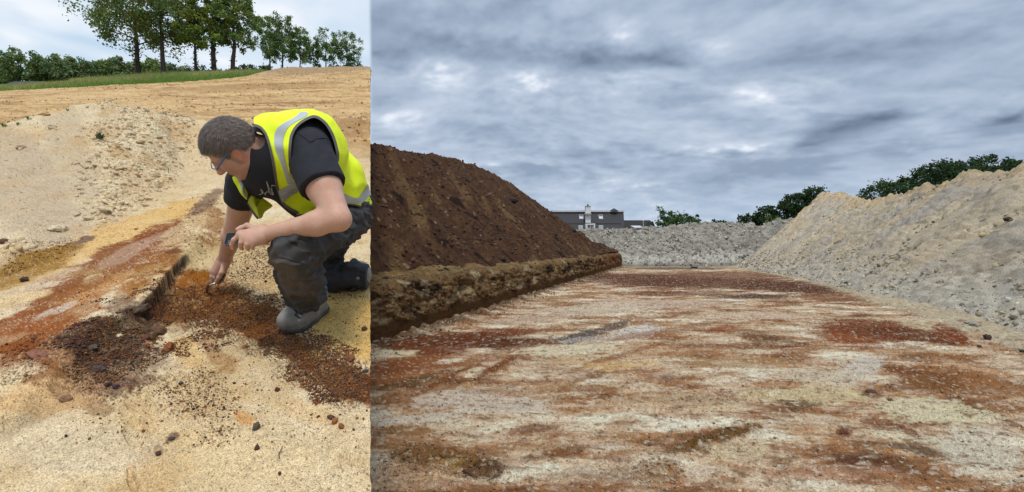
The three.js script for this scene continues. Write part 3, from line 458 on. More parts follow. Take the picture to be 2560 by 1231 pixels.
function floorY(X, d) {
  const n = fbm(X * 2, d * 2, 3), r = sumStain(ROUGH, X, d, n);
  let y = FLOOR + 0.014 * fbm(X * 0.7, d * 0.9, 3) + 0.022 * fbm(X * 1.3, d * 4.5, 4) + 0.008 * n2(X * 9, d * 18) + 0.012 * Math.max(0, ridge(X * 0.8 + 3, d * 5, 3));
  y += (0.35 + 1.4 * r) * 0.030 * (lumps(X * 3.6, d * 6) - 0.3) + (0.4 + 1.6 * r) * 0.016 * lumps(X * 10, d * 15) + 0.008 * lumps(X * 24, d * 32) + r * 0.03 * n;
  const e = X - footX(d); if (e < 0.7) y += 0.10 * sm(0.7, 0.0, e) * (0.4 + lumps(X * 4, d * 4));   // crumbs fallen from the wall
  const h = heapFootX(d) - X; if (h < 0.8) y += 0.06 * sm(0.8, 0, h) * (0.3 + lumps(X * 4, d * 4));
  return y;
}
function floorPaint(X, d, c) {
  const n = fbm(X * 1.2, d * 2.9, 4), n3_ = fbm(X * 3.4, d * 7.5, 4), big = fbm(X * 0.5 + 4, d * 0.7, 3), fin = fbm(X * 11, d * 20, 3);
  const w = 0.50 + 1.15 * fbm(X * 0.85 + 3, d * 1.5, 5, 0.6) + 0.45 * n + 0.35 * big + 0.25 * n3_;
  if (w < 0.3) mix3(mix3(c, rgb(92, 58, 36), 1), rgb(158, 112, 74), sm(-0.15, 0.3, w)); else if (w < 0.62) mix3(mix3(c, rgb(158, 112, 74), 1), rgb(206, 180, 146), sm(0.3, 0.62, w)); else mix3(mix3(c, rgb(200, 174, 142), 1), rgb(232, 220, 192), sm(0.62, 0.95, w));
  mix3(c, rgb(140, 88, 50), clamp(1.6 * n3_ - 0.25 + 0.2 * fin) * 0.75);
  mix3(c, rgb(196, 158, 110), clamp(fbm(X * 0.8 + 9, d * 1.6, 3) * 1.3) * 0.5);
  const s = fbm(X * 1.9 + 7, d * 6, 5, 0.65); mix3(c, rgb(104, 70, 52), clamp(s * 1.9 - 0.30) * 0.95); mix3(c, rgb(216, 204, 182), clamp(-s * 1.7 - 0.25) * 0.85);
  const s2 = fbm(X * 6 + 3, d * 13, 4, 0.6); mix3(c, rgb(84, 60, 46), clamp(s2 * 1.8 - 0.42) * 0.85); const s3 = fbm(X * 0.8 + 11, d * 2.2, 5, 0.6); mix3(c, rgb(132, 82, 46), clamp(s3 * 1.8 - 0.15) * 0.7); mix3(c, rgb(206, 186, 158), clamp(-s3 * 1.6 - 0.2) * 0.6);
  for (let i = 0; i < RIGHT.length; i++) { const f = RIGHT[i], q = stainAt(f, X, d, 0.45 * n + 0.5 * n3_ + 0.55 * fin); if (q > 0.004) mix3(c, f.color, q); }
  if (d < 14) { const [cd, id] = cells(X * 34, d * 38); if (id < 0.08 + 0.3 * clamp(n3_) && cd < 0.1 + 0.3 * (id * 57 % 1)) mix3(c, id * 31 % 1 < 0.7 ? rgb(84, 56, 42) : rgb(216, 204, 180), 0.75); }
  const e = X - footX(d); if (e < 0.6) mix3(c, rgb(82, 60, 38), 0.85 * sm(0.55, 0.1, e + 0.3 * n));
  const h = heapFootX(d) - X; if (h < 0.6) mix3(c, rgb(178, 164, 136), 0.9 * sm(0.5, 0.05, h + 0.35 * n));
  if (d > 35) mix3(c, rgb(160, 150, 134), sm(35.5, 37, d + n));
  const gr = n2(X * 26, d * 40) + 0.8 * n2(X * 62, d * 90); mix3(c, rgb(92, 66, 48), 0.8 * sm(0.45, 0.85, gr * 0.7 + 0.6 * n3_ + 0.5 * fin));
  mix3(c, rgb(112, 84, 60), 0.65 * sm(0.12, 0.5, fin + 0.5 * n3_ + 0.15 * gr)); mix3(c, rgb(226, 216, 192), 0.5 * sm(0.2, 0.55, -fin + 0.3 * gr - 0.3 * n3_));
  kr(c, 1.06 + 0.26 * fin + 0.26 * gr);
}
const floorMat = soil(0.9, 0.006, 0.94);
struct('trench_floor', sheet(660, 480, (u, v, o) => {
  const d = 2.2 * Math.pow(40 / 2.2, v), a = Math.max(footX(d) - 0.5, -0.36 * d - 0.4), b = Math.min(heapFootX(d) + 1.4, 1.12 * d + 0.8), X = lerp(a, b, u);
  o.x = X; o.z = -d; o.y = floorY(X, d); floorPaint(X, d, o.c);
}), floorMat);
struct('trench_floor', sheet(60, 60, (u, v, o) => {           // the floor goes on behind the camera
  const d = lerp(-7, 2.2, v), X = lerp(-2.6, 8.5, u); o.x = X; o.z = -d; o.y = floorY(X, d) - 0.02 * (1 - v); floorPaint(X, d, o.c);
}), floorMat);

// the cut wall of the trench with the bench of grass-topped subsoil above it
const TU = [0.3387, 0.9409], TN = [-0.9409, 0.3387], TO = [-2.25, 7.6];  // along the trench, away from it, foot at the frame edge
const trenchAt = (t, m) => [TO[0] + t * TU[0] + m * TN[0], TO[1] + t * TU[1] + m * TN[1]];
const T_END = 33.4;
function wallAt(t, s) {                                       // s runs up the face (0..1) and then back over the bench
  const top = 1.0 + 0.11 * fbm(t * 0.45, 3, 3) + 0.05 * fbm(t * 2.1, 7, 3), notch = sm(0.2, 0.6, fbm(t * 0.9 + 60, Math.min(s, 0.9) * 0.8, 3));
  const rough = sm(0.30, 0.40, s + 0.10 * fbm(t * 1.1, 4, 3));
  let m, y;
  if (s < 1) { y = FLOOR - 0.05 + (top + 0.05) * (1 - Math.pow(1 - s, 1.05)); m = 0.02 + 0.10 * s * s - rough * (0.13 * fbm(t * 1.5, s * 3.4, 4) + 0.09 * (lumps(t * 3.2, s * 4.2) - 0.35) + 0.07 * (lumps(t * 8, s * 9) - 0.3) + 0.04 * lumps(t * 19, s * 20)) * sm(1.0, 0.85, s) + (1 - rough) * (-0.05 + 0.01 * n2(t * 3, s * 6)) + 0.08 * sm(0.9, 1.0, s) + 0.22 * notch * sm(0.35, 0.6, s); }
  else { m = 0.20 + 0.22 * notch * sm(1.25, 1, s) + (s - 1) * 1.7; y = FLOOR + top + 0.07 * (s - 1) + sm(1, 1.3, s) * (0.04 * fbm(t * 2.2, m * 3, 4) + 0.04 * lumps(t * 4, m * 5)); }
  const end = sm(T_END - 0.8, T_END, t); m += end * end * 1.0 * (s < 1 ? 1 : 0.4) + 0.12 * fbm(t * 0.35, 8, 2) + 0.10 * sm(0.45, 0.95, s) * fbm(t * 1.1, 21, 3);
  if (s > 0.7) y += (0.09 * fbm(t * 1.4, s * 1.5 + 9, 4) + 0.08 * (lumps(t * 2.4, s * 2.6) - 0.3) + 0.04 * (lumps(t * 7, s * 7) - 0.3)) * sm(0.7, 0.95, s);
  const [X, d] = trenchAt(t, m); return [X, y, d, m, rough];
}
function wallPaint(t, s, m, rough, c) {
  const a = fbm(t * 2.2, s * 6, 4), b = fbm(t * 0.9 + 5, s * 2.2, 3), e = fbm(t * 6, s * 9, 4, 0.6);
  mix3(mix3(c, rgb(112, 88, 60), 1), rgb(152, 126, 90), clamp(0.15 + 1.3 * a) * 0.8); mix3(c, rgb(70, 52, 38), clamp(e * 1.6) * 0.7);
  mix3(c, rgb(44, 33, 26), sm(0.16, 0.34, b + 0.45 * a + 0.25 * e) * 0.92);
  mix3(c, rgb(164, 148, 116), sm(0.25, 0.45, fbm(t * 1.4 + 40, s * 3, 3) + 0.3 * e) * 0.7);
  mix3(c, mix3(rgb(88, 62, 36), rgb(70, 49, 30), clamp(0.5 + fbm(t * 1.2, s * 14, 3))), 1 - rough);
  mix3(c, rgb(58, 36, 22), 0.5 * (1 - sm(0.02, 0.2, s + 0.06 * a)));
  mix3(c, rgb(96, 60, 40), 0.6 * sm(14, 28, t));
  const bench = sm(0.9, 1.12, s + 0.12 * a + 0.10 * b + 0.06 * e);
  if (bench > 0) { const f = [...c]; mix3(mix3(c, rgb(128, 104, 70), 1), rgb(92, 72, 46), clamp(0.4 + a + 0.6 * e)); mix3(c, rgb(88, 92, 42), sm(0.25, 0.5, fbm(t * 1.1, m * 3, 3)) * 0.7); mix3(c, rgb(152, 126, 90), clamp(b) * 0.7); for (let i = 0; i < 3; i++) c[i] = lerp(f[i], c[i], bench); }
  kr(c, 1.22 + 0.45 * n2(t * 16, s * 18) + 0.5 * n2(t * 40, s * 45));
}
struct('trench_wall', sheet(760, 110, (u, v, o) => {
  const t = -2.5 + (T_END + 2.5) * Math.pow(u, 1.55), s = v * 1.9, w = wallAt(t, s);
  o.x = w[0]; o.z = -w[2]; o.y = w[1]; o.s = t; o.t = s; wallPaint(t, s, w[3], w[4], o.c);
}, true), soil(0.7, 0.010));
// brown topsoil heap on the bench
const RIDGE = [[-8, 2.7], [4.6, 3.22], [12, 4.0], [16.6, 4.65], [21.4, 4.85], [25, 4.15], [27, 3.6]];
function moundH(t, m) {                                       // height over the bench
  const front = 0.775 * (m - lerp(0.95, 0.42, sm(3, 11, t)) + 0.3 * fbm(t * 0.6, 5, 3) * sm(3, 0.5, m)), cap = along(RIDGE, 0, t) - BENCH, end = 4.3 + 1.15 * (26.3 - t) - 0.12 * Math.max(0, 11 - m) * 2, back = 0.62 * (19 - m);
  const k = 0.22, smin = (a, b) => { const h = clamp(0.5 + 0.5 * (b - a) / k); return lerp(b, a, h) - k * h * (1 - h); };
  let h = smin(smin(front, cap), Math.min(end, back));
  const berm = Math.min(0.55 * (m - 0.1), 0.62 * sm(T_END + 0.4, T_END - 3, t)) * sm(20, 26, t); h = Math.max(h, berm);
  return h;
}
function moundY(t, m) {
  let h = moundH(t, m);
  if (h < -0.05) return BENCH + Math.max(h, -0.3);
  const k = sm(-0.1, 0.5, h);
  h += k * (0.15 * fbm(t * 0.8, m * 0.8, 4) + 0.10 * ridge(t * 0.8 + 0.3 * m, m * 0.22, 3) + 0.16 * sm(0.2, 0.6, fbm(t * 0.35 + 9, m * 0.5, 2)) * fbm(t * 2.2, m * 2.2, 3) + 0.13 * (lumps(t * 1.7, m * 1.7) - 0.35) + 0.075 * (lumps(t * 4.1, m * 4.1) - 0.3) + 0.035 * lumps(t * 9, m * 9));
  return BENCH + h;
}
function moundPaint(t, m, c) {
  const a = fbm(t * 1.5, m * 1.5, 4), b = fbm(t * 0.4 + 3, m * 0.35, 3), f = fbm(t * 5, m * 5, 3);
  mix3(mix3(c, rgb(90, 65, 48), 1), rgb(66, 46, 35), clamp(0.4 + 1.1 * a)); mix3(c, rgb(120, 92, 62), clamp(0.1 + 0.9 * f) * 0.55);
  const st = fbm((t * 0.8 - m) * 0.9, (t + m * 0.8) * 0.16 + 2, 3); mix3(c, rgb(130, 104, 68), sm(0.12, 0.5, st + 0.2 * f) * 0.6 * sm(8.5, 4, m));
  mix3(c, rgb(94, 64, 45), clamp(b * 1.4) * 0.7); mix3(c, rgb(56, 40, 34), 0.7 * sm(8, 11, m + 2.4 * a) * sm(26, 20, t));
  mix3(c, rgb(40, 30, 27), sm(0.34, 0.5, fbm(t * 1.1 + 31, m * 1.1, 3)) * 0.85);
  const [cd, id] = cells(t * 7, m * 7); if (id < 0.16 && cd < 0.3) mix3(c, id < 0.05 ? rgb(160, 136, 110) : id < 0.1 ? rgb(118, 74, 54) : rgb(42, 32, 28), 0.8);
  kr(c, 1.0 + 0.34 * n2(t * 13, m * 13) + 0.24 * n2(t * 31, m * 31));
}
{
  const g = sheet(460, 250, (u, v, o) => {
    const t = lerp(-6, T_END + 2.5, u), reach = clamp((TO[0] + TU[0] * t + 0.25 - CUT * (TO[1] + TU[1] * t)) / (0.9409 + CUT * 0.3387), 0.3, 19.2), m0 = lerp(0.62, 0.32, sm(6, 11, t)), m = m0 + (Math.max(reach, m0 + 0.1) - m0) * Math.pow(v, 1.25); const [X, d] = trenchAt(t, m); o.x = X; o.z = -d; o.y = moundY(t, m); o.s = t; o.t = m; moundPaint(t, m, o.c);
  }, true);
  const md = mesh('soil_mound', g, soil(1.5, 0.02, 1)); tag(md, 'long high mound of dark brown topsoil along the trench edge', 'soil heap');
}
// pale sand heap along the other side
const HCREST = [[14.3, 2.8, 3], [15.0, 2.9, 6], [16.0, 2.85, 9], [16.8, 2.8, 12], [17.4, 2.8, 14.5]];
for (const [px, py, d] of [[2558, 416, 17], [2524, 432, 17.6], [2495, 434, 18.2], [2453, 438, 19], [2409, 445, 20], [2391, 458, 20.5], [2343, 468, 21.6], [2290, 475, 23.6], [2257, 498, 25], [2233, 492, 26.2], [2201, 508, 28], [2156, 504, 31], [2135, 496, 33], [2112, 485, 35], [2061, 484, 37], [2037, 506, 37.6], [2002, 540, 37.7], [1965, 598, 37.6], [1900, 640, 37.2], [1850, 663, 37]]) { const p = at(px, py, d); HCREST.push([p.x, p.y, d]); }
const HFOOT = [[8.2, 6], [9.0, 8.6], [10.4, 11.4], [11.2, 14.2], [11.6, 16.4], [12.1, 18.2], [12.4, 19], [12.7, 19.8], [13.0, 20.8], [13.3, 21.8], [13.5, 22.4], [13.9, 23.6], [14.3, 25.3], [14.5, 26.4], [14.7, 27.4], [14.9, 29], [15.3, 31.2], [15.7, 32.6], [16.0, 33.8], [16.4, 35], [16.55, 35.6], [16.7, 36.1], [16.8, 36.5], [16.85, 36.8], [16.9, 37]];
HCREST.unshift([12.5, 2.2, -3]); HFOOT.unshift([6.0, 1.0]); HCREST.unshift([11.5, 2.0, -9]); HFOOT.unshift([5.5, -6]);
const cum = [0]; for (let i = 1; i < HCREST.length; i++) cum.push(cum[i - 1] + Math.hypot(HCREST[i][0] - HCREST[i - 1][0], HCREST[i][2] - HCREST[i - 1][2]) * (HCREST[i][2] < 15 ? 0.6 : 1) + 0.15);
function heapPoint(s, v) {                                    // s in metres along the crest, v from foot 0 over crest 1 to the far side 1.8
  let i = 0; while (i + 2 < cum.length && cum[i + 1] < s) i++;
  const t = clamp((s - cum[i]) / (cum[i + 1] - cum[i])), C = HCREST[i].map((a, j) => lerp(a, HCREST[i + 1][j], t)), f = HFOOT[i].map((a, j) => lerp(a, HFOOT[i + 1][j], t));
  if (v <= 1) { const w = v * (0.86 + 0.14 * v); return [lerp(f[0], C[0], v), lerp(FLOOR - 0.08, C[1], w) , lerp(f[1], C[2], v)]; }
  const q = v - 1, dx = C[0] - f[0], dz = C[2] - f[1]; return [C[0] + dx * q, C[1] - q * (C[1] + 1.9) * 1.1 - 0.3 * q * q, C[2] + dz * q];
}
{
  const S = cum[cum.length - 1], SNEAR = cum[3];
  const g = sheet(520, 250, (u, v, o) => {
    const s = u < 0.1 ? lerp(0, SNEAR, u / 0.1) : lerp(SNEAR, S, (u - 0.1) / 0.9), vv = v * 1.45, p = heapPoint(s, vv), a = fbm(s * 0.5, vv * 4, 4), L = 9;   // L: about the length of the slope in metres
    const gul = ridge(s * 0.9 + 0.3 * n2(vv * 6, s), vv * 1.3 + 3, 3), lm = lumps(s * 2.4, vv * L * 1.5), lm2 = lumps(s * 6, vv * L * 4), lm3 = lumps(s * 13, vv * L * 9);
    const k = sm(0, 0.08, vv), foot = sm(0.35, 0.05, vv), slide = sm(0.0, 0.4, n2(s * 0.35, vv * 1.5)) ;
    const up = k * (0.20 * a + 0.16 * gul * sm(0.1, 0.5, vv) + (1 - 0.6 * slide) * (0.17 * (lm - 0.3) + 0.10 * (lm2 - 0.3) + 0.02 * lm3)) + 0.06 * foot * lumps(s * 4, vv * L * 3) + 0.26 * sm(0.85, 1, vv) * sm(1.15, 1, vv) * (lumps(s * 1.4, 3) + 0.5 * lumps(s * 3.7, 8) - 0.4);
    o.s = s; o.t = vv * L; o.x = p[0] - 0.4 * up; o.y = p[1] + 0.8 * up; o.z = -p[2];
    const b = fbm(s * 0.35 + 7, vv * 2.4, 3), f = fbm(s * 4, vv * L * 2.5, 3), c = o.c;
    mix3(mix3(c, rgb(170, 156, 132), 1), rgb(142, 134, 122), clamp(0.3 + 1.2 * a + 0.4 * f)); mix3(c, rgb(178, 154, 116), sm(0.1, 0.55, b + 0.35 * a) * 0.4 * sm(1.1, 0.7, vv));
    mix3(c, rgb(150, 144, 136), sm(0.0, 0.4, fbm(s * 0.5 + 50, vv * 1.6, 3)) * 0.7); mix3(c, rgb(194, 182, 156), clamp(f * 1.3 - 0.1) * 0.6); mix3(c, rgb(120, 104, 84), sm(0.25, 0.5, fbm(s * 1.2 + 9, vv * 5, 4)) * 0.45);
    mix3(c, rgb(176, 152, 112), 0.6 * sm(0.82, 1, vv + 0.1 * f)); mix3(c, rgb(168, 164, 152), 0.5 * foot);
    kr(c, (1.58 + 0.26 * n2(s * 9, vv * 80) + 0.16 * n2(s * 22, vv * 190) + 0.12 * f));
  });
  tag(mesh('sand_heap', g, soil(1.6, 0.02)), 'high pale sand heap bordering the trench opposite the brown mound', 'sand heap');
}
// grey sand bank across the far end
const BC = [[1300, 590], [1380, 580], [1458, 577], [1472, 571], [1500, 575], [1532, 573], [1592, 575], [1610, 570], [1628, 568], [1645, 573], [1660, 567], [1686, 563], [1720, 561], [1755, 558], [1775, 555], [1800, 558], [1877, 557], [1901, 567], [1934, 550], [1990, 548], [2080, 545], [2200, 545]];
{
  const g = sheet(420, 110, (u, v, o) => {
    const px = lerp(1310, 2180, u), py = along(BC, 0, px), d = 41, top = at(px, py, d), vv = v * 1.5, X = top.x, f = fbm(X * 3, vv * 12, 3), a = fbm(X * 0.9, vv * 3, 4), lm = lumps(X * 2.0, vv * 9) - 0.3, l2 = lumps(X * 4.6, vv * 20) - 0.3, l3 = lumps(X * 9, vv * 40);
    const w = Math.pow(Math.min(vv, 1), 0.85), k = sm(0, 0.12, vv), up = k * (0.16 * a + 0.26 * lm + 0.15 * l2 + 0.07 * l3);
    o.s = X; o.t = vv * 4; o.x = X + 0.1 * f; o.y = vv < 1 ? lerp(FLOOR - 0.05, top.y, w) : top.y - (vv - 1) * 6; o.z = -(vv < 1 ? lerp(37.2, d, vv) : d + (vv - 1) * 7); o.y += 0.7 * up; o.z += 0.7 * up;
    const c = o.c; mix3(mix3(c, rgb(164, 160, 148), 1), rgb(130, 126, 116), clamp(0.3 + 1.2 * a + 0.7 * f)); mix3(c, rgb(194, 192, 182), clamp(f * 1.5) * 0.6); mix3(c, rgb(204, 202, 192), 0.6 * sm(0.34, 0.14, vv + 0.1 * a) * sm(0.02, 0.1, vv)); mix3(c, rgb(120, 112, 100), 0.6 * sm(0.08, 0.02, vv));
    mix3(c, rgb(100, 94, 84), sm(0.3, 0.5, fbm(X * 2.4 + 20, vv * 9, 3)) * 0.5);
    kr(c, 1.25 + 0.26 * n2(X * 8, vv * 60) + 0.16 * n2(X * 20, vv * 140));
  });
  tag(mesh('sand_bank', g, soil(2, 0.03)), 'lumpy grey sand bank closing the far end of the trench', 'sand heap');
}
// ---------------------------------------------------------------- trees
const barkMat = painted(0.95), leafMat = new THREE.MeshPhysicalMaterial({ vertexColors: true, roughness: 0.75, side: THREE.DoubleSide, transmission: 0.25, thickness: 0, specularIntensity: 0.3 });
function limb(pts, r0, r1, sides = 6) {
  const c = new THREE.CatmullRomCurve3(pts), n = Math.max(4, pts.length * 3), g = new THREE.TubeGeometry(c, n, 1, sides), p = g.attributes.position;
  for (let i = 0; i <= n; i++) { const q = c.getPointAt(i / n), r = lerp(r0, r1, i / n); for (let k = 0; k <= sides; k++) { const j = i * (sides + 1) + k; p.setXYZ(j, q.x + (p.getX(j) - q.x) * r, q.y + (p.getY(j) - q.y) * r, q.z + (p.getZ(j) - q.z) * r); } }
  g.deleteAttribute('uv'); g.computeVertexNormals(); return g;
}
// H height, b height of the lowest foliage, R crown radius; leaf size in metres
function treeShapes({ H, b, R, r0, lean = 0, leaf = 0.2, clumps = 90, per = 60, color = [0.05, 0.085, 0.022], s = 1, shape = 1, ivy = 0, light = 1 }) {
  seed(s * 97 + 13);
  const wood = [], top = V(lean * H * 0.8 + rr(-0.2, 0.2), H * 0.86, rr(-0.2, 0.2)), bend = rr(-0.25, 0.25);
  const trunk = [V(0, -0.3, 0), V(lean * H * 0.2 + bend * 0.4, b * 0.5, 0.05), V(lean * b + bend, b, 0), V(lean * H * 0.6 + bend * 0.5, H * 0.62, 0.1), top], tc = new THREE.CatmullRomCurve3(trunk);
  wood.push(limb(trunk, r0, r0 * 0.14, 7));
  const cent = [], ch = H - b, mid_ = b + ch * 0.48;
  const n = Math.round(clumps * 0.5), lim = 10;
  for (let i = 0; i < lim; i++) {
    const t = lerp(0.42, 0.92, i / lim), q = tc.getPointAt(t), a = i * 2.4 + rr(-0.4, 0.4), hh = clamp((q.y - b) / ch), w = R * Math.pow(Math.max(0.05, 1 - Math.pow(Math.abs(hh - 0.42) / 0.62, 2.2)), 0.5);
    const e = V(q.x + Math.cos(a) * w * rr(0.6, 0.85), q.y + ch * rr(0.06, 0.20), q.z + Math.sin(a) * w * rr(0.6, 0.85)), m = q.clone().lerp(e, 0.5).add(V(0, ch * 0.02, 0));
    wood.push(limb([q, m, e], r0 * lerp(0.38, 0.16, t), r0 * 0.06, 4));
    for (let k = 0; k < 3; k++) { const f = q.clone().lerp(e, rr(0.4, 0.9)), g = f.clone().add(V(gauss() * R * 0.22, rr(-0.05, 0.2) * ch, gauss() * R * 0.22)); wood.push(limb([f, f.clone().lerp(g, 0.5).add(V(0, 0.05, 0)), g], r0 * 0.1, r0 * 0.03, 3)); cent.push(g); }
    cent.push(e);
  }
  for (let i = 0; cent.length < clumps && i < clumps * 9; i++) {
    const a = rr(0, 6.2832), y = rr(0, 1), w = Math.pow(Math.max(0, 1 - Math.pow(Math.abs(y - 0.44) / 0.58, 2.2 * shape)), 0.5), k = Math.sqrt(rr(0.25, 1)), lump = 1 + 0.28 * n3(Math.cos(a) * 1.3 + s * 7, y * 2.4, Math.sin(a) * 1.3);
    const p = V(lean * (b + ch * y) + bend * 0.6 + Math.cos(a) * R * w * k * lump, b + ch * y, Math.sin(a) * R * w * k * lump);
    if (n3(p.x * 0.9 + s * 3.1, p.y * 0.9, p.z * 0.9) < -0.30) continue;
    cent.push(p);
  }
  const pos = [], col = [], nor = [];
  const leafAt = (p, sc, out, c) => {
    const d = V(gauss(), gauss() - 0.3, gauss()).normalize(), e = V(gauss(), gauss(), gauss()).cross(d).normalize(), L = sc * rr(0.7, 1.3), w = L * 0.34, f = V().crossVectors(d, e).multiplyScalar(w * 0.5);
    const A = p, B = p.clone().addScaledVector(d, L * 0.5).addScaledVector(e, w).add(f), C = p.clone().addScaledVector(d, L), D = p.clone().addScaledVector(d, L * 0.5).addScaledVector(e, -w).add(f);
    for (const q of [A, B, C, A, C, D]) pos.push(q.x, q.y, q.z);
    const nn = V().crossVectors(d, e); if (nn.dot(out) < 0) nn.negate(); nn.addScaledVector(out, 0.8).normalize();
    for (let i = 0; i < 6; i++) { nor.push(nn.x, nn.y, nn.z); col.push(c[0], c[1], c[2]); }
  };
  for (const q of cent) {
    const sp = R * rr(0.08, 0.16), tone = rr(0.75, 1.3), warm = rr(-0.12, 0.2), out0 = q.clone().sub(V(lean * mid_, mid_, 0)).normalize();
    for (let k = 0; k < per; k++) {
      const p = q.clone().add(V(gauss() * sp, gauss() * sp * 0.8, gauss() * sp)), v = tone * rr(0.7, 1.35);
      leafAt(p, leaf, out0, [color[0] * v * (1 + warm) * 2.5 * light, color[1] * v * 2.5 * light, color[2] * v * (1 - warm) * 2.5 * light]);
    }
  }
  for (let k = 0; k < ivy; k++) { const q = tc.getPointAt(rr(0.02, 0.42)), a = rr(0, 6.28); leafAt(V(q.x + Math.cos(a) * r0, q.y, q.z + Math.sin(a) * r0), leaf * 0.9, V(Math.cos(a), 0, Math.sin(a)), [color[0] * 0.8, color[1] * 0.8, color[2] * 0.8]); }
  const crown = new THREE.BufferGeometry(); crown.setAttribute('position', new THREE.Float32BufferAttribute(pos, 3)); crown.setAttribute('color', new THREE.Float32BufferAttribute(col, 3));
  crown.computeVertexNormals();
  const trunkG = mergeGeometries(wood); tint(trunkG, (x, y, z, o) => { const k = 1 + 0.5 * n3(x * 9, y * 3, z * 9); o[0] = 0.050 * k; o[1] = 0.040 * k; o[2] = 0.030 * k; });
  return [trunkG, crown];
}
function tree(name, label, opts, pos, group, turn = 0) {
  const t = thing(name, label, 'tree', pos, group), [w, c] = treeShapes(opts); mesh('trunk', w, barkMat, t); mesh('crown', c, leafMat, t); t.rotation.y = turn; return t;
}
const onHill = (px, d) => { const X = (px - CX) / F * d; return [X, hillY(X, d, false), -d]; };
// the avenue on the crest: five tall trees cut by the upper edge, then six smaller ones farther along
const dark = [0.046, 0.066, 0.022], fresh = [0.076, 0.104, 0.022];
tree('roadside_tree', 'tall dark leaning tree at the open end of the row, crown spreading widest', { H: 9.6, b: 3.8, R: 4.5, r0: 0.26, lean: -0.085, light: 1.35, leaf: 0.22, clumps: 120, per: 80, color: dark, s: 1, ivy: 70 }, onHill(347, 45));
tree('roadside_tree', 'tall dark tree with slender bent trunk, second along the row on the verge', { H: 10.2, b: 3.9, R: 3.4, r0: 0.24, lean: -0.05, light: 1.35, leaf: 0.22, clumps: 104, per: 76, color: dark, s: 2, ivy: 20 }, onHill(410, 44.6));
tree('roadside_tree', 'yellowish fresh green tree with thin ivy-covered trunk among darker neighbours', { H: 7.6, b: 3.2, R: 2.1, r0: 0.16, lean: -0.02, light: 1.3, leaf: 0.21, clumps: 80, per: 70, color: fresh, s: 3, ivy: 120 }, onHill(491, 46));
tree('roadside_tree', 'thick straight ivy-clad tree right beside the yellowish green one', { H: 10.6, b: 3.1, R: 2.1, r0: 0.26, lean: 0.0, light: 1.35, leaf: 0.22, clumps: 90, per: 76, color: [0.05, 0.074, 0.022], s: 4, ivy: 160 }, onHill(536, 47));
tree('roadside_tree', 'tall tree with forked bare trunk at the near side of the gap in the row', { H: 9.2, b: 3.2, R: 2.2, r0: 0.24, lean: -0.01, light: 1.35, leaf: 0.22, clumps: 104, per: 76, color: [0.05, 0.074, 0.022], s: 5, ivy: 20 }, onHill(581, 47.5));
tree('roadside_tree', 'smaller dark tree on the far side of the gap, beside a taller twin', { H: 10.2, b: 4.2, R: 2.2, r0: 0.16, light: 1.2, leaf: 0.22, clumps: 90, per: 62, color: [0.045, 0.074, 0.024], s: 6 }, onHill(677, 76));
tree('roadside_tree', 'dense dark tree, tallest of the far group beyond the gap', { H: 10.6, b: 3.8, R: 2.6, r0: 0.18, light: 1.2, leaf: 0.22, clumps: 110, per: 62, color: [0.042, 0.07, 0.022], s: 7, ivy: 60 }, onHill(706, 75));
tree('roadside_tree', 'slim lighter green tree beside the dense dark one of the far group', { H: 8.6, b: 4.0, R: 1.9, r0: 0.14, light: 1.2, leaf: 0.22, clumps: 72, per: 62, color: [0.056, 0.08, 0.024], s: 8 }, onHill(749, 77));
tree('roadside_tree', 'small thin-trunked tree half hidden between two wider far trees', { H: 7.6, b: 3.8, R: 1.6, r0: 0.11, light: 1.2, leaf: 0.21, clumps: 48, per: 54, color: [0.048, 0.072, 0.026], s: 9 }, onHill(783, 80));
tree('roadside_tree', 'round airy tree with sky showing through its crown, in the far group', { H: 8.6, b: 4.2, R: 2.2, r0: 0.14, light: 1.2, leaf: 0.21, clumps: 72, per: 56, color: [0.048, 0.08, 0.026], s: 10 }, onHill(815, 80));
tree('roadside_tree', 'broad tree ending the far group, above the brown earth mound', { H: 8.2, b: 4.0, R: 2.4, r0: 0.15, light: 1.2, leaf: 0.21, clumps: 80, per: 60, color: [0.044, 0.074, 0.024], s: 11 }, onHill(866, 82));
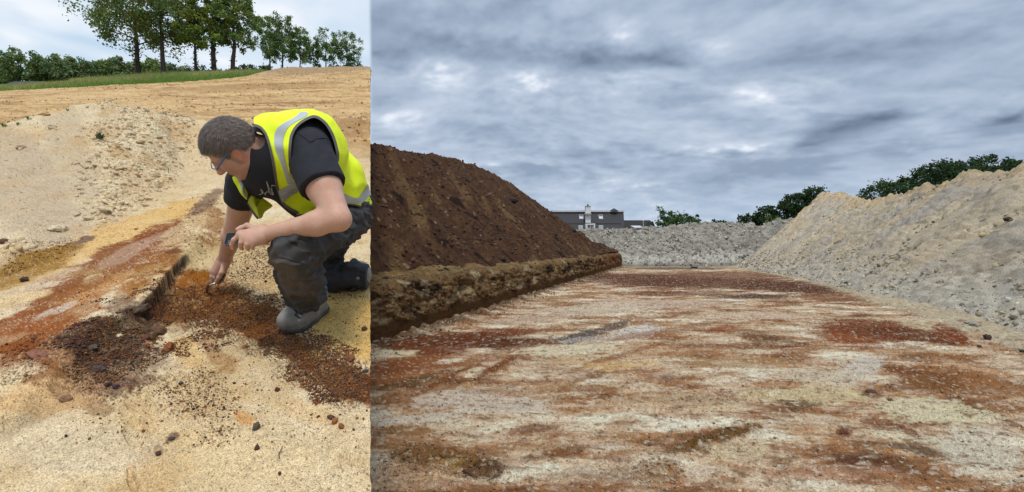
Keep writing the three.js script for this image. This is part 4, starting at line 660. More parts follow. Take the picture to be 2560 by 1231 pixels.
// treeline behind: one long row of round-headed trees
{
  const kinds = [21, 22, 23, 24].map((s, i) => treeShapes({ H: [9.2, 8.4, 9.8, 8.8][i], b: 3.2, R: [3.4, 3.0, 3.7, 2.8][i], r0: 0.16, leaf: 0.5, clumps: 100, per: 34, color: [[0.072, 0.104, 0.044], [0.082, 0.112, 0.040], [0.066, 0.098, 0.040], [0.076, 0.104, 0.048]][i], s, shape: 1.3 }));
  const spots = [[-14, 108, 1.0], [22, 110, 1.02], [50, 104, 1.16], [96, 112, 0.94], [126, 106, 1.12], [140, 110, 1.05], [178, 112, 1.0], [196, 110, 1.06], [228, 112, 0.98], [262, 114, 0.92], [292, 116, 0.86], [312, 114, 0.96], [352, 118, 0.8], [380, 116, 0.98], [412, 122, 0.78], [438, 122, 0.82], [462, 124, 0.76]];
  spots.forEach(([px, d, k], i) => { const t = thing('avenue_tree', 'round-headed grey-green tree in the long row behind the verge', 'tree', onHill(px, d), 'round-headed trees of the long row'); const [w, c] = kinds[i % 4]; mesh('trunk', w, barkMat, t); mesh('crown', c, leafMat, t); t.scale.setScalar(k * (px > 250 ? 1.0 : 0.86)); t.rotation.y = i * 1.7; });
  const far = [31, 32].map((s) => treeShapes({ H: 6.5, b: 0.3, R: 3.2, r0: 0.14, leaf: 0.55, clumps: 70, per: 30, color: [0.034, 0.056, 0.026], s, shape: 1.5 }));
  const low = [[466, 0.9], [480, 0.95], [505, 0.8], [520, 1.0], [548, 0.8], [566, 0.9], [592, 0.75], [600, 1.0], [624, 1.05], [640, 0.95], [660, 1.0], [690, 0.9], [722, 1.15], [745, 1.2], [776, 1.2], [800, 0.8], [832, 1.25], [846, 1.1], [862, 1.2], [884, 1.35]];
  low.forEach(([px, k], i) => { const t = thing('bushy_tree', 'low dark bushy tree in the woods behind the far group', 'tree', onHill(px, 122), 'bushy trees of the far woods'); const [w, c] = far[i % 2]; mesh('trunk', w, barkMat, t); mesh('crown', c, leafMat, t); t.scale.setScalar(k * (px > 668 ? 0.62 : 0.95)); t.rotation.y = i * 2.1; });
}
// trees on the right behind the sand heap and the bank
const onLow = (px, d) => [(px - CX) / F * d, -1.86, -d];
{
  const deep = [0.015, 0.030, 0.010], dk = (o) => ({ leaf: 0.29, per: 62, r0: 0.24, color: deep, ...o });
  tree('leafy_tree', 'bright green young tree rising beside the dark barn roof', { H: 7.2, b: 0.8, R: 2.2, r0: 0.14, leaf: 0.3, clumps: 90, per: 36, color: [0.026, 0.052, 0.014], s: 41 }, onLow(1667, 72));
  tree('leafy_tree', 'low pale green shrubby tree just right of the bright young tree', { H: 6.5, b: 0.4, R: 2.6, r0: 0.1, leaf: 0.3, clumps: 80, per: 34, color: [0.028, 0.05, 0.018], s: 42 }, onLow(1712, 72));
  tree('leafy_tree', 'small pointed dark tree rising out of the pale shrubby one', { H: 7.4, b: 2.0, R: 1.1, r0: 0.1, leaf: 0.3, clumps: 40, per: 34, color: [0.02, 0.04, 0.014], s: 43 }, onLow(1733, 73));
  tree('leafy_tree', 'tiny dark bush peeping over the middle of the grey bank', { H: 6.9, b: 1.0, R: 1.5, r0: 0.1, leaf: 0.34, clumps: 40, per: 30, color: deep, s: 44 }, onLow(1797, 82));
  tree('leafy_tree', 'small broad dark tree, lowest of the wood behind the bank', dk({ H: 6.6, b: 0.6, R: 2.6, clumps: 90, s: 45 }), onLow(1872, 74));
  tree('leafy_tree', 'roundish dark tree one step higher than the lowest of the wood', dk({ H: 7.6, b: 0.6, R: 2.4, clumps: 90, s: 46 }), onLow(1916, 72));
  tree('leafy_tree', 'yellowish green bush in front of the dark wood behind the bank', dk({ H: 6.0, b: 0.4, R: 1.3, clumps: 40, color: [0.05, 0.075, 0.02], s: 47 }), onLow(1934, 68));
  tree('leafy_tree', 'large dark tree rising to the peak of the sand heap', dk({ H: 9.2, b: 0.6, R: 3.0, clumps: 150, s: 48 }), onLow(1990, 70));
  tree('leafy_tree', 'tall dark tree just behind the first peak of the sand heap', dk({ H: 9.9, b: 0.8, R: 3.0, clumps: 150, s: 49 }), onLow(2030, 68));
  tree('leafy_tree', 'thin-leaved tree top sticking up over the heap peak', dk({ H: 9.8, b: 5, R: 1.3, clumps: 30, per: 26, s: 50 }), onLow(2070, 66));
  tree('leafy_tree', 'dark tree with loose outline filling the dip in the heap crest', dk({ H: 10.0, b: 0.8, R: 3.4, clumps: 150, s: 51 }), onLow(2215, 62));
  tree('leafy_tree', 'upright dark tree between the loose one and the big rounded ones', dk({ H: 10.8, b: 0.8, R: 2.6, clumps: 130, s: 52 }), onLow(2275, 62));
  tree('leafy_tree', 'large rounded dark tree, first of the big trees above the heap', dk({ H: 12.0, b: 0.8, R: 3.6, clumps: 190, s: 53 }), onLow(2345, 60));
  tree('leafy_tree', 'second large rounded dark tree above the heap, wide flat top', dk({ H: 12.4, b: 0.8, R: 3.6, clumps: 190, s: 54 }), onLow(2410, 60));
  tree('leafy_tree', 'highest dark round tree above the heap crest near the frame edge', dk({ H: 12.7, b: 0.8, R: 3.3, clumps: 180, s: 55 }), onLow(2490, 60));
  tree('leafy_tree', 'dark tree cut by the frame edge above the sand heap', dk({ H: 12.3, b: 0.8, R: 2.8, clumps: 120, s: 56 }), onLow(2556, 60));
}
// grass on the verge along the crest
{
  const tuft = []; seed(9);
  for (let k = 0; k < 9; k++) { const a = rr(0, 6.28), L = rr(0.5, 1), b = rr(0.15, 0.45), w = 0.03, x = Math.cos(a) * 0.12, z = Math.sin(a) * 0.12, ux = Math.cos(a + 1.5) * w, uz = Math.sin(a + 1.5) * w, tx = x + Math.cos(a) * b, tz = z + Math.sin(a) * b; tuft.push(x - ux, 0, z - uz, x + ux, 0, z + uz, (x + tx) / 2 + ux * 0.7, L * 0.6, (z + tz) / 2 + uz * 0.7, x - ux, 0, z - uz, (x + tx) / 2 + ux * 0.7, L * 0.6, (z + tz) / 2 + uz * 0.7, (x + tx) / 2 - ux * 0.7, L * 0.6, (z + tz) / 2 - uz * 0.7, (x + tx) / 2 - ux * 0.7, L * 0.6, (z + tz) / 2 - uz * 0.7, (x + tx) / 2 + ux * 0.7, L * 0.6, (z + tz) / 2 + uz * 0.7, tx, L, tz); }
  const g = new THREE.BufferGeometry(); g.setAttribute('position', new THREE.Float32BufferAttribute(tuft, 3)); g.computeVertexNormals();
  const spots = [], cols = []; seed(19);
  while (spots.length < 26000) {
    const d = rr(39.4, 60), X = rr(-58, CUT * d); if (d > 48 && rnd() < 0.7) continue; const px = CX + F * X / d; if (px > 925 || px < -60) continue; const e = d - 39.9 - clamp((X + 20) / 8) * 3; if (e < 0.25 * gauss()) continue;
    const n = fbm(X * 0.25, d * 0.35, 3); if (px > 660 && n < -0.1) continue;
    const h = (0.24 + 0.34 * sm(0, 2, e)) * (px > 660 ? 0.6 : 1) * rr(0.6, 1.2) * (px < 180 ? 0.75 : 1);
    spots.push([X, hillY(X, d, false) - 0.03, -d, h]); const lush = sm(0.05, -0.15, n + 0.1 * gauss()) , yel = sm(0.8, 2.5, e);
    const c = mix3(mix3([0.22, 0.36, 0.07], [0.52, 0.48, 0.22], 0.7 * yel * (1 - 0.6 * lush)), [0.55, 0.40, 0.26], rnd() < 0.2 ? 0.7 * yel : 0); cols.push(c);
  }
  const m = new THREE.InstancedMesh(g, std(0xffffff, 0.8, { side: THREE.DoubleSide }), spots.length), o = new THREE.Object3D(), cc = new THREE.Color();
  spots.forEach(([x, y, z, h], i) => { o.position.set(x, y, z); o.rotation.y = rnd() * 6.28; o.scale.set(0.9 * h + 0.25, h, 0.9 * h + 0.25); o.updateMatrix(); m.setMatrixAt(i, o.matrix); const v = rr(0.9, 1.5); m.setColorAt(i, cc.setRGB(cols[i][0] * v, cols[i][1] * v, cols[i][2] * v)); });
  m.name = 'grass'; m.castShadow = m.receiveShadow = true; scene.add(m); tag(m, 'tall green and yellowing grass on the verge under the tree row', 'grass', null, 'stuff');
}
// ---------------------------------------------------------------- buildings
const box = (x0, x1, y0, y1, z0, z1) => new THREE.BoxGeometry(x1 - x0, y1 - y0, z1 - z0).translate((x0 + x1) / 2, (y0 + y1) / 2, (z0 + z1) / 2);
const prism = (pts, x0, x1) => { const s = new THREE.Shape(); s.moveTo(pts[0][0], pts[0][1]); for (const p of pts.slice(1)) s.lineTo(p[0], p[1]); return new THREE.ExtrudeGeometry(s, { depth: x1 - x0, bevelEnabled: false }).rotateY(-Math.PI / 2).translate(x1, 0, 0); };  // outline in (z, y), drawn out along x
const grainy = (base, amount, freq) => { const W = 128, a = new Uint8Array(W * W * 4); seed(3); for (let j = 0; j < W; j++) for (let i = 0; i < W; i++) { const v = 1 + amount * (fbm(i / W * freq, j / W * freq * 0.5, 4)), o = (j * W + i) * 4; for (let m = 0; m < 3; m++) a[o + m] = clamp(base[m] * v, 0, 255); a[o + 3] = 255; } const t = new THREE.DataTexture(a, W, W); t.colorSpace = THREE.SRGBColorSpace; t.magFilter = THREE.LinearFilter; t.wrapS = t.wrapT = THREE.RepeatWrapping; t.repeat.set(0.4, 0.4); t.needsUpdate = true; return t; };
{
  // long house with a steep slate roof coming far down; d = 90
  const D = 88, k = D / F, x = (px) => (px - 1478) * k, y = (py) => (CY - py) * k + 1.86;
  const h = thing('house', 'long house with dark slate roof, skylights and a white chimney beyond the grey bank', 'house', [(1478 - CX) * k, -1.86, -D + 5.4]);
  const slate = new THREE.MeshStandardMaterial({ map: grainy([44, 44, 48], 0.25, 20), roughness: 0.75 }), white = std([0.62, 0.63, 0.64], 0.8), glass = new THREE.MeshPhysicalMaterial({ color: 0x20262c, roughness: 0.08, metalness: 0.0, clearcoat: 1 }), grey = std([0.19, 0.19, 0.19], 0.85), lead = std([0.38, 0.39, 0.41], 0.5);
  const ridgeY = y(531), eaveY = 0.9, run = 5.4, ridgeZ = -run;
  mesh('wall', box(x(1300), x(1546), 0, eaveY, -2 * run + 0.5, -0.35), white, h);
  mesh('gable_wall', prism([[-0.2, 0.9], [-run, ridgeY - 0.25], [-2 * run + 0.2, 0.9]], x(1546), x(1547.5)), white, h);
  // three bands of slate lapping over each other
  const roofAt = (t) => [lerp(eaveY, ridgeY, t), lerp(0, ridgeZ, t)];
  const bandT = [[0, 0.36], [0.36, 0.69], [0.69, 1]];
  bandT.forEach(([a, b], i) => { const [ya, za] = roofAt(a), [yb, zb] = roofAt(b); mesh('roof_slope', prism([[za + 0.10, ya + 0.06], [zb + (i < 2 ? 0.02 : 0), yb + 0.03], [zb - 0.2, yb - 0.12], [za - 0.2, ya - 0.16]], x(1300), x(1548)), slate, h); });
  mesh('roof_slope', prism([[ridgeZ, ridgeY], [-2 * run, eaveY], [-2 * run + 0.2, eaveY - 0.2], [ridgeZ, ridgeY - 0.2]], x(1300), x(1548)), slate, h);
  mesh('ridge_cap', prism([[ridgeZ + 0.35, ridgeY + 0.02], [ridgeZ + 0.3, ridgeY + 0.30], [ridgeZ - 0.3, ridgeY + 0.30], [ridgeZ - 0.35, ridgeY + 0.02]], x(1300), x(1560)), lead, h);
  // side wing that runs up to the verge: slanting end panel
  const end = new THREE.Shape(); end.moveTo(x(1546), 0.8); end.lineTo(x(1558.6), ridgeY - 0.05); end.lineTo(x(1560), ridgeY - 0.05); end.lineTo(x(1560), 0.8); end.closePath();
  mesh('end_panel', new THREE.ExtrudeGeometry(end, { depth: 0.3, bevelEnabled: false }).translate(0, 0, ridgeZ - 0.6), grey, h);
  { const [ya, za] = roofAt(0.02), [yb, zb] = roofAt(1), g = new THREE.BufferGeometry(); g.setAttribute('position', new THREE.Float32BufferAttribute([x(1547.6), ya + 0.05, za + 0.1, x(1547.6), yb + 0.03, zb, x(1559), yb + 0.03, zb, x(1547.6), ya - 0.15, za - 0.1, x(1547.6), yb - 0.17, zb - 0.15, x(1559), yb - 0.17, zb - 0.15], 3)); g.setIndex([0, 2, 1, 3, 4, 5, 0, 3, 5, 0, 5, 2, 2, 5, 4, 2, 4, 1]); const q = g.toNonIndexed(); q.computeVertexNormals(); q.setAttribute('uv', new THREE.Float32BufferAttribute(new Float32Array(36), 2)); mesh('roof_slope', q, slate, h); }
  const ch = mesh('chimney', box(x(1460), x(1472.5), ridgeY - 2.0, y(518.5), ridgeZ + 1.1, ridgeZ + 2.0), white, h);
  mesh('chimney_cap', box(x(1459.3), x(1473.2), y(518.5), y(517.6), ridgeZ + 1.0, ridgeZ + 2.1), lead, ch);
  const cowl = new THREE.CylinderGeometry(0.18, 0.14, 0.35, 10).translate(x(1466.5), y(516), ridgeZ + 1.5); mesh('chimney_pot', cowl, std(0x1a1a1c, 0.7), ch);
  mesh('flashing', box(x(1457.5), x(1472.8), y(538.5), y(535.5), ridgeZ + 1.05, ridgeZ + 2.6), lead, ch);
  const onRoof = (t, o = 0.1) => { const [yy, zz] = roofAt(t); return [yy + o * 0.7, zz + o * 0.7]; };
  const T = (py) => (y(py) - eaveY) / (ridgeY - eaveY);
  const skylight = (p0, p1, q0, q1) => {
    const [ya, za] = onRoof(T(q1), 0.14), [yb, zb] = onRoof(T(q0), 0.14), f = mesh('window', prism([[za, ya], [zb, yb], [zb - 0.14, yb - 0.12], [za - 0.14, ya - 0.12]], x(p0), x(p1)), lead, h);
    const [yc, zc] = onRoof(lerp(T(q1), T(q0), 0.12), 0.18), [yd, zd] = onRoof(lerp(T(q1), T(q0), 0.55), 0.18), m = mesh('pane', prism([[zc, yc], [zd, yd], [zd - 0.08, yd - 0.06], [zc - 0.08, yc - 0.06]], x(p0 + 1), x(p1 - 1)), std([0.55, 0.58, 0.62], 0.1), f);
    const [ye, ze] = onRoof(lerp(T(q1), T(q0), 0.62), 0.18), [yf, zf] = onRoof(lerp(T(q1), T(q0), 0.9), 0.18); mesh('pane', prism([[ze, ye], [zf, yf], [zf - 0.08, yf - 0.06], [ze - 0.08, ye - 0.06]], x(p0 + 1), x(p1 - 1)), glass, f); return m;
  };
  skylight(1446.5, 1457, 539, 550); skylight(1495, 1505, 539, 550);
  mesh('roof_vent', new THREE.CylinderGeometry(0.12, 0.12, 0.9, 8).translate(x(1468), y(548), onRoof(T(548), 0.4)[1]), std(0x17181a, 0.7), h);
  // dormer with white surround and two lower windows
  const dz = onRoof(T(574), 0.1)[1] + 0.6, dor = mesh('dormer', box(x(1458), x(1481), y(590), y(561), dz - 3.2, dz), white, h);
  mesh('window', box(x(1462.5), x(1477), y(588), y(564.5), dz - 0.05, dz + 0.03), glass, dor); mesh('mullion', box(x(1469.2), x(1470.4), y(588), y(564.5), dz + 0.031, dz + 0.06), lead, dor);
  for (const [a, b] of [[1441, 1451], [1490, 1500]]) { const w = mesh('window', box(x(a), x(b), y(584), y(565.5), onRoof(T(574))[1] - 0.5, onRoof(T(566))[1] + 1.15), white, h); mesh('pane', box(x(a + 1.2), x(b - 1.2), y(583), y(567), onRoof(T(566))[1] + 1.15, onRoof(T(566))[1] + 1.18), std([0.4, 0.45, 0.5], 0.08), w); }
  mesh('roof_ornament', new THREE.ConeGeometry(0.85, 0.5, 12).translate(x(1535), ridgeY + 0.5, ridgeZ), slate, h);
}
{
  const D = 96, k = D / F, x = (px) => (px - 1600) * k, y = (py) => (CY - py) * k + 1.86;
  const b = thing('barn', 'low dark barn with hipped roof standing behind the slate roofed house', 'barn', [(1600 - CX) * k, -1.86, -D + 4.5]);
  const slate = new THREE.MeshStandardMaterial({ map: grainy([40, 38, 39], 0.3, 20), roughness: 0.85 }), blk = std([0.012, 0.012, 0.014], 0.9);
  mesh('wall', box(x(1545), x(1640), 0, 2.1, -8, -1), blk, b);
  const P = (a, c) => { const g = new THREE.BufferGeometry(); g.setAttribute('position', new THREE.Float32BufferAttribute(a, 3)); g.setIndex(c); const q = g.toNonIndexed(); q.computeVertexNormals(); const uv = new Float32Array(q.attributes.position.count * 2); for (let i = 0; i < uv.length / 2; i++) { uv[i * 2] = q.attributes.position.getX(i); uv[i * 2 + 1] = q.attributes.position.getY(i); } q.setAttribute('uv', new THREE.BufferAttribute(uv, 2)); return q; };
  const ry = y(551), ey = 1.9, L = x(1540), Rr = x(1648), rA = x(1545), rB = x(1626);
  mesh('roof', P([L, ey, 0, Rr, ey, 0, rB, ry, -4.5, rA, ry, -4.5, L, ey, -9, Rr, ey, -9], [0, 1, 2, 0, 2, 3, 1, 5, 2, 5, 4, 3, 5, 3, 2, 4, 0, 3]), slate, b);
  const gb = new THREE.Shape(); gb.moveTo(x(1580), 1.5); gb.lineTo(x(1607), y(558)); gb.lineTo(x(1634), 1.5); gb.closePath();
  mesh('gable', new THREE.ExtrudeGeometry(gb, { depth: 3.5, bevelEnabled: false }).translate(0, 0, -1.0), blk, b);
  mesh('lean_to_roof', prism([[2.9, y(572.5)], [0.2, y(567)], [0.2, y(568)], [2.9, y(574)]], x(1562), x(1584)), std([0.5, 0.51, 0.52], 0.5), b);
}
{
  const p = at(1608.5, 580, 60), pole = thing('flagpole', 'thin white flagpole in front of the dark barn', 'pole', [p.x, -1.86, p.z]);
  mesh('shaft', new THREE.CylinderGeometry(0.03, 0.05, 4.95, 10).translate(0, 2.475, 0), std([0.6, 0.6, 0.6], 0.5), pole); mesh('finial', new THREE.SphereGeometry(0.07, 10, 8).translate(0, 4.98, 0), std([0.6, 0.6, 0.6], 0.4), pole);
}
// farm buildings half hidden behind the long tree row on the hillside
{
  const farm = (px, d, w, dep, hw, hr, label, wallC, roofC, wins) => {
    const [X, Y, Z] = onHill(px, d), f = thing('farm_building', label, 'building', [X, Y - 0.2, Z]), wm = std(wallC, 0.9);
    mesh('wall', box(-w / 2, w / 2, 0, hw, -dep, 0), wm, f);
    mesh('roof', prism([[0.3, hw - 0.1], [-dep / 2, hr], [-dep - 0.3, hw - 0.1], [-dep - 0.3, hw - 0.3], [-dep / 2, hr - 0.22], [0.3, hw - 0.3]], -w / 2 - 0.3, w / 2 + 0.3), std(roofC, 0.85), f);
    mesh('gable', prism([[-0.05, hw], [-dep / 2, hr - 0.25], [-dep + 0.05, hw]], -w / 2 + 0.05, w / 2 - 0.05), wm, f);
    for (const [x0, x1, y0, y1, c] of wins) { const q = mesh('window', box(x0, x1, y0, y1, -0.05, 0.05), std([0.6, 0.6, 0.6], 0.6), f); mesh('pane', box(x0 + 0.12, x1 - 0.12, y0 + 0.12, y1 - 0.12, 0.051, 0.07), std(c, 0.15), q); }
    return f;
  };
  farm(132, 100, 5.0, 6, 2.4, 3.6, 'grey-blue shed with a white window behind the row trees', [0.20, 0.22, 0.27], [0.10, 0.10, 0.11], [[-1.6, -0.2, 0.6, 1.6, [0.3, 0.33, 0.36]]]);
  farm(95, 102, 3.4, 5, 2.0, 3.0, 'small white shed seen between the trunks of the row', [0.55, 0.55, 0.53], [0.16, 0.15, 0.14], [[-0.8, 0, 0.6, 1.4, [0.05, 0.05, 0.06]]]);
  farm(38, 96, 6.0, 6, 2.2, 4.2, 'dark steep-roofed barn low behind the row, at its open end', [0.05, 0.045, 0.04], [0.055, 0.052, 0.05], [[-1.4, -0.3, 0.5, 1.6, [0.5, 0.5, 0.5]], [0.8, 1.9, 0.5, 1.6, [0.4, 0.4, 0.42]]]);
  farm(186, 104, 5.5, 6, 1.6, 2.4, 'low brown stable half hidden by the middle row trees', [0.10, 0.085, 0.07], [0.14, 0.13, 0.12], [[-1.5, -0.6, 0.4, 1.1, [0.4, 0.42, 0.44]]]);
}
{
  const [X, Y, Z] = onHill(655, 128), m = thing('radio_mast', 'very thin tall mast far away in the gap between the tree groups', 'mast', [X, Y, Z]);
  mesh('shaft', new THREE.CylinderGeometry(0.04, 0.09, 6.4, 6).translate(0, 3.2, 0), std([0.3, 0.31, 0.33], 0.6), m); mesh('tip', new THREE.CylinderGeometry(0.02, 0.03, 1.6, 6).translate(0, 7.2, 0), std([0.3, 0.31, 0.33], 0.6), m);
}
// ---------------------------------------------------------------- the kneeling man
const J = { Lsh: at(768, 380, 1.84), Lel: at(846, 548, 1.73), Lwr: at(662, 585, 1.74), Rsh: at(616, 458, 2.03), Rel: at(590, 565, 2.22), Rwr: at(561, 648, 2.42), neck: at(672, 382, 1.92), chest: at(694, 406, 1.98), belly: at(797, 464, 2.15), pelvis: at(834, 510, 2.3), scap: at(772, 368, 1.97),
  Lhip: at(868, 546, 2.2), Lkn: at(736, 628, 1.78), Lan: at(764, 742, 2.07), Rhip: at(850, 545, 2.4), Rkn: at(775, 686, 2.44), Ran: at(918, 689, 2.47) };
const PERSON_AT = (() => { const p = at(760, 800, 2.12); return [p.x, p.y, p.z]; })();
const person = thing('person', 'kneeling man in yellow safety vest and black work trousers scraping the soil', 'person', PERSON_AT);
const wear = (name, g, m, parent = person) => { g.translate(-PERSON_AT[0], -PERSON_AT[1], -PERSON_AT[2]); return mesh(name, g, m, parent); };

// head: own axes f (face), u (crown), l (left ear)
const HC = at(582, 372, 1.85), hf = V(-0.70, -0.69, 0.05).normalize(), hu0 = V(-0.49, 0.54, 0.66), hu = hu0.clone().addScaledVector(hf, -hu0.dot(hf)).normalize(), hl = hu.clone().cross(hf);
const HS = 0.875;
const H = (f, u, l) => HC.clone().addScaledVector(hf, f * HS).addScaledVector(hu, u * HS).addScaledVector(hl, l * HS);
const inHead = (x, y, z) => { x -= HC.x; y -= HC.y; z -= HC.z; return [(x * hf.x + y * hf.y + z * hf.z) / HS, (x * hu.x + y * hu.y + z * hu.z) / HS, (x * hl.x + y * hl.y + z * hl.z) / HS]; };
const ell = (f, u, l, cf, cu, cl, a, b, c) => { const x = (f - cf) / a, y = (u - cu) / b, z = (l - cl) / c, k = Math.sqrt(x * x + y * y + z * z); return (k - 1) * Math.min(a, b, c) * (k > 0 ? 1 : 1); };
const seg = (f, u, l, a, b, ra, rb) => { const dx = b[0] - a[0], dy = b[1] - a[1], dz = b[2] - a[2], ex = f - a[0], ey = u - a[1], ez = l - a[2], t = clamp((ex * dx + ey * dy + ez * dz) / (dx * dx + dy * dy + dz * dz)); return Math.hypot(ex - dx * t, ey - dy * t, ez - dz * t) - (ra + (rb - ra) * t); };
function skull(f, u, l) { return smin(ell(f, u, l, -0.012, 0.034, 0, 0.104, 0.092, 0.079), ell(f, u, l, -0.04, 0.0, 0, 0.072, 0.08, 0.07), 0.03); }
function headField(f, u, l) {
  const al = Math.abs(l);
  let d = skull(f, u, l);
  d = smin(d, ell(f, u, l, 0.030, -0.045, 0, 0.062, 0.078, 0.060), 0.035);
  d = smin(d, seg(f, u, al, [-0.005, -0.062, 0.055], [0.055, -0.098, 0.024], 0.020, 0.018), 0.035);   // jaw
  d = smin(d, ell(f, u, l, 0.071, -0.102, 0, 0.022, 0.020, 0.024), 0.02);
  d = smin(d, ell(f, u, al, 0.062, -0.030, 0.036, 0.024, 0.024, 0.022), 0.025);                      // cheeks
  d = smin(d, seg(f, u, al, [0.090, 0.016, 0.012], [0.074, 0.018, 0.044], 0.010, 0.009), 0.016);     // brow
  d = smin(d, seg(f, u, l, [0.094, 0.010, 0], [0.116, -0.034, 0], 0.009, 0.014), 0.014);             // nose
  d = smin(d, ell(f, u, al, 0.104, -0.037, 0.011, 0.011, 0.009, 0.009), 0.008);
  d = Math.max(d, -ell(f, u, al, 0.094, -0.004, 0.031, 0.014, 0.011, 0.016));
  d = smin(d, ell(f, u, al, 0.077, -0.003, 0.031, 0.0125, 0.0125, 0.0125), 0.004);                   // eyes
  d = smin(d, seg(f, u, al, [0.092, -0.066, 0], [0.080, -0.068, 0.022], 0.008, 0.005), 0.008);
  d = smin(d, seg(f, u, al, [0.088, -0.078, 0], [0.078, -0.077, 0.020], 0.008, 0.005), 0.006);
  // ear: a leaning shell with a rim and a hollow
  const ef = f + 0.006 + 0.25 * (u + 0.01), eu = u + 0.010, el = al - 0.080 + 0.35 * (f + 0.02);
  let ear = ell(ef, eu, el, 0, 0, 0, 0.019, 0.034, 0.0085);
  ear = Math.max(ear, -ell(ef, eu, el, 0.002, 0.002, 0.010, 0.011, 0.020, 0.009));
  ear = smin(ear, ell(ef, eu, el, 0.004, -0.026, 0, 0.010, 0.011, 0.007), 0.006);
  return smin(d, ear, 0.006);
}
const neckField = joined([cone(H(-0.030, -0.045, 0), J.neck, 0.062, 0.070), cone(H(-0.005, -0.07, 0), at(655, 412, 1.92), 0.05, 0.062)], 0.03);
const handSkin = (list, k) => joined(list, k);
// left hand, back towards us, fingers closed over the phone
const LW = [[656, 576, 1.748], [656, 582, 1.737], [657, 589, 1.733], [659, 595, 1.74]].map((p) => at(...p));
const LK = [[602, 586, 1.722], [609, 593, 1.712], [619, 601, 1.711], [631, 606, 1.718]].map((p) => at(...p));
const fingers = (chains, r) => chains.flatMap((c) => { const q = c.map((p) => p.isVector3 ? p : at(...p)); return q.slice(0, -1).map((a, i) => cone(a, q[i + 1], r * (1 - 0.07 * i), r * (1 - 0.07 * (i + 1)))); });
const leftHand = (() => {
  const palm = joined([...LK.map((k, i) => cone(LW[i], k, 0.019, 0.0125)), cone(LW[0], LW[3], 0.019, 0.019), cone(LK[0], LK[3], 0.010, 0.009)], 0.018);
  const chains = [[LK[0], [584, 600, 1.716], [579, 612, 1.724], [581, 621, 1.738]], [LK[1], [602, 607, 1.703], [601, 616, 1.712], [604, 622, 1.728]], [LK[2], [616.5, 612, 1.703], [617, 619, 1.713], [619, 623, 1.73]], [LK[3], [630, 614, 1.714], [630, 620, 1.722], [632, 622, 1.738]]];
  const each = chains.map((c, i) => joined(fingers([c], [0.0092, 0.0092, 0.0088, 0.0078][i]), 0.002)), thumb = joined(fingers([[[642, 576, 1.756], [618, 565, 1.764], [603, 571, 1.762], [595, 574.5, 1.756]]], 0.0115), 0.006);
  return (x, y, z) => { let f = 1e9; for (const e of each) f = Math.min(f, e(x, y, z)); return smin(smin(palm(x, y, z), f, 0.008), thumb(x, y, z), 0.010); };
})();
const RW = [[553, 646, 2.425], [558, 646, 2.41], [563, 648, 2.41], [568, 650, 2.42]].map((p) => at(...p));
const RK = [[532, 678, 2.445], [539, 679, 2.43], [548, 682, 2.435], [556, 684, 2.45]].map((p) => at(...p));
const rightHand = (() => {
  const palm = joined([...RK.map((k, i) => cone(RW[i], k, 0.020, 0.014)), cone(RK[0], RK[3], 0.012, 0.011)], 0.018);
  const chains = [[RK[0], [528.5, 691, 2.44], [530, 705, 2.452]], [RK[1], [536, 694, 2.435], [541, 706, 2.45]], [RK[2], [548, 697, 2.44], [549, 707, 2.455]], [RK[3], [557, 694, 2.455], [556, 703, 2.462]]];
  const each = chains.map((c, i) => joined(fingers([c], [0.0100, 0.0098, 0.0094, 0.0086][i]), 0.002)), thumb = joined(fingers([[[560, 662, 2.40], [553, 682, 2.385], [547, 694, 2.39], [541, 705, 2.405]]], 0.0120), 0.006);
  return (x, y, z) => { let f = 1e9; for (const e of each) f = Math.min(f, e(x, y, z)); return smin(smin(palm(x, y, z), f, 0.008), thumb(x, y, z), 0.010); };
})();
const mid = (a, b, t) => a.clone().lerp(b, t);
const leftArm = joined([cone(J.Lsh, mid(J.Lsh, J.Lel, 0.55), 0.068, 0.060), cone(mid(J.Lsh, J.Lel, 0.55), J.Lel, 0.060, 0.043), cone(J.Lel, mid(J.Lel, J.Lwr, 0.3), 0.040, 0.043), cone(mid(J.Lel, J.Lwr, 0.3), J.Lwr, 0.042, 0.025), cone(LW[0], LW[3], 0.017, 0.017)], 0.022);
const rightArm = joined([cone(J.Rsh, J.Rel, 0.060, 0.045), cone(J.Rel, mid(J.Rel, J.Rwr, 0.3), 0.043, 0.045), cone(mid(J.Rel, J.Rwr, 0.3), J.Rwr, 0.045, 0.029), cone(RW[0], RW[3], 0.019, 0.019)], 0.025);
const skinTone = [0.56, 0.335, 0.245];
function skinPaint(x, y, z, o) {
  const n = fbm3(x * 22, y * 22, z * 22, 3), m = n3(x * 160, y * 160, z * 160);
  const v = n3(x * 45 + 9, y * 45, z * 45), k = 1 + 0.06 * n3(x * 300, y * 300, z * 300); o[0] = skinTone[0] * k * (1 + 0.07 * n); o[1] = skinTone[1] * k * (1 + 0.20 * n + 0.10 * m - 0.10 * Math.max(0, v)); o[2] = skinTone[2] * k * (1 + 0.24 * n + 0.12 * m - 0.12 * Math.max(0, v));
}
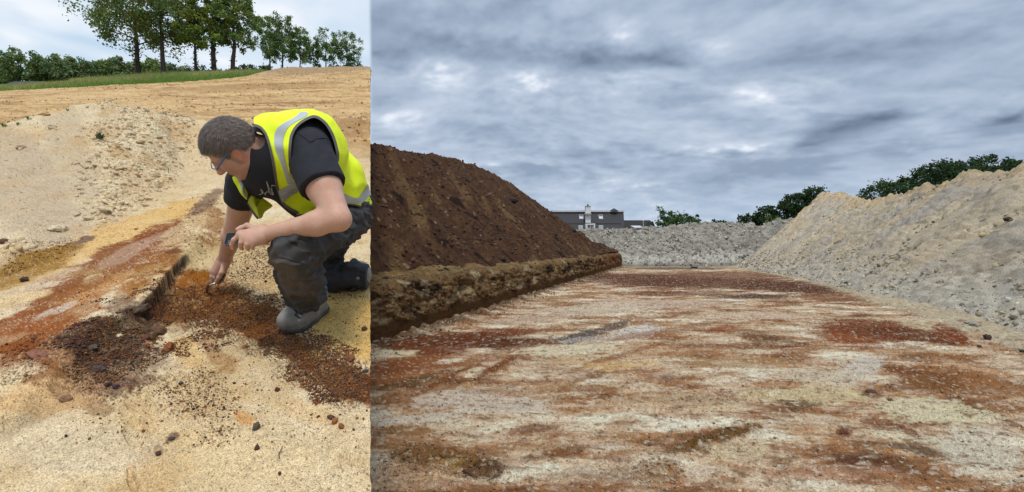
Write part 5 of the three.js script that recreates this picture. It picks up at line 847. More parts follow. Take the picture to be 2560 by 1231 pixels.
{
  const torsoIn = joined([cone(J.chest, J.belly, 0.10, 0.125), cone(J.belly, J.pelvis, 0.125, 0.115), cone(J.Lsh, J.Rsh, 0.05, 0.045), cone(J.Lsh, J.Lel, 0.055, 0.04), cone(J.Lhip, J.Lkn, 0.075, 0.05), cone(J.Lkn, J.Lan, 0.05, 0.04), cone(J.Lan, at(745, 795, 2.10), 0.03, 0.02), cone(J.Rhip, J.Rkn, 0.075, 0.05), cone(J.Rkn, mid(J.Rkn, J.Ran, 0.8), 0.05, 0.035), cone(J.neck, J.chest, 0.06, 0.10)], 0.05);
  const core = solid(torsoIn, ...bounds([J.Lsh, J.Rsh, J.pelvis, J.Lhip, J.Rhip, J.Lkn, J.Lan, J.Rkn, J.Ran, J.Lel, at(716, 808, 2.03)], 0.16), 0.014);
  const head = solid((x, y, z) => { const q = inHead(x, y, z); return smin(headField(q[0], q[1], q[2]) * HS, neckField(x, y, z), 0.02); }, ...bounds([H(0.11, 0.12, 0.09), H(0.11, -0.12, -0.09), H(-0.12, 0.12, 0.09), H(-0.12, -0.1, -0.09), H(0.11, -0.12, 0.09), J.neck, at(655, 412, 1.92)], 0.035), 0.0032);
  tint(head, (x, y, z, o, nx, ny, nz) => {
    skinPaint(x, y, z, o); const [f, u, l] = inHead(x, y, z), al = Math.abs(l);
    const ear = sm(0.071, 0.078, al) * sm(0.035, 0.02, Math.abs(f + 0.006)) * sm(0.05, 0.04, Math.abs(u + 0.01)); mix3(o, [0.60, 0.24, 0.16], 0.75 * ear);
    mix3(o, [0.50, 0.22, 0.15], 0.6 * sm(0.03, 0.0, Math.hypot(f - 0.112, u + 0.03, l))); mix3(o, [0.46, 0.22, 0.16], 0.4 * sm(0.035, 0.01, Math.hypot(f - 0.066, u + 0.03, al - 0.045)));
    const n = n3(x * 300, y * 300, z * 300);
    mix3(o, [0.16, 0.12, 0.10], (0.20 + 0.3 * n) * sm(-0.05, -0.072, u + 0.25 * Math.max(0, 0.05 - f)) * sm(0.0, 0.03, f + 0.01));           // stubble
    mix3(o, [0.10, 0.075, 0.06], 0.75 * sm(0.008, 0.003, Math.abs(u - 0.021)) * sm(0.06, 0.068, f) * sm(0.05, 0.044, al) * sm(0.006, 0.012, al) * (0.8 + 0.5 * n));
    if (Math.hypot(f - 0.077, u + 0.003, al - 0.031) < 0.0136 && f > 0.082) { mix3(o, [0.45, 0.42, 0.38], 0.9); if (Math.hypot(u + 0.004, al - 0.031) < 0.0055) mix3(o, [0.03, 0.025, 0.02], 1); if (u > 0.002 || u < -0.010) mix3(o, [0.36, 0.2, 0.15], 1); }
    mix3(o, [0.40, 0.16, 0.13], 0.6 * sm(0.012, 0.006, Math.abs(u + 0.072)) * sm(0.03, 0.02, al) * sm(0.074, 0.08, f));
    mix3(o, [0.17, 0.14, 0.12], (0.5 + 0.5 * n) * sm(0.014, 0.007, Math.abs(f - 0.018 - 0.3 * (u + 0.02))) * sm(-0.055, -0.045, u) * sm(0.03, 0.0, u) * sm(0.05, 0.06, al)); // sideburn
  });
  const la = tint(solid(leftArm, ...bounds([J.Lsh, J.Lel, J.Lwr], 0.09), 0.006), skinPaint), ra = tint(solid(rightArm, ...bounds([J.Rsh, J.Rel, J.Rwr], 0.08), 0.006), skinPaint);
  const knuckles = (K) => (x, y, z, o) => { skinPaint(x, y, z, o); for (const k of K) mix3(o, [0.50, 0.22, 0.155], 0.45 * sm(0.02, 0.004, Math.hypot(x - k.x, y - k.y, z - k.z))); };
  const lh = tint(solid(leftHand, ...bounds([...LW, ...LK, at(578, 622, 1.74), at(618, 560, 1.77)], 0.03), 0.0026), knuckles(LK)), rh = tint(solid(rightHand, ...bounds([...RW, ...RK, at(528, 707, 2.46), at(556, 703, 2.38)], 0.03), 0.003), knuckles(RK));
  tint(core, skinPaint);
  const all = mergeGeometries([core, head, la, ra, lh, rh]);
  wear('body', all, new THREE.MeshPhysicalMaterial({ vertexColors: true, roughness: 0.55, specularIntensity: 0.6, sheen: 0.15, sheenRoughness: 0.5, sheenColor: new THREE.Color(0.5, 0.3, 0.25) }));
}
// hair: a cropped cap that follows the skull, with single hairs standing in it
{
  const nape = (f) => -0.052 - 0.1 * Math.max(0, f + 0.07);
  const inHair = (f, u, l) => {                                // > 0 where hair grows
    const al = Math.abs(l), front = 0.074 - 0.30 * Math.max(0, al - 0.035);
    const line = f > 0.03 ? lerp(0.018, front, sm(0.025, 0.066, f)) : f > -0.026 ? lerp(0.020, 0.018, sm(-0.026, 0.03, f)) - 0.02 * sm(0.026, 0.0, Math.abs(f - 0.026)) : lerp(-0.062, 0.016, sm(-0.055, -0.026, f));
    return u - line + 0.004 * n3(f * 120, u * 120, l * 120);
  };
  const cap = solid((x, y, z) => { const [f, u, l] = inHead(x, y, z); const top = sm(-0.05, 0.07, u); return (skull(f, u, l) - 0.003 - 0.006 * top * sm(-0.1, 0.02, f + 0.6 * u) - 0.0022 * n3(f * 60, u * 60, l * 180) - 0.002 * n3(f * 160, u * 160, l * 300)) * HS; }, ...bounds([H(0.12, 0.13, 0.1), H(-0.14, 0.13, 0.1), H(0.12, -0.1, -0.1), H(-0.14, -0.1, -0.1), H(-0.14, -0.1, 0.1), H(0.12, -0.1, 0.1), H(0.12, 0.13, -0.1)], 0.02), 0.0034);
  const g = cutAway(cap, (x, y, z) => inHair(...inHead(x, y, z)));
  const hairTone = (f, u, l, o) => { const k = 0.5 + 0.6 * n3(f * 30, u * 30, l * 60) + 0.3 * n3(f * 150, u * 150, l * 400), grey = sm(0.05, -0.03, u) * 0.6 + 0.25; mix3(mix3(o, [0.105, 0.080, 0.066], 1), [0.34, 0.30, 0.27], clamp(k * grey)); };
  tint(g, (x, y, z, o) => hairTone(...inHead(x, y, z), o));
  // hairs
  seed(5); const pos = [], col = [], idx = [], p = g.attributes.position, nn = g.attributes.normal, o = [0, 0, 0];
  for (let k = 0; k < 12000; k++) {
    const i = Math.floor(rnd() * p.count), a = V(p.getX(i), p.getY(i), p.getZ(i)), n = V(nn.getX(i), nn.getY(i), nn.getZ(i)), [f, u, l] = inHead(a.x, a.y, a.z);
    const crown = V(0, 0, 0).addScaledVector(hf, 0.9 + 0.3 * gauss()).addScaledVector(hu, -0.5 + 0.3 * gauss()).addScaledVector(hl, clamp(l / 0.06, -1, 1) * 0.25 + 0.3 * gauss()); { const q = sm(-0.01, -0.06, f); crown.addScaledVector(hf, -1.3 * q).addScaledVector(hu, -0.7 * q); }
    const t = crown.addScaledVector(n, -crown.dot(n)).normalize().addScaledVector(n, 0.12 + 0.16 * rnd()).normalize(), L = (0.005 + 0.009 * sm(-0.02, 0.06, u)) * rr(0.7, 1.3), w = V().crossVectors(t, n).normalize().multiplyScalar(0.00045);
    const b = a.clone().addScaledVector(t, L * 0.55).addScaledVector(n, L * 0.05), c = a.clone().addScaledVector(t, L), s = pos.length / 3;
    pos.push(a.x - w.x, a.y - w.y, a.z - w.z, a.x + w.x, a.y + w.y, a.z + w.z, b.x - w.x, b.y - w.y, b.z - w.z, b.x + w.x, b.y + w.y, b.z + w.z, c.x, c.y, c.z);
    hairTone(f, u, l, o); const v = rnd() < 0.12 ? 1.8 : rr(0.7, 1.25); for (let m = 0; m < 5; m++) col.push(o[0] * v, o[1] * v, o[2] * v);
    idx.push(s, s + 1, s + 2, s + 1, s + 3, s + 2, s + 2, s + 3, s + 4);
  }
  const h = new THREE.BufferGeometry(); h.setAttribute('position', new THREE.Float32BufferAttribute(pos, 3)); h.setAttribute('color', new THREE.Float32BufferAttribute(col, 3)); h.setIndex(idx); h.computeVertexNormals();
  wear('hair', mergeGeometries([g, h]), new THREE.MeshStandardMaterial({ vertexColors: true, roughness: 0.6, side: THREE.DoubleSide }));
}
// clothing fields
const folds = (x, y, z, s, a) => a * (n3(x * s, y * s * 0.6, z * s) + 0.5 * Math.abs(n3(x * s * 2.1, y * s * 1.3 + 5, z * s * 2.1)));
const torsoField = joined([cone(J.chest, J.belly, 0.135, 0.160), cone(J.belly, J.pelvis, 0.160, 0.150), ball(J.scap, 0.118), cone(J.Lsh, J.Rsh, 0.080, 0.068), cone(at(690, 372, 1.93), at(770, 372, 1.93), 0.105, 0.1)], 0.06);
const shirtMat = new THREE.MeshStandardMaterial({ color: new THREE.Color(0.011, 0.013, 0.020), roughness: 0.88, side: THREE.DoubleSide });
{
  const lEnd = at(808, 464, 1.77), lDir = J.Lel.clone().sub(J.Lsh).normalize(), rEnd = at(601, 500, 2.09), rDir = J.Rel.clone().sub(J.Rsh).normalize();
  const ls = cone(J.Lsh, at(812, 478, 1.77), 0.088, 0.082), rsv = cone(J.Rsh, at(600, 506, 2.1), 0.076, 0.066);
  const f = (x, y, z) => {
    const w = folds(x, y, z, 14, 0.006);
    const a = Math.max(ls(x, y, z) - folds(x * 1.6, y, z, 16, 0.007), (x - lEnd.x) * lDir.x + (y - lEnd.y) * lDir.y + (z - lEnd.z) * lDir.z), b = Math.max(rsv(x, y, z) - w, (x - rEnd.x) * rDir.x + (y - rEnd.y) * rDir.y + (z - rEnd.z) * rDir.z);
    return smin(smin(torsoField(x, y, z) - 0.2 * w, a, 0.02), b, 0.02);
  };
  const g = solid(f, ...bounds([J.Lsh, J.Rsh, J.chest, J.belly, J.pelvis, J.scap, lEnd, rEnd], 0.18), 0.006);
  const shirt = wear('t_shirt', cutAway(g, onPattern((x, y) => Math.hypot(x - 640, y - 352) - 22)), shirtMat);
  // stitched seams of shoulder and sleeve hem: cord on the cloth
  const seam = (list, name) => {
    const pts = list.map(([px, py]) => { const dir = at(px, py, 1); let t = 1.4; for (let k = 0; k < 60; k++) { const q = f(dir.x * t, dir.y * t, dir.z * t); if (q < 0.0006) break; t += q * 0.7; } return dir.multiplyScalar(t - 0.0005); });
    return wear(name, new THREE.TubeGeometry(new THREE.CatmullRomCurve3(pts), 40, 0.0016, 5), shirtMat, shirt);
  };
  seam([[741, 332], [752, 338], [765, 347], [775, 355], [790, 347], [813, 346], [830, 355], [838, 358]], 'seam');
  seam([[761, 478], [775, 476], [800, 466], [825, 452], [850, 434]], 'seam');
  // white printed skyline trace on the chest
  const pr = [[648, 487], [655, 485], [657, 478], [651, 473], [654, 481], [662, 484], [663, 488], [665, 480], [671, 481], [670, 470], [666, 454], [672, 468], [674, 484], [678, 487], [677, 470], [684, 486], [681, 488], [679, 463], [688, 465]];
  const pts = pr.map(([px, py]) => { const dir = at(px, py, 1); let t = 1.4; for (let k = 0; k < 60; k++) { const q = f(dir.x * t, dir.y * t, dir.z * t); if (q < 0.0006) break; t += q * 0.7; } return dir.multiplyScalar(t - 0.001); });
  const white = std([0.62, 0.62, 0.62], 0.7), parts = []; for (let i = 0; i + 1 < pts.length; i++) parts.push(new THREE.TubeGeometry(new THREE.LineCurve3(pts[i], pts[i + 1]), 1, 0.0012, 4));
  wear('print', mergeGeometries(parts), white, shirt);
}
// safety vest
const VEST_EDGE = [[631, 313], [651, 318], [664, 334], [670, 350], [676, 370], [684, 406], [688, 441], [695, 480], [707, 510], [722, 520], [745, 532]];
const ARMHOLE = [[768, 297], [752, 307], [738, 320], [730, 336], [726, 352], [724, 387], [727, 418], [734, 436], [745, 446], [760, 452], [790, 440], [820, 425], [838, 412], [844, 396], [841, 372], [832, 340], [817, 313], [800, 297], [784, 291]];
{
  const wholeVest = solid((x, y, z) => torsoField(x, y, z) - 0.025 - folds(x, y, z, 11, 0.007) - 0.022 * (0.2 - Math.sqrt(n3(x * 9 + y * 6, y * 9, z * 9) ** 2 + 0.002)), ...bounds([J.Lsh, J.Rsh, J.chest, J.belly, J.pelvis, J.scap], 0.22), 0.0065);
  const arm = outline(ARMHOLE), edge = outline(VEST_EDGE, false);
  const front = outline([[640, 250], ...VEST_EDGE.slice(0, 1), ...VEST_EDGE.slice(1), [745, 600], [1000, 600], [1000, 250]]);
  const hem = outline([[560, 200], [1000, 200], [1000, 505], [922, 513], [905, 518], [880, 510], [856, 513], [830, 524], [760, 538], [720, 538], [560, 538]]);
  const region = (px, py) => Math.min(-arm(px, py), front(px, py), hem(px, py));
  const cloth = cutAway(wholeVest, onPattern(region));
  const vestMat = new THREE.MeshStandardMaterial({ color: new THREE.Color(0.74, 0.90, 0.008), roughness: 0.75, side: THREE.DoubleSide });
  vestMat.vertexColors = true; vestMat.color.set(0xffffff);
  const vest = wear('safety_vest', tint(cloth.clone(), (x, y, z, o) => { const n = fbm3(x * 14, y * 14, z * 14, 4); mix3(mix3(o, [0.74, 0.90, 0.008], 1), [0.52, 0.56, 0.05], 0.6 * sm(0.15, 0.6, n)); }), vestMat);
  const silver = new THREE.MeshStandardMaterial({ color: new THREE.Color(0.40, 0.43, 0.45), roughness: 0.45, metalness: 0.15, side: THREE.DoubleSide });
  const grey = std([0.10, 0.09, 0.085], 0.8, { side: THREE.DoubleSide });
  const piece = (name, pts, m, up, turn = 0.02) => wear(name, puff(cutAway(cutAway(wholeVest, onPattern(region)), ((o) => (x, y, z, nx, ny, nz) => Math.min(o(x, y, z), 40 * (nz - turn)))(onPattern(outline(pts)))), up), m, vest);
  piece('reflective_strip', [[743, 290], [722, 302], [699, 314], [690, 326], [685, 340], [686, 366], [692, 384], [700, 402], [708, 424], [713, 440], [716, 456], [722, 462], [734, 452], [724, 436], [717, 421], [711, 392], [708, 370], [708, 346], [714, 328], [724, 315], [745, 302], [770, 290], [770, 280], [750, 280]], silver, 0.0016);
  piece('reflective_strip', [[693, 478], [700, 474], [714, 466], [726, 460], [740, 448], [752, 472], [740, 482], [726, 489], [716, 497], [708, 507], [698, 500]], silver, 0.0030);
  piece('reflective_strip', [[852, 480], [870, 489], [888, 497], [898, 494], [908, 478], [926, 448], [960, 448], [960, 486], [926, 486], [914, 498], [905, 510], [880, 508], [862, 507], [852, 510]], silver, 0.0022, -0.3);
  const band = (f, w) => (px, py) => Math.min(w - f(px, py), region(px, py) + 0.4);
  wear('trim', puff(cutAway(wholeVest, onPattern((px, py) => Math.min(3.4 - Math.abs(arm(px, py)), hem(px, py)))), 0.0022), grey, vest);
  wear('trim', puff(cutAway(wholeVest, onPattern((px, py) => Math.min(3.2 - edge(px, py), hem(px, py) + 1, 6 - Math.abs(front(px, py))))), 0.0026), grey, vest);
  wear('trim', puff(cutAway(wholeVest, onPattern((px, py) => Math.min(2.2 - Math.abs(hem(px, py)), front(px, py), px > 700 ? 1 : -1))), 0.0022), grey, vest);
  // right front of the vest: swings free, we see into it
  const rows = [[[622, 436, 1.99], [626, 446, 2.0], [631, 462, 2.02], [633, 474, 2.03]], [[619, 456, 2.0], [628, 470, 1.99], [640, 480, 2.02], [645, 486, 2.06]], [[617, 478, 2.01], [629, 490, 1.98], [646, 496, 2.02], [660, 498, 2.07]], [[617, 500, 2.02], [632, 506, 1.99], [652, 508, 2.04], [676, 510, 2.1]], [[626, 518, 2.03], [640, 522, 2.0], [656, 522, 2.05], [680, 515, 2.1]], [[636, 536, 2.04], [645, 537, 2.02], [654, 534, 2.05], [662, 530, 2.08]], [[645, 547, 2.05], [649, 548, 2.04], [653, 545, 2.05], [656, 540, 2.06]]].map((r) => new THREE.CatmullRomCurve3(r.map((p) => at(...p))));
  const flapAt = (u, v) => new THREE.CatmullRomCurve3(rows.map((c) => c.getPoint(u))).getPoint(v);
  const flap = sheet(16, 36, (u, v, o) => { const p = flapAt(u, v); o.x = p.x; o.y = p.y; o.z = p.z + 0.004 * Math.sin(u * 9 + v * 4); }); flap.deleteAttribute('color');
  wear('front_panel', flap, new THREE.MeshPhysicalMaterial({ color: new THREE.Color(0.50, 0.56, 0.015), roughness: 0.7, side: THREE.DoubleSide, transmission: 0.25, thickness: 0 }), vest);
  const yoke = [[[580, 443, 1.95], [600, 437, 1.925], [623, 437, 1.95]], [[588, 462, 1.945], [604, 458, 1.925], [621, 460, 1.955]], [[600, 482, 1.945], [610, 480, 1.935], [619, 482, 1.965]], [[613, 499, 1.97], [616, 499, 1.97], [618, 500, 1.98]]].map((r) => new THREE.CatmullRomCurve3(r.map((p) => at(...p))));
  const yokeSheet = (a, b, up) => { const g = sheet(12, 20, (u, v, o) => { const p = new THREE.CatmullRomCurve3(yoke.map((c) => c.getPoint(lerp(a, b, u)))).getPoint(v); o.x = p.x; o.y = p.y; o.z = p.z + up + 0.003 * Math.sin(v * 11 + u * 3); }); g.deleteAttribute('color'); return g; };
  wear('front_panel', yokeSheet(0, 1, 0), new THREE.MeshStandardMaterial({ color: new THREE.Color(0.74, 0.90, 0.008), roughness: 0.75, side: THREE.DoubleSide }), vest);
  wear('reflective_strip', yokeSheet(0.34, 0.72, 0.004), silver, vest);
  wear('trim', new THREE.TubeGeometry(new THREE.CatmullRomCurve3(yoke.map((c) => c.getPoint(1))), 20, 0.004, 6), grey, vest);
  const rim = new THREE.CatmullRomCurve3(Array.from({ length: 20 }, (_, i) => flapAt(0, i / 19)));
  wear('trim', new THREE.TubeGeometry(rim, 50, 0.0052, 6), grey, vest);
}
// work trousers
const TROUSER = new THREE.MeshStandardMaterial({ vertexColors: true, roughness: 0.82, side: THREE.DoubleSide });
const legField = (() => {
  const a = joined([ball(at(848, 522, 2.3), 0.150), cone(J.Lhip, J.Lkn, 0.098, 0.076), cone(J.Rhip, J.Rkn, 0.10, 0.085)], 0.04), shin = joined([cone(J.Lkn, mid(J.Lkn, J.Lan, 0.5), 0.078, 0.079), cone(mid(J.Lkn, J.Lan, 0.5), J.Lan, 0.079, 0.070)], 0.03), r = joined([cone(J.Rkn, mid(J.Rkn, J.Ran, 0.5), 0.080, 0.076), cone(mid(J.Rkn, J.Ran, 0.5), J.Ran, 0.076, 0.062)], 0.03);
  const hemAt = at(762, 760, 2.09), dir = J.Lan.clone().sub(J.Lkn).normalize(), hemR = at(920, 690, 2.47), dirR = J.Ran.clone().sub(J.Rkn).normalize();
  return (x, y, z) => {
    const q1 = n3(x * 9 + y * 8, y * 13 - x * 5, z * 9 + 3), q2 = n3(x * 22 + y * 14, y * 30 - x * 12, z * 22), w = 0.012 * n3(x * 12, y * 20, z * 12) + 0.050 * (0.22 - Math.sqrt(q1 * q1 + 0.001)) + 0.024 * (0.2 - Math.sqrt(q2 * q2 + 0.001));
    const t = (x - hemAt.x) * dir.x + (y - hemAt.y) * dir.y + (z - hemAt.z) * dir.z, k = Math.exp(-(((t + 0.05) / 0.09) ** 2));
    const s = Math.max(shin(x, y, z) - w - k * 0.008 * Math.sin(t * 130 + 4 * n3(x * 9, y * 9, z * 9)), t);
    const tr = (x - hemR.x) * dirR.x + (y - hemR.y) * dirR.y + (z - hemR.z) * dirR.z;
    const q = Math.max(r(x, y, z) - w - 0.007 * Math.sin(tr * 60 + 3 * n3(x * 8, y * 8, z * 8)) * sm(-0.35, -0.1, tr), tr);
    // the cloth breaks behind the knee
    const bend = Math.hypot(x - J.Lkn.x - 0.055, y - J.Lkn.y + 0.03, z - J.Lkn.z + 0.05);
    return smin(smin(a(x, y, z) - w, s, 0.022), q, 0.03) + 0.010 * Math.exp(-((bend / 0.03) ** 2));
  };
})();
{
  const g = solid(legField, ...bounds([J.Lhip, J.Lkn, J.Lan, J.Rhip, J.Rkn, J.Ran, at(848, 522, 2.3)], 0.17), 0.006);
  const paint = (x, y, z, o) => {
    const n = fbm3(x * 9, y * 9, z * 9, 4), [px, py] = [CX - x * F / z, CY + y * F / z];
    const isL = -z < 2.3 ? 1 : 0;
    mix3(mix3(o, [0.022, 0.023, 0.025], 1), [0.045, 0.045, 0.046], clamp(0.4 + n) * isL);
    if (isL) { const shinD = Math.hypot((x - J.Lkn.x + 0.03) / 0.07, (y - J.Lkn.y + 0.11) / 0.13); mix3(o, [0.095, 0.075, 0.060], 0.75 * sm(1.2, 0.3, shinD + 0.9 * n)); mix3(o, [0.11, 0.10, 0.09], 0.5 * sm(0.35, 0.7, fbm3(x * 20, y * 20, z * 20, 3))); }
    else { o[2] *= 1.15; }
  };
  const trousers = wear('work_trousers', tint(g.clone(), paint), TROUSER);
  const patch = (name, pts, up) => wear(name, tint(puff(cutAway(cutAway(g, onPattern(outline(pts))), (x, y, z) => z + 2.22), up), (x, y, z, o) => { paint(x, y, z, o); for (let i = 0; i < 3; i++) o[i] *= 1.25; }), TROUSER, trousers);
  patch('knee_pocket', [[683, 618], [700, 588], [735, 612], [780, 640], [776, 664], [742, 655], [720, 648], [690, 640]], 0.004);
  patch('cargo_pocket', [[860, 520], [908, 524], [905, 574], [858, 572], [845, 560]], 0.006);
  patch('pocket_flap', [[866, 528], [907, 534], [905, 556], [862, 548]], 0.010);
}
// boots
{
  const boot = (pts, name, whole) => {
    const [toe, ball_, heel, ank, top] = pts.map((p) => at(...p));
    const f = joined([cone(toe, ball_, 0.040, 0.050), cone(ball_, heel, 0.048, 0.038), cone(ball_.clone().add(V(0, 0.025, 0)), ank, 0.050, 0.058), cone(heel, top, 0.040, 0.054), cone(ank, top, 0.050, 0.056)], 0.03);
    const up = V(0, 0.9435, 0.331);                            // square to the slope
    const low = Math.min(toe.dot(up), heel.dot(up), ball_.dot(up)) - 0.040;
    const g = solid((x, y, z) => Math.max(f(x, y, z) - 0.003 * n3(x * 40, y * 40, z * 40) - 0.002 * Math.abs(n3(x * 70, y * 30, z * 70)), low + 0.012 - (x * up.x + y * up.y + z * up.z)), ...bounds([toe, ball_, heel, ank, top], 0.09), 0.0045);
    const open = cutAway(g, (x, y, z) => (top.dot(up) + (whole ? 0.2 : 0.07)) - (x * up.x + y * up.y + z * up.z));
    tint(open, (x, y, z, o) => { const n = fbm3(x * 24, y * 24, z * 24, 4); mix3(mix3(o, [0.15, 0.147, 0.14], 1), [0.25, 0.235, 0.21], clamp(0.4 + 1.1 * n)); mix3(o, [0.32, 0.15, 0.06], 0.8 * sm(0.25, 0.5, fbm3(x * 50, y * 50, z * 50, 3)) * sm(0.09, 0.04, Math.hypot(x - toe.x - 0.02, z - toe.z))); });
    const b = wear(name, open, new THREE.MeshStandardMaterial({ vertexColors: true, roughness: 0.6, side: THREE.DoubleSide }));
    const sole = solid((x, y, z) => { const h = x * up.x + y * up.y + z * up.z - low; return Math.max(f(x, y, z) - 0.008, h - 0.034 - 0.004 * Math.sin(x * 260), -h - 0.004 + 0.006 * sm(0.3, 1, Math.sin((x + z) * 300))); }, ...bounds([toe, ball_, heel], 0.09), 0.0045);
    wear('sole', sole, std([0.06, 0.058, 0.055], 0.85), b);
    return [b, f, up, top];
  };
  const [b, f] = boot([[716, 803, 2.045], [740, 800, 2.085], [793, 770, 2.225], [768, 772, 2.135], [782, 738, 2.16]], 'boot');
  const onBoot = (px, py) => { const dir = at(px, py, 1); let t = 1.7; for (let k = 0; k < 80; k++) { const q = f(dir.x * t, dir.y * t, dir.z * t); if (q < 0.001) break; t += q * 0.7; } return dir.multiplyScalar(t - 0.002); };
  const dark = std([0.02, 0.022, 0.026], 0.7), metal = std([0.5, 0.5, 0.5], 0.35, { metalness: 0.9 });
  for (const list of [[[737, 766], [748, 775], [760, 778]], [[735, 776], [746, 783], [756, 787]], [[736, 788], [744, 792], [750, 797]], [[760, 778], [748, 770], [738, 776]], [[756, 787], [745, 780], [737, 788]]]) wear('lace', new THREE.TubeGeometry(new THREE.CatmullRomCurve3(list.map((p) => onBoot(...p))), 14, 0.0028, 5), dark, b);
  for (const p of [[766, 767], [761, 778], [750, 790], [748, 801]]) { const e = new THREE.TorusGeometry(0.0042, 0.0016, 6, 12), q = onBoot(...p); e.translate(q.x, q.y, q.z + 0.001); wear('eyelet', e, metal, b); }
  const collar = new THREE.TubeGeometry(new THREE.CatmullRomCurve3([[786, 757, 2.215], [800, 748, 2.235], [809, 734, 2.245], [812, 722, 2.25], [807, 713, 2.255]].map((p) => at(...p))), 24, 0.011, 8);
  wear('boot_collar', collar, std([0.05, 0.22, 0.42], 0.7), b);
  boot([[898, 690, 2.66], [899, 688, 2.60], [900, 690, 2.50], [896, 686, 2.48], [890, 688, 2.47]], 'boot', true);
}
// safety glasses
{
  const blue = std([0.055, 0.14, 0.30], 0.35);
  const frame = [];
  for (const s of [1, -1]) {
    const c = new THREE.CatmullRomCurve3([H(0.098, 0.000, s * 0.066), H(0.086, 0.006, s * 0.075), H(0.04, 0.016, s * 0.080), H(-0.004, 0.026, s * 0.083), H(-0.030, 0.022, s * 0.081), H(-0.044, 0.010, s * 0.078)]);
    frame.push(new THREE.TubeGeometry(c, 40, 0.0034, 8));
    frame.push(new THREE.TubeGeometry(new THREE.CatmullRomCurve3([H(0.098, 0.000, s * 0.066), H(0.112, 0.008, s * 0.045), H(0.119, 0.008, s * 0.02), H(0.119, 0.004, 0)]), 20, 0.0018, 6));
  }
  const gl = wear('glasses', mergeGeometries(frame), blue);
  for (const s of [1, -1]) {
    const lens = sheet(12, 8, (u, v, o) => { const a = lerp(0.008, 0.064, u), p = H(0.120 - 0.02 * u * u, 0.007 - v * (0.034 - 0.012 * u), s * a); o.x = p.x; o.y = p.y; o.z = p.z; }); lens.deleteAttribute('color');
    wear('lens', lens, new THREE.MeshPhysicalMaterial({ color: 0xffffff, transmission: 1, thickness: 0, roughness: 0.02, side: THREE.DoubleSide }), gl);
  }
}
// phone in the left hand
{
  const c = [[564, 584, 1.778], [650, 578, 1.798], [652, 611, 1.764], [573, 614, 1.746]].map((p) => at(...p));
  const ex = c[1].clone().sub(c[0]).add(c[2]).sub(c[3]).normalize(), ey = c[0].clone().sub(c[3]).add(c[1]).sub(c[2]), ez = V().crossVectors(ex, ey).normalize(); ey.crossVectors(ez, ex);
  const ctr = c[0].clone().add(c[1]).add(c[2]).add(c[3]).multiplyScalar(0.25);
  const ph = thing('phone', 'black mobile phone in a clear case held in the hand of the kneeling man', 'phone', ctr.toArray()); ph.quaternion.setFromRotationMatrix(new THREE.Matrix4().makeBasis(ex, ey, ez));
  const W = 0.120, Hh = 0.050, rect = (w, h, r) => { const s = new THREE.Shape(); s.moveTo(-w / 2 + r, -h / 2); s.lineTo(w / 2 - r, -h / 2); s.quadraticCurveTo(w / 2, -h / 2, w / 2, -h / 2 + r); s.lineTo(w / 2, h / 2 - r); s.quadraticCurveTo(w / 2, h / 2, w / 2 - r, h / 2); s.lineTo(-w / 2 + r, h / 2); s.quadraticCurveTo(-w / 2, h / 2, -w / 2, h / 2 - r); s.lineTo(-w / 2, -h / 2 + r); s.quadraticCurveTo(-w / 2, -h / 2, -w / 2 + r, -h / 2); return s; };
  mesh('phone_body', new THREE.ExtrudeGeometry(rect(W, Hh, 0.008), { depth: 0.006, bevelEnabled: true, bevelSize: 0.0015, bevelThickness: 0.0015, bevelSegments: 2 }).translate(0, 0, -0.004), new THREE.MeshPhysicalMaterial({ color: 0x050506, roughness: 0.4, specularIntensity: 0.4 }), ph);
  const bump = rect(W + 0.006, Hh + 0.006, 0.010); bump.holes.push(rect(W + 0.0032, Hh + 0.0032, 0.009));
  mesh('case_rim', new THREE.ExtrudeGeometry(bump, { depth: 0.0095, bevelEnabled: false }).translate(0, 0, -0.0055), std([0.10, 0.10, 0.105], 0.2), ph);
  for (const [x, y] of [[-0.047, -0.012], [-0.047, -0.021], [-0.038, -0.017]]) { const l = new THREE.CylinderGeometry(0.0035, 0.0035, 0.002, 16).rotateX(Math.PI / 2).translate(x, y, 0.0042); mesh('camera_lens', l, std([0.10, 0.10, 0.11], 0.15), ph); }
}
// trowel in the right hand
{
  const a = at(558, 688, 2.44), tr = thing('trowel', 'small steel hand trowel pushed into the rusty soil by the kneeling man', 'trowel', a.toArray());
  const L = (px, py, d) => at(px, py, d).sub(a);
  mesh('handle', new THREE.TubeGeometry(new THREE.CatmullRomCurve3([L(560, 686, 2.445), L(550, 697, 2.43), L(540, 708, 2.425)]), 16, 0.011, 10), std([0.05, 0.03, 0.02], 0.6), tr);
  const steel = std([0.45, 0.46, 0.47], 0.32, { metalness: 0.85 });
  mesh('neck', new THREE.TubeGeometry(new THREE.CatmullRomCurve3([L(541, 707, 2.425), L(532, 710.5, 2.415), L(525, 713.5, 2.415), L(522.5, 718, 2.43)]), 24, 0.0046, 8), steel, tr);
  const p0 = L(524, 714, 2.42), p1 = L(519, 733, 2.50), side = V(0.6, 0.1, 0.8).normalize(), nrm = V().crossVectors(p1.clone().sub(p0), side).normalize();
  const blade = sheet(8, 12, (u, v, o) => { const w = 0.030 * Math.pow(Math.sin(Math.PI * clamp(0.12 + v * 0.88)), 0.7), q = p0.clone().lerp(p1, v).addScaledVector(side, (u - 0.5) * 2 * w).addScaledVector(nrm, 0.012 * (u - 0.5) * (u - 0.5) * 4); o.x = q.x; o.y = q.y; o.z = q.z; }); blade.deleteAttribute('color');
  mesh('blade', blade, std([0.30, 0.30, 0.30], 0.4, { metalness: 0.8, side: THREE.DoubleSide }), tr);
}
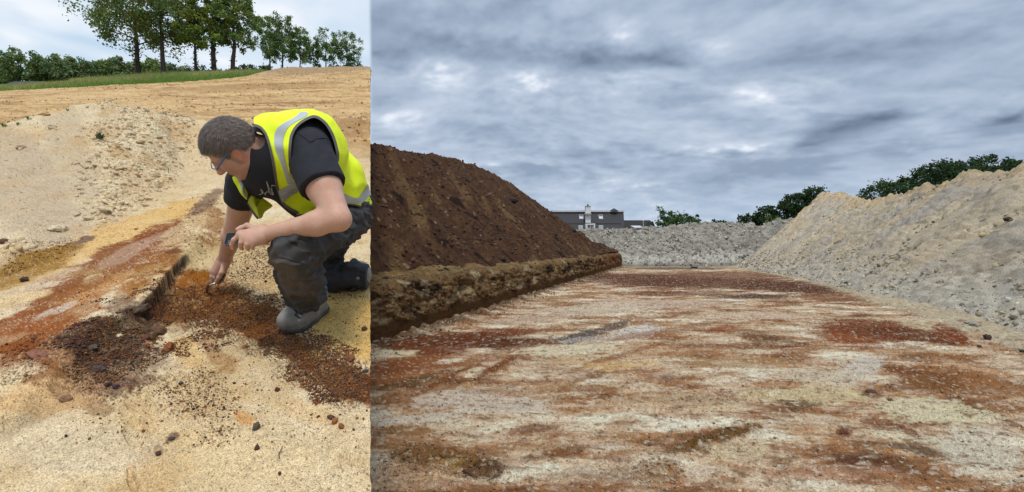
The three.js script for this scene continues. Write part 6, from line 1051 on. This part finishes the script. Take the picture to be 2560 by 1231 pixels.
// ---------------------------------------------------------------- stones, clods, crumbs, weeds
function rock(k, detail = 2, rough = 0.35, flat = 1) {         // broken faces: a ball cut by planes, then weathered
  const g = mergeVertices(new THREE.IcosahedronGeometry(1, detail).deleteAttribute('uv').deleteAttribute('normal')), p = g.attributes.position, cuts = [], old = rs; seed(k * 31 + 7);
  for (let i = 0; i < 13; i++) cuts.push([V(gauss(), gauss(), gauss()).normalize(), rr(0.62, 0.98)]); rs = old;
  for (let i = 0; i < p.count; i++) {
    const v = V().fromBufferAttribute(p, i).normalize(); let r = 1.12; for (const [n, h] of cuts) { const c = v.dot(n); if (c > 0.2) r = Math.min(r, h / c); }
    r *= 1 + rough * (0.30 * n3(v.x * 2.1 + k * 5.1, v.y * 2.1, v.z * 2.1) + 0.26 * n3(v.x * 5, v.y * 5 + k * 3.3, v.z * 5)); p.setXYZ(i, v.x * r, v.y * r * flat, v.z * r);
  }
  g.computeVertexNormals(); return g;
}
const onSlope = (px, py) => {                                 // where the line of sight meets the hillside
  const a = (px - CX) / F, b = (CY - py) / F; let lo = 0.95, hi = 0.95; while (b * hi > hillY(a * hi, hi) && hi < 60) { lo = hi; hi *= 1.012; }
  for (let k = 0; k < 12; k++) { const m = (lo + hi) / 2; if (b * m > hillY(a * m, m)) lo = m; else hi = m; }
  return [a * hi, hillY(a * hi, hi), -hi];
};
const onFloor = (px, py) => { const [X, d] = WR(px, py); return [X, floorY(X, d), -d]; };
const onHeap = (px, py) => {                                   // nearest point of the sand heap along that line of sight
  let best = 1e9, q = [0, 0, 0]; const S = cum[cum.length - 1];
  for (let i = 0; i <= 160; i++) for (let j = 0; j <= 50; j++) { const p = heapPoint(S * i / 160, j / 50), e = Math.hypot(CX + F * p[0] / p[2] - px, CY - F * p[1] / p[2] - py); if (p[2] > 2 && e < best) { best = e; q = p; } }
  return [q[0], q[1] + 0.08, -q[2]];
};
const onMound = (px, py) => { let best = 1e9, q = [0, 0, 0]; for (let i = 0; i <= 150; i++) for (let j = 0; j <= 80; j++) { const t = lerp(-2, 33, i / 150), m = lerp(0.4, 13, j / 80), [X, d] = trenchAt(t, m), y = moundY(t, m), e = Math.hypot(CX + F * X / d - px, CY - F * y / d - py); if (e < best) { best = e; q = [X, y, -d]; } } return q; };
// one loose piece: width and height in the photograph, own colour, what it is
let stoneNo = 0;
function stone(place, px, py, w, h, color, name, label, category, sink = 0.3, turn = 0) {
  const pos = place(px, py), d = -pos[2], rx = w * 0.46 / F * d, ry = h * 0.46 / F * d; seed(900 + ++stoneNo);
  const g = rock(stoneNo, 6, 0.9), c = rgb(...color).map((v) => v * (place === onSlope ? KL : KR) / GRAIN);
  tint(g, (x, y, z, o) => { const n = fbm3(x * 2 + stoneNo, y * 2, z * 2, 5, 0.7); for (let i = 0; i < 3; i++) o[i] = clamp(c[i] * (1 + 0.75 * n), 0.003, 0.85); });
  g.scale(rx, ry, (rx + ry) / 2); g.rotateZ(turn);
  const s = mesh(name, g, stoneMat); s.position.set(pos[0], pos[1] + ry * (1 - sink * 2) * 0.8, pos[2]); return tag(s, label, category);
}
const stoneMat = painted(0.92);
stone(onSlope, 640, 1070, 19, 25, [92, 80, 66], 'stone', 'dark grey-brown pointed stone lying alone beside the orange stain', 'stone');
stone(onSlope, 642, 1124, 15, 15, [74, 50, 46], 'soil_clod', 'small purple-black clod straight below the pointed grey stone', 'clod');
stone(onSlope, 452, 960, 15, 13, [96, 92, 88], 'stone', 'flat round grey pebble on pale sand below the rust crumbs', 'stone');
stone(onSlope, 400, 832, 52, 26, [108, 78, 52], 'ironpan_fragment', 'largest brown ironpan fragment, tilted, at the foot of the slab edge', 'stone', 0.2, -0.8);
stone(onSlope, 384, 852, 16, 30, [112, 86, 50], 'ironpan_fragment', 'upright olive-brown fragment leaning beside the largest ironpan piece', 'stone', 0.15);
stone(onSlope, 368, 850, 20, 22, [104, 62, 38], 'ironpan_fragment', 'round rusty fragment just left of the upright olive one', 'stone', 0.2);
stone(onSlope, 420, 878, 30, 34, [150, 92, 52], 'ironpan_fragment', 'orange fragment with pale face, lowest of the broken ironpan pieces', 'stone', 0.25);
stone(onSlope, 366, 868, 14, 14, [146, 82, 46], 'ironpan_fragment', 'small orange fragment under the round rusty one', 'stone', 0.2);
stone(onSlope, 352, 780, 44, 34, [92, 76, 60], 'ironpan_fragment', 'grey-brown lump breaking off the slab corner above the fragments', 'stone', 0.35, 0.3);
stone(onSlope, 300, 842, 16, 12, [224, 208, 176], 'sand_clod', 'white clod among the dark purple soil by the slab', 'clod', 0.2);
stone(onSlope, 230, 872, 30, 16, [92, 78, 72], 'soil_clod', 'grey-purple clod at the left of the dark soil patch', 'clod', 0.3);
stone(onSlope, 270, 965, 17, 18, [72, 54, 50], 'soil_clod', 'dark clod, left of a pair on pale sand below the dark patch', 'clod', 0.3);
stone(onSlope, 290, 969, 16, 16, [70, 52, 56], 'soil_clod', 'dark clod, right of a pair on pale sand below the dark patch', 'clod', 0.3);
stone(onSlope, 246, 925, 28, 20, [80, 62, 58], 'soil_clod', 'wide dark clod above the pair of small dark clods', 'clod', 0.4);
stone(onSlope, 163, 1001, 28, 22, [140, 106, 76], 'soil_clod', 'mottled orange and purple clod on the lower sand step', 'clod', 0.4);
stone(onSlope, 100, 890, 60, 26, [140, 92, 70], 'ironpan_fragment', 'broad reddish slab piece sticking up at the lower platform edge', 'stone', 0.35, -0.4);
stone(onSlope, 164, 1093, 8, 10, [72, 52, 56], 'soil_clod', 'tiny dark triangular clod on the empty pale sand', 'clod', 0.2);
stone(onSlope, 430, 1098, 18, 12, [80, 58, 58], 'soil_clod', 'crumbled purple clod right of the boot print', 'clod', 0.4);
stone(onSlope, 396, 1138, 15, 16, [84, 54, 48], 'soil_clod', 'dark red-brown clod at the lower end of the boot print', 'clod', 0.35);
stone(onSlope, 692, 978, 14, 16, [92, 52, 34], 'soil_clod', 'single dark rust clod on pale sand below the crumb spread', 'clod', 0.25);
stone(onSlope, 826, 1046, 22, 14, [90, 62, 48], 'soil_clod', 'flat dark brown clod, first of three near the frame edge', 'clod', 0.2);
stone(onSlope, 837, 1057, 18, 17, [150, 96, 48], 'soil_clod', 'ochre clod, middle of three near the frame edge', 'clod', 0.25);
stone(onSlope, 853, 1070, 16, 18, [150, 88, 44], 'soil_clod', 'orange clod, lowest of three near the frame edge', 'clod', 0.25);
stone(onSlope, 699, 1188, 7, 13, [80, 66, 60], 'stone', 'small dark sliver of stone at the bottom of the pale sand', 'stone', 0.2, 0.3);
stone(onSlope, 911, 826, 14, 13, [98, 62, 42], 'soil_clod', 'round dark brown clod on yellow sand right of the boot', 'clod', 0.2);
stone(onSlope, 877, 898, 27, 22, [136, 86, 52], 'soil_clod', 'large soft brown clod at the right end of the crumbs', 'clod', 0.4);
stone(onSlope, 925 - 12, 930, 16, 10, [84, 72, 66], 'stone', 'dark stone at the frame edge above the crumb spread', 'stone', 0.3);
stone(onSlope, 619, 673, 8, 8, [72, 50, 40], 'soil_clod', 'dark round crumb on the sand between hand and knee', 'clod', 0.2);
stone(onSlope, 664, 706, 8, 8, [60, 50, 46], 'soil_clod', 'black crumb on the sand next to the shin', 'clod', 0.2);
stone(onSlope, 612, 868, 16, 12, [150, 100, 56], 'soil_clod', 'orange lump in the middle of the rusty crumb spread', 'clod', 0.4);
stone(onSlope, 653, 848, 20, 18, [134, 80, 40], 'soil_clod', 'rusty lump close to the boot toe', 'clod', 0.4);
stone(onSlope, 550, 818, 14, 12, [156, 102, 54], 'soil_clod', 'light orange lump under the trowel', 'clod', 0.4);
stone(onSlope, 145, 577, 46, 24, [206, 192, 158], 'sand_clod', 'largest pale clod at the foot of the spoil heap', 'clod', 0.3);
stone(onSlope, 58, 704, 20, 18, [90, 62, 50], 'soil_clod', 'round dark brown clod on the crumbly brown strip', 'clod', 0.25);
stone(onSlope, 12, 608, 26, 18, [110, 82, 66], 'soil_clod', 'reddish brown clod at the frame edge below the spoil heap', 'clod', 0.3);
stone(onSlope, 260, 528, 32, 16, [210, 194, 160], 'sand_clod', 'smooth oval pale clod at the lower rim of the rubble', 'clod', 0.3);
stone(onSlope, 222, 548, 30, 12, [204, 188, 152], 'sand_clod', 'flat pale clod left of the smooth oval one', 'clod', 0.4);
stone(onSlope, 395, 468, 16, 18, [200, 182, 146], 'sand_clod', 'upright pale clod near the right end of the rubble', 'clod', 0.3);
stone(onSlope, 300, 424, 34, 20, [204, 186, 150], 'sand_clod', 'broad beige clod in the hollow of the spoil heap', 'clod', 0.4);
stone(onSlope, 287, 366, 24, 18, [196, 178, 142], 'sand_clod', 'angular beige clod under the dark green tuft', 'clod', 0.3);
stone(onSlope, 326, 340, 26, 16, [200, 182, 148], 'sand_clod', 'beige clod on the right flank of the spoil heap', 'clod', 0.3);
stone(onSlope, 350, 358, 24, 14, [190, 170, 134], 'sand_clod', 'brownish clod further down the right flank', 'clod', 0.3);
stone(onSlope, 395, 346, 22, 14, [204, 186, 150], 'sand_clod', 'pale clod at the outer edge of the right flank', 'clod', 0.3);
stone(onSlope, 322, 318, 18, 14, [196, 178, 144], 'sand_clod', 'small beige clod high on the right flank', 'clod', 0.3);
stone(onSlope, 452, 372, 20, 12, [206, 190, 158], 'sand_clod', 'pale clod lying out on the sand track', 'clod', 0.3);
stone(onSlope, 52, 372, 24, 18, [176, 150, 116], 'sand_clod', 'brown clod on the left end of the heap crest', 'clod', 0.3);
stone(onSlope, 130, 322, 22, 16, [200, 184, 150], 'sand_clod', 'clod sticking up on the heap crest', 'clod', 0.3);
stone(onSlope, 112, 288, 36, 12, [196, 160, 108], 'sand_clod', 'yellow sand lump behind the heap crest', 'clod', 0.4);
stone(onSlope, 388, 442, 22, 14, [180, 156, 122], 'sand_clod', 'overhanging brownish clod right in the rubble hollow', 'clod', 0.3);
stone(onHeap, 2040, 662, 17, 10, [200, 190, 170], 'stone', 'rounded white stone low on the pale sand heap', 'stone', 0.2);
stone(onHeap, 2453, 600, 18, 12, [184, 164, 118], 'stone', 'yellowish stone high on the sand heap near the frame edge', 'stone', 0.2);
stone(onHeap, 2528, 556, 18, 14, [80, 60, 44], 'soil_clod', 'dark brown clod on the heap face above the yellowish stone', 'clod', 0.3);
stone(onFloor, 2470, 856, 19, 16, [68, 48, 40], 'soil_clod', 'dark crumbly clod at the heap foot near the frame edge', 'clod', 0.1);
stone(onFloor, 2449, 872, 14, 9, [92, 62, 50], 'soil_clod', 'low reddish clod beside the dark crumbly one', 'clod', 0.2);
stone(onFloor, 2437, 824, 26, 13, [148, 146, 140], 'stone', 'rounded grey cobble at the heap foot, larger of two', 'stone', 0.2);
stone(onFloor, 2419, 818, 16, 9, [152, 148, 140], 'stone', 'rounded grey cobble at the heap foot, smaller of two', 'stone', 0.2);
stone(onFloor, 2507, 770, 24, 16, [132, 128, 120], 'stone', 'grey boulder half sunk in the lower heap face', 'stone', 0.3);
stone(onFloor, 2226, 1003, 14, 8, [92, 66, 50], 'soil_clod', 'small brown clod on the cream strip of trench floor', 'clod', 0.2);
stone(onFloor, 2556, 888, 10, 12, [60, 62, 40], 'soil_clod', 'greenish black clod cut by the frame edge', 'clod', 0.2);
stone(onFloor, 2110, 1088, 26, 18, [104, 62, 44], 'soil_clod', 'rusty clod in the middle of the foreground floor', 'clod', 0.45);
stone(onFloor, 2180, 984, 30, 12, [84, 50, 38], 'soil_clod', 'dark red clod at the edge of the grey patch', 'clod', 0.4);
stone(onFloor, 1735, 672, 22, 6, [50, 42, 36], 'soil_clod', 'black clod at the far end of the trench floor', 'clod', 0.2);
stone(onFloor, 1110, 1143, 20, 12, [128, 98, 60], 'soil_clod', 'brown clod on the rough ridge at the lower left of the trench', 'clod', 0.4);
stone(onFloor, 1172, 1185, 50, 18, [80, 56, 36], 'soil_clod', 'long dark clod on the rough ridge of the trench floor', 'clod', 0.45);
for (const [px, py, w, h, label] of [[950, 484, 40, 12, 'flat black turf sod near the left end of the brown mound'], [1435, 578, 12, 10, 'small black sod near the far end of the mound crest'], [1112, 465, 46, 14, 'wide dark sod on the upper mound face'], [1276, 505, 40, 14, 'dark sod just under the mound crest'], [1247, 597, 20, 9, 'dark sod in the middle of the mound face'], [1276, 613, 16, 10, 'round dark sod below the middle sod'], [1260, 652, 22, 12, 'dark clod low on the mound near the bench'], [1385, 588, 18, 8, 'black clod on the far part of the mound'], [1080, 400, 44, 14, 'dark sod on the mound crest'], [1018, 466, 20, 8, 'small dark clod on the near mound face'], [968, 700, 18, 10, 'black clod at the mound foot by the bench']]) stone(onMound, px, py, w, h, [44, 34, 30], 'turf_sod', label, 'sod', 0.35);
// loose crumbs and small clods, past counting
function scatter(name, label, n, geo, material, fn) {
  const spots = []; for (let k = 0; spots.length < n && k < n * 40; k++) { const s = fn(); if (s) spots.push(s); }
  const m = new THREE.InstancedMesh(geo, material, spots.length), o = new THREE.Object3D(), c = new THREE.Color();
  spots.forEach(([x, y, z, r0, col], i) => { const r = r0 * 0.55; o.position.set(x, y, z); o.rotation.set(rnd() * 6.28, rnd() * 6.28, rnd() * 6.28); o.scale.set(r * rr(0.8, 1.4), r * rr(0.6, 1.0), r * rr(0.8, 1.3)); o.updateMatrix(); m.setMatrixAt(i, o.matrix); m.setColorAt(i, c.setRGB(...col)); });
  m.name = numbered(name); m.castShadow = m.receiveShadow = true; scene.add(m); return tag(m, label, name.split('_').pop(), null, 'stuff');
}
const crumbMat = std(0xffffff, 0.95), crumbA = rock(3, 1, 0.75), crumbB = rock(8, 1, 0.8, 0.8), crumbC = rock(5, 0, 0.9, 0.7);
const local = (paint, a, b, lo, hi) => { const c = [0, 0, 0]; paint(a, b, c); const v = rr(lo, hi) / GRAIN; return [c[0] * v, c[1] * v, c[2] * v]; };
const tone = (list, k) => { const c = rgb(...list[Math.floor(rnd() * list.length)]), v = rr(0.75, 1.25) * k / GRAIN; return [c[0] * v, c[1] * v, c[2] * v]; };
seed(31);
scatter('rusty_crumbs', 'rusty brown soil crumbs scattered around boot and trowel', 34000, crumbA, crumbMat, () => {
  const px = rr(180, 925), py = rr(600, 1120), [X, d] = WL(px, py); if (X > cutX(d) - 0.01) return;
  const n = fbm(X * 5, d * 5, 3), k = sumStain(RUST, X, d, 1.2 * n + 0.5 * n2(X * 20, d * 20)); if (rnd() > k * k * 0.9 + 0.012) return;
  const r = 0.0024 + 0.006 * Math.pow(rnd(), 6) + (rnd() < 0.02 ? 0.006 : 0); return [X, hillY(X, d) + r * 0.3, -d, r, tone([[134, 82, 38], [112, 70, 36], [150, 98, 48], [84, 58, 40], [66, 50, 42]], KL)];
});
scatter('pale_clods', 'pale crumbly sand clods covering the spoil heap', 20000, crumbB, crumbMat, () => {
  const d = rr(2.7, 9.5), X = rr(-1.2 * d, -0.3 * d), n = fbm(X * 2.2, d * 2.2, 3), px = CX + F * X / d; if (px > 520) return;
  const k = rubbleAt(X, d, n) * (1 - sumStain(SMOOTH, X, d, n)); if (rnd() > k + 0.01) return;
  const r = 0.006 + 0.040 * Math.pow(rnd(), 9); return [X, hillY(X, d) + r * 0.1, -d, r, local(leftPaint, X, d, 0.9, 1.2)];
});
scatter('brown_crumbs', 'brown sand crumbs along the crumbly strip of the slab', 5000, crumbA, crumbMat, () => {
  const px = rr(0, 560), py = rr(480, 1000), [X, d] = WL(px, py), n = fbm(X * 5, d * 5, 3), k = sumStain(CRUST, X, d, n); if (rnd() > k * k) return;
  const r = 0.003 + 0.011 * Math.pow(rnd(), 6); return [X, hillY(X, d) + r * 0.3, -d, r, local(leftPaint, X, d, 0.6, 1.15)];
});
scatter('field_clods', 'loose earth clods on the ploughed-up sandy field', 3500, crumbB, crumbMat, () => {
  const d = 6.5 + 32 * Math.pow(rnd(), 1.4), X = rr(-1.1 * d, cutX(d) - 0.05), f = fbm(X * 0.25, d * 0.4, 2), near = Math.exp(-(((X - cutX(d) + 0.6) / 0.8) ** 2) - (((d - 9.2) / 1.3) ** 2)); if (rnd() > 0.25 + f + 2 * near) return;
  const r = (0.012 + 0.05 * Math.pow(rnd(), 3)) * (0.7 + d * 0.02); return [X, hillY(X, d) + r * 0.2, -d, r, local(leftPaint, X, d, 0.7, 1.1)];
});
scatter('dark_clods', 'dark clods and sods rolling down the brown mound', 9000, crumbB, crumbMat, () => {
  const t = rr(-3, 31), m = rr(0.3, 13.5), h = moundH(t, m); if (h < 0.02) return; if (rnd() > 0.35 + 0.65 * Math.exp(-h * 0.9)) return; const [X, d] = trenchAt(t, m); if (X < cutX(d)) return;
  const r = 0.02 + 0.09 * Math.pow(rnd(), 4); return [X, moundY(t, m) + r * 0.3, -d, r, local(moundPaint, t, m, 0.5, 1.25)];
});
scatter('sand_clods', 'pale clods and pebbles on the sand heap and at its foot', 22000, crumbB, crumbMat, () => {
  const S = cum[cum.length - 1], s = rr(0, S), v = Math.pow(rnd(), 1.25) * 1.02, p = heapPoint(s, v); if (p[2] < 2) return;
  const r = 0.022 + 0.10 * Math.pow(rnd(), 6); return [p[0], p[1] + 0.06 + r * 0.1, -p[2], r, tone([[172, 160, 136], [150, 142, 128], [186, 172, 142], [190, 184, 170], [120, 108, 90]], KR)];
});
scatter('bank_clods', 'grey clods heaped on the far bank', 3000, crumbB, crumbMat, () => {
  const px = rr(1330, 2050), v = rnd(), py = along(BC, 0, px), top = at(px, py, 41), w = Math.pow(v, 0.85), r = 0.05 + 0.16 * Math.pow(rnd(), 3);
  return [top.x, lerp(FLOOR, top.y, w) + 0.1, -lerp(37.2, 41, v), r, tone([[172, 168, 156], [150, 146, 136], [190, 188, 178], [126, 120, 110]], KR)];
});
scatter('wall_crumbs', 'earth crumbs fallen along the foot of the trench wall', 2600, crumbB, crumbMat, () => {
  const t = rr(-2, 33), m = -Math.pow(rnd(), 1.6) * 0.7, [X, d] = trenchAt(t, m), r = 0.008 + 0.035 * Math.pow(rnd(), 4); if (X < cutX(d)) return;
  return [X, floorY(X, d) + r * 0.3, -d, r, tone([[96, 72, 48], [74, 54, 38], [120, 96, 66], [60, 44, 34]], KR)];
});
scatter('wall_clods', 'dark and tan clods sticking out of the cut trench wall', 9000, crumbB, crumbMat, () => {
  const t = -1.5 + 34 * Math.pow(rnd(), 1.6), q = rr(0.30, 1.25), w = wallAt(t, q); if (w[0] < cutX(w[2])) return; if (w[4] < 0.5 || rnd() > 0.4 + fbm(t * 1.3, q * 3, 3)) return;
  const r = 0.012 + 0.05 * Math.pow(rnd(), 5), c = [0, 0, 0]; wallPaint(t, q, w[3], w[4], c); const v = rr(0.45, 1.1) / GRAIN; return [w[0], w[1], -w[2], r, [c[0] * v, c[1] * v, c[2] * v]];
});
scatter('floor_crumbs', 'brown and rusty crumbs strewn over the scraped trench floor', 8000, crumbA, crumbMat, () => {
  const d = 2.6 + 14 * Math.pow(rnd(), 1.6), X = rr(Math.max(footX(d), -0.34 * d), Math.min(heapFootX(d), 1.1 * d)), n = fbm(X * 2, d * 2, 3), k = Math.max(sumStain(ROUGH, X, d, n), 0.10 + 0.3 * clamp(fbm(X * 1.4, d * 5, 4))); if (rnd() > k) return;
  const r = 0.005 + 0.022 * Math.pow(rnd(), 5); return [X, floorY(X, d) + r * 0.25, -d, r, local(floorPaint, X, d, 0.45, 1.0)];
});
scatter('floor_grit', 'small broken bits of the scraped clay all over the near trench floor', 56000, crumbC, crumbMat, () => {
  const d = 2.5 + 11 * Math.pow(rnd(), 1.5), X = rr(Math.max(footX(d), -0.32 * d), Math.min(heapFootX(d), 1.08 * d)), n = fbm(X * 1.2, d * 2.9, 4), k = 0.25 + 1.3 * clamp(fbm(X * 2.3 + 5, d * 4.2, 4)) + sumStain(ROUGH, X, d, n); if (rnd() > k) return;
  const r = (0.006 + 0.016 * Math.pow(rnd(), 5)) * (0.8 + 0.06 * d); return [X, floorY(X, d) + r * 0.1, -d, r, local(floorPaint, X, d, 0.6, 1.15)];
});
// weeds
function weed(px, py, hpx, label, color, n, place = onSlope, narrow = false) {
  const p = place(px, py), d = -p[2], Hh = hpx / F * d, w = thing('weed', label, 'weed', p); seed(px * 3 + py);
  const pos = [], stem = [];
  for (let k = 0; k < n; k++) {
    const a = rr(0, 6.28), out = narrow ? rr(0.05, 0.25) : rr(0.2, 0.9), L = Hh * rr(0.5, 1), b = V(Math.cos(a) * Hh * 0.15, 0, Math.sin(a) * Hh * 0.15), t = V(Math.cos(a) * Hh * out, L, Math.sin(a) * Hh * out), m = b.clone().lerp(t, 0.55).add(V(0, L * 0.15, 0)), s = V(-Math.sin(a), 0, Math.cos(a)).multiplyScalar(Hh * (narrow ? 0.03 : 0.10));
    for (const q of [b, m.clone().add(s), m.clone().sub(s), m.clone().add(s), t, m.clone().sub(s)]) pos.push(q.x, q.y, q.z); stem.push(limb([V(0, -0.01, 0), b.clone().multiplyScalar(0.6), b], Hh * 0.012, Hh * 0.008, 4));
  }
  const g = new THREE.BufferGeometry(); g.setAttribute('position', new THREE.Float32BufferAttribute(pos, 3)); g.computeVertexNormals(); mesh('foliage', g, std(color, 0.8, { side: THREE.DoubleSide }), w); mesh('stem', mergeGeometries(stem), std(color, 0.8), w);
}
weed(248, 350, 20, 'dark green mossy tuft on the face of the spoil heap', [0.05, 0.075, 0.02], 40);
weed(8, 318, 12, 'small green weed at the frame edge behind the heap crest', [0.10, 0.18, 0.04], 22);
weed(44, 315, 10, 'small green weed in the middle of the weeds behind the crest', [0.11, 0.19, 0.04], 18);
weed(70, 300, 10, 'small green weed farthest along behind the crest', [0.11, 0.18, 0.04], 18);
weed(168, 278, 8, 'tiny green weed near the top of the heap', [0.12, 0.19, 0.05], 14);
weed(352, 429, 9, 'tiny bright green weed in the rubble hollow', [0.12, 0.20, 0.05], 16);
weed(420, 436, 26, 'thin upright grass stalk in the rubble', [0.10, 0.13, 0.05], 7, onSlope, true);
weed(322, 376, 8, 'pale green weed among the flank clods', [0.14, 0.18, 0.07], 12);
weed(1118, 686, 14, 'green grass tuft on the bench at the mound foot', [0.06, 0.085, 0.02], 40, onMound);
weed(1265, 466, 14, 'thin dry stalk on the mound crest against the sky', [0.10, 0.09, 0.04], 4, onMound, true);
// a dry twig on the pale sand
{
  const pts = [[698, 1150], [697, 1138], [703, 1128], [706, 1118]].map(([x, y]) => { const p = onSlope(x, y); return V(p[0], p[1] + 0.004, p[2]); }), b = pts[0].clone(), tw = mesh('twig', limb(pts.map((p) => p.clone().sub(b)), 0.0018, 0.0008, 5), std([0.09, 0.06, 0.05], 0.9)); tw.position.copy(b); tag(tw, 'thin dark forked twig on the pale sand', 'twig');
  const q = limb([pts[1].clone().sub(b), pts[1].clone().add(V(0.014, 0.004, -0.012)).sub(b)], 0.001, 0.0005, 4); mesh('side_shoot', q, tw.material, tw);
}
scene.updateMatrixWorld(true);
renderer.render(scene, camera);
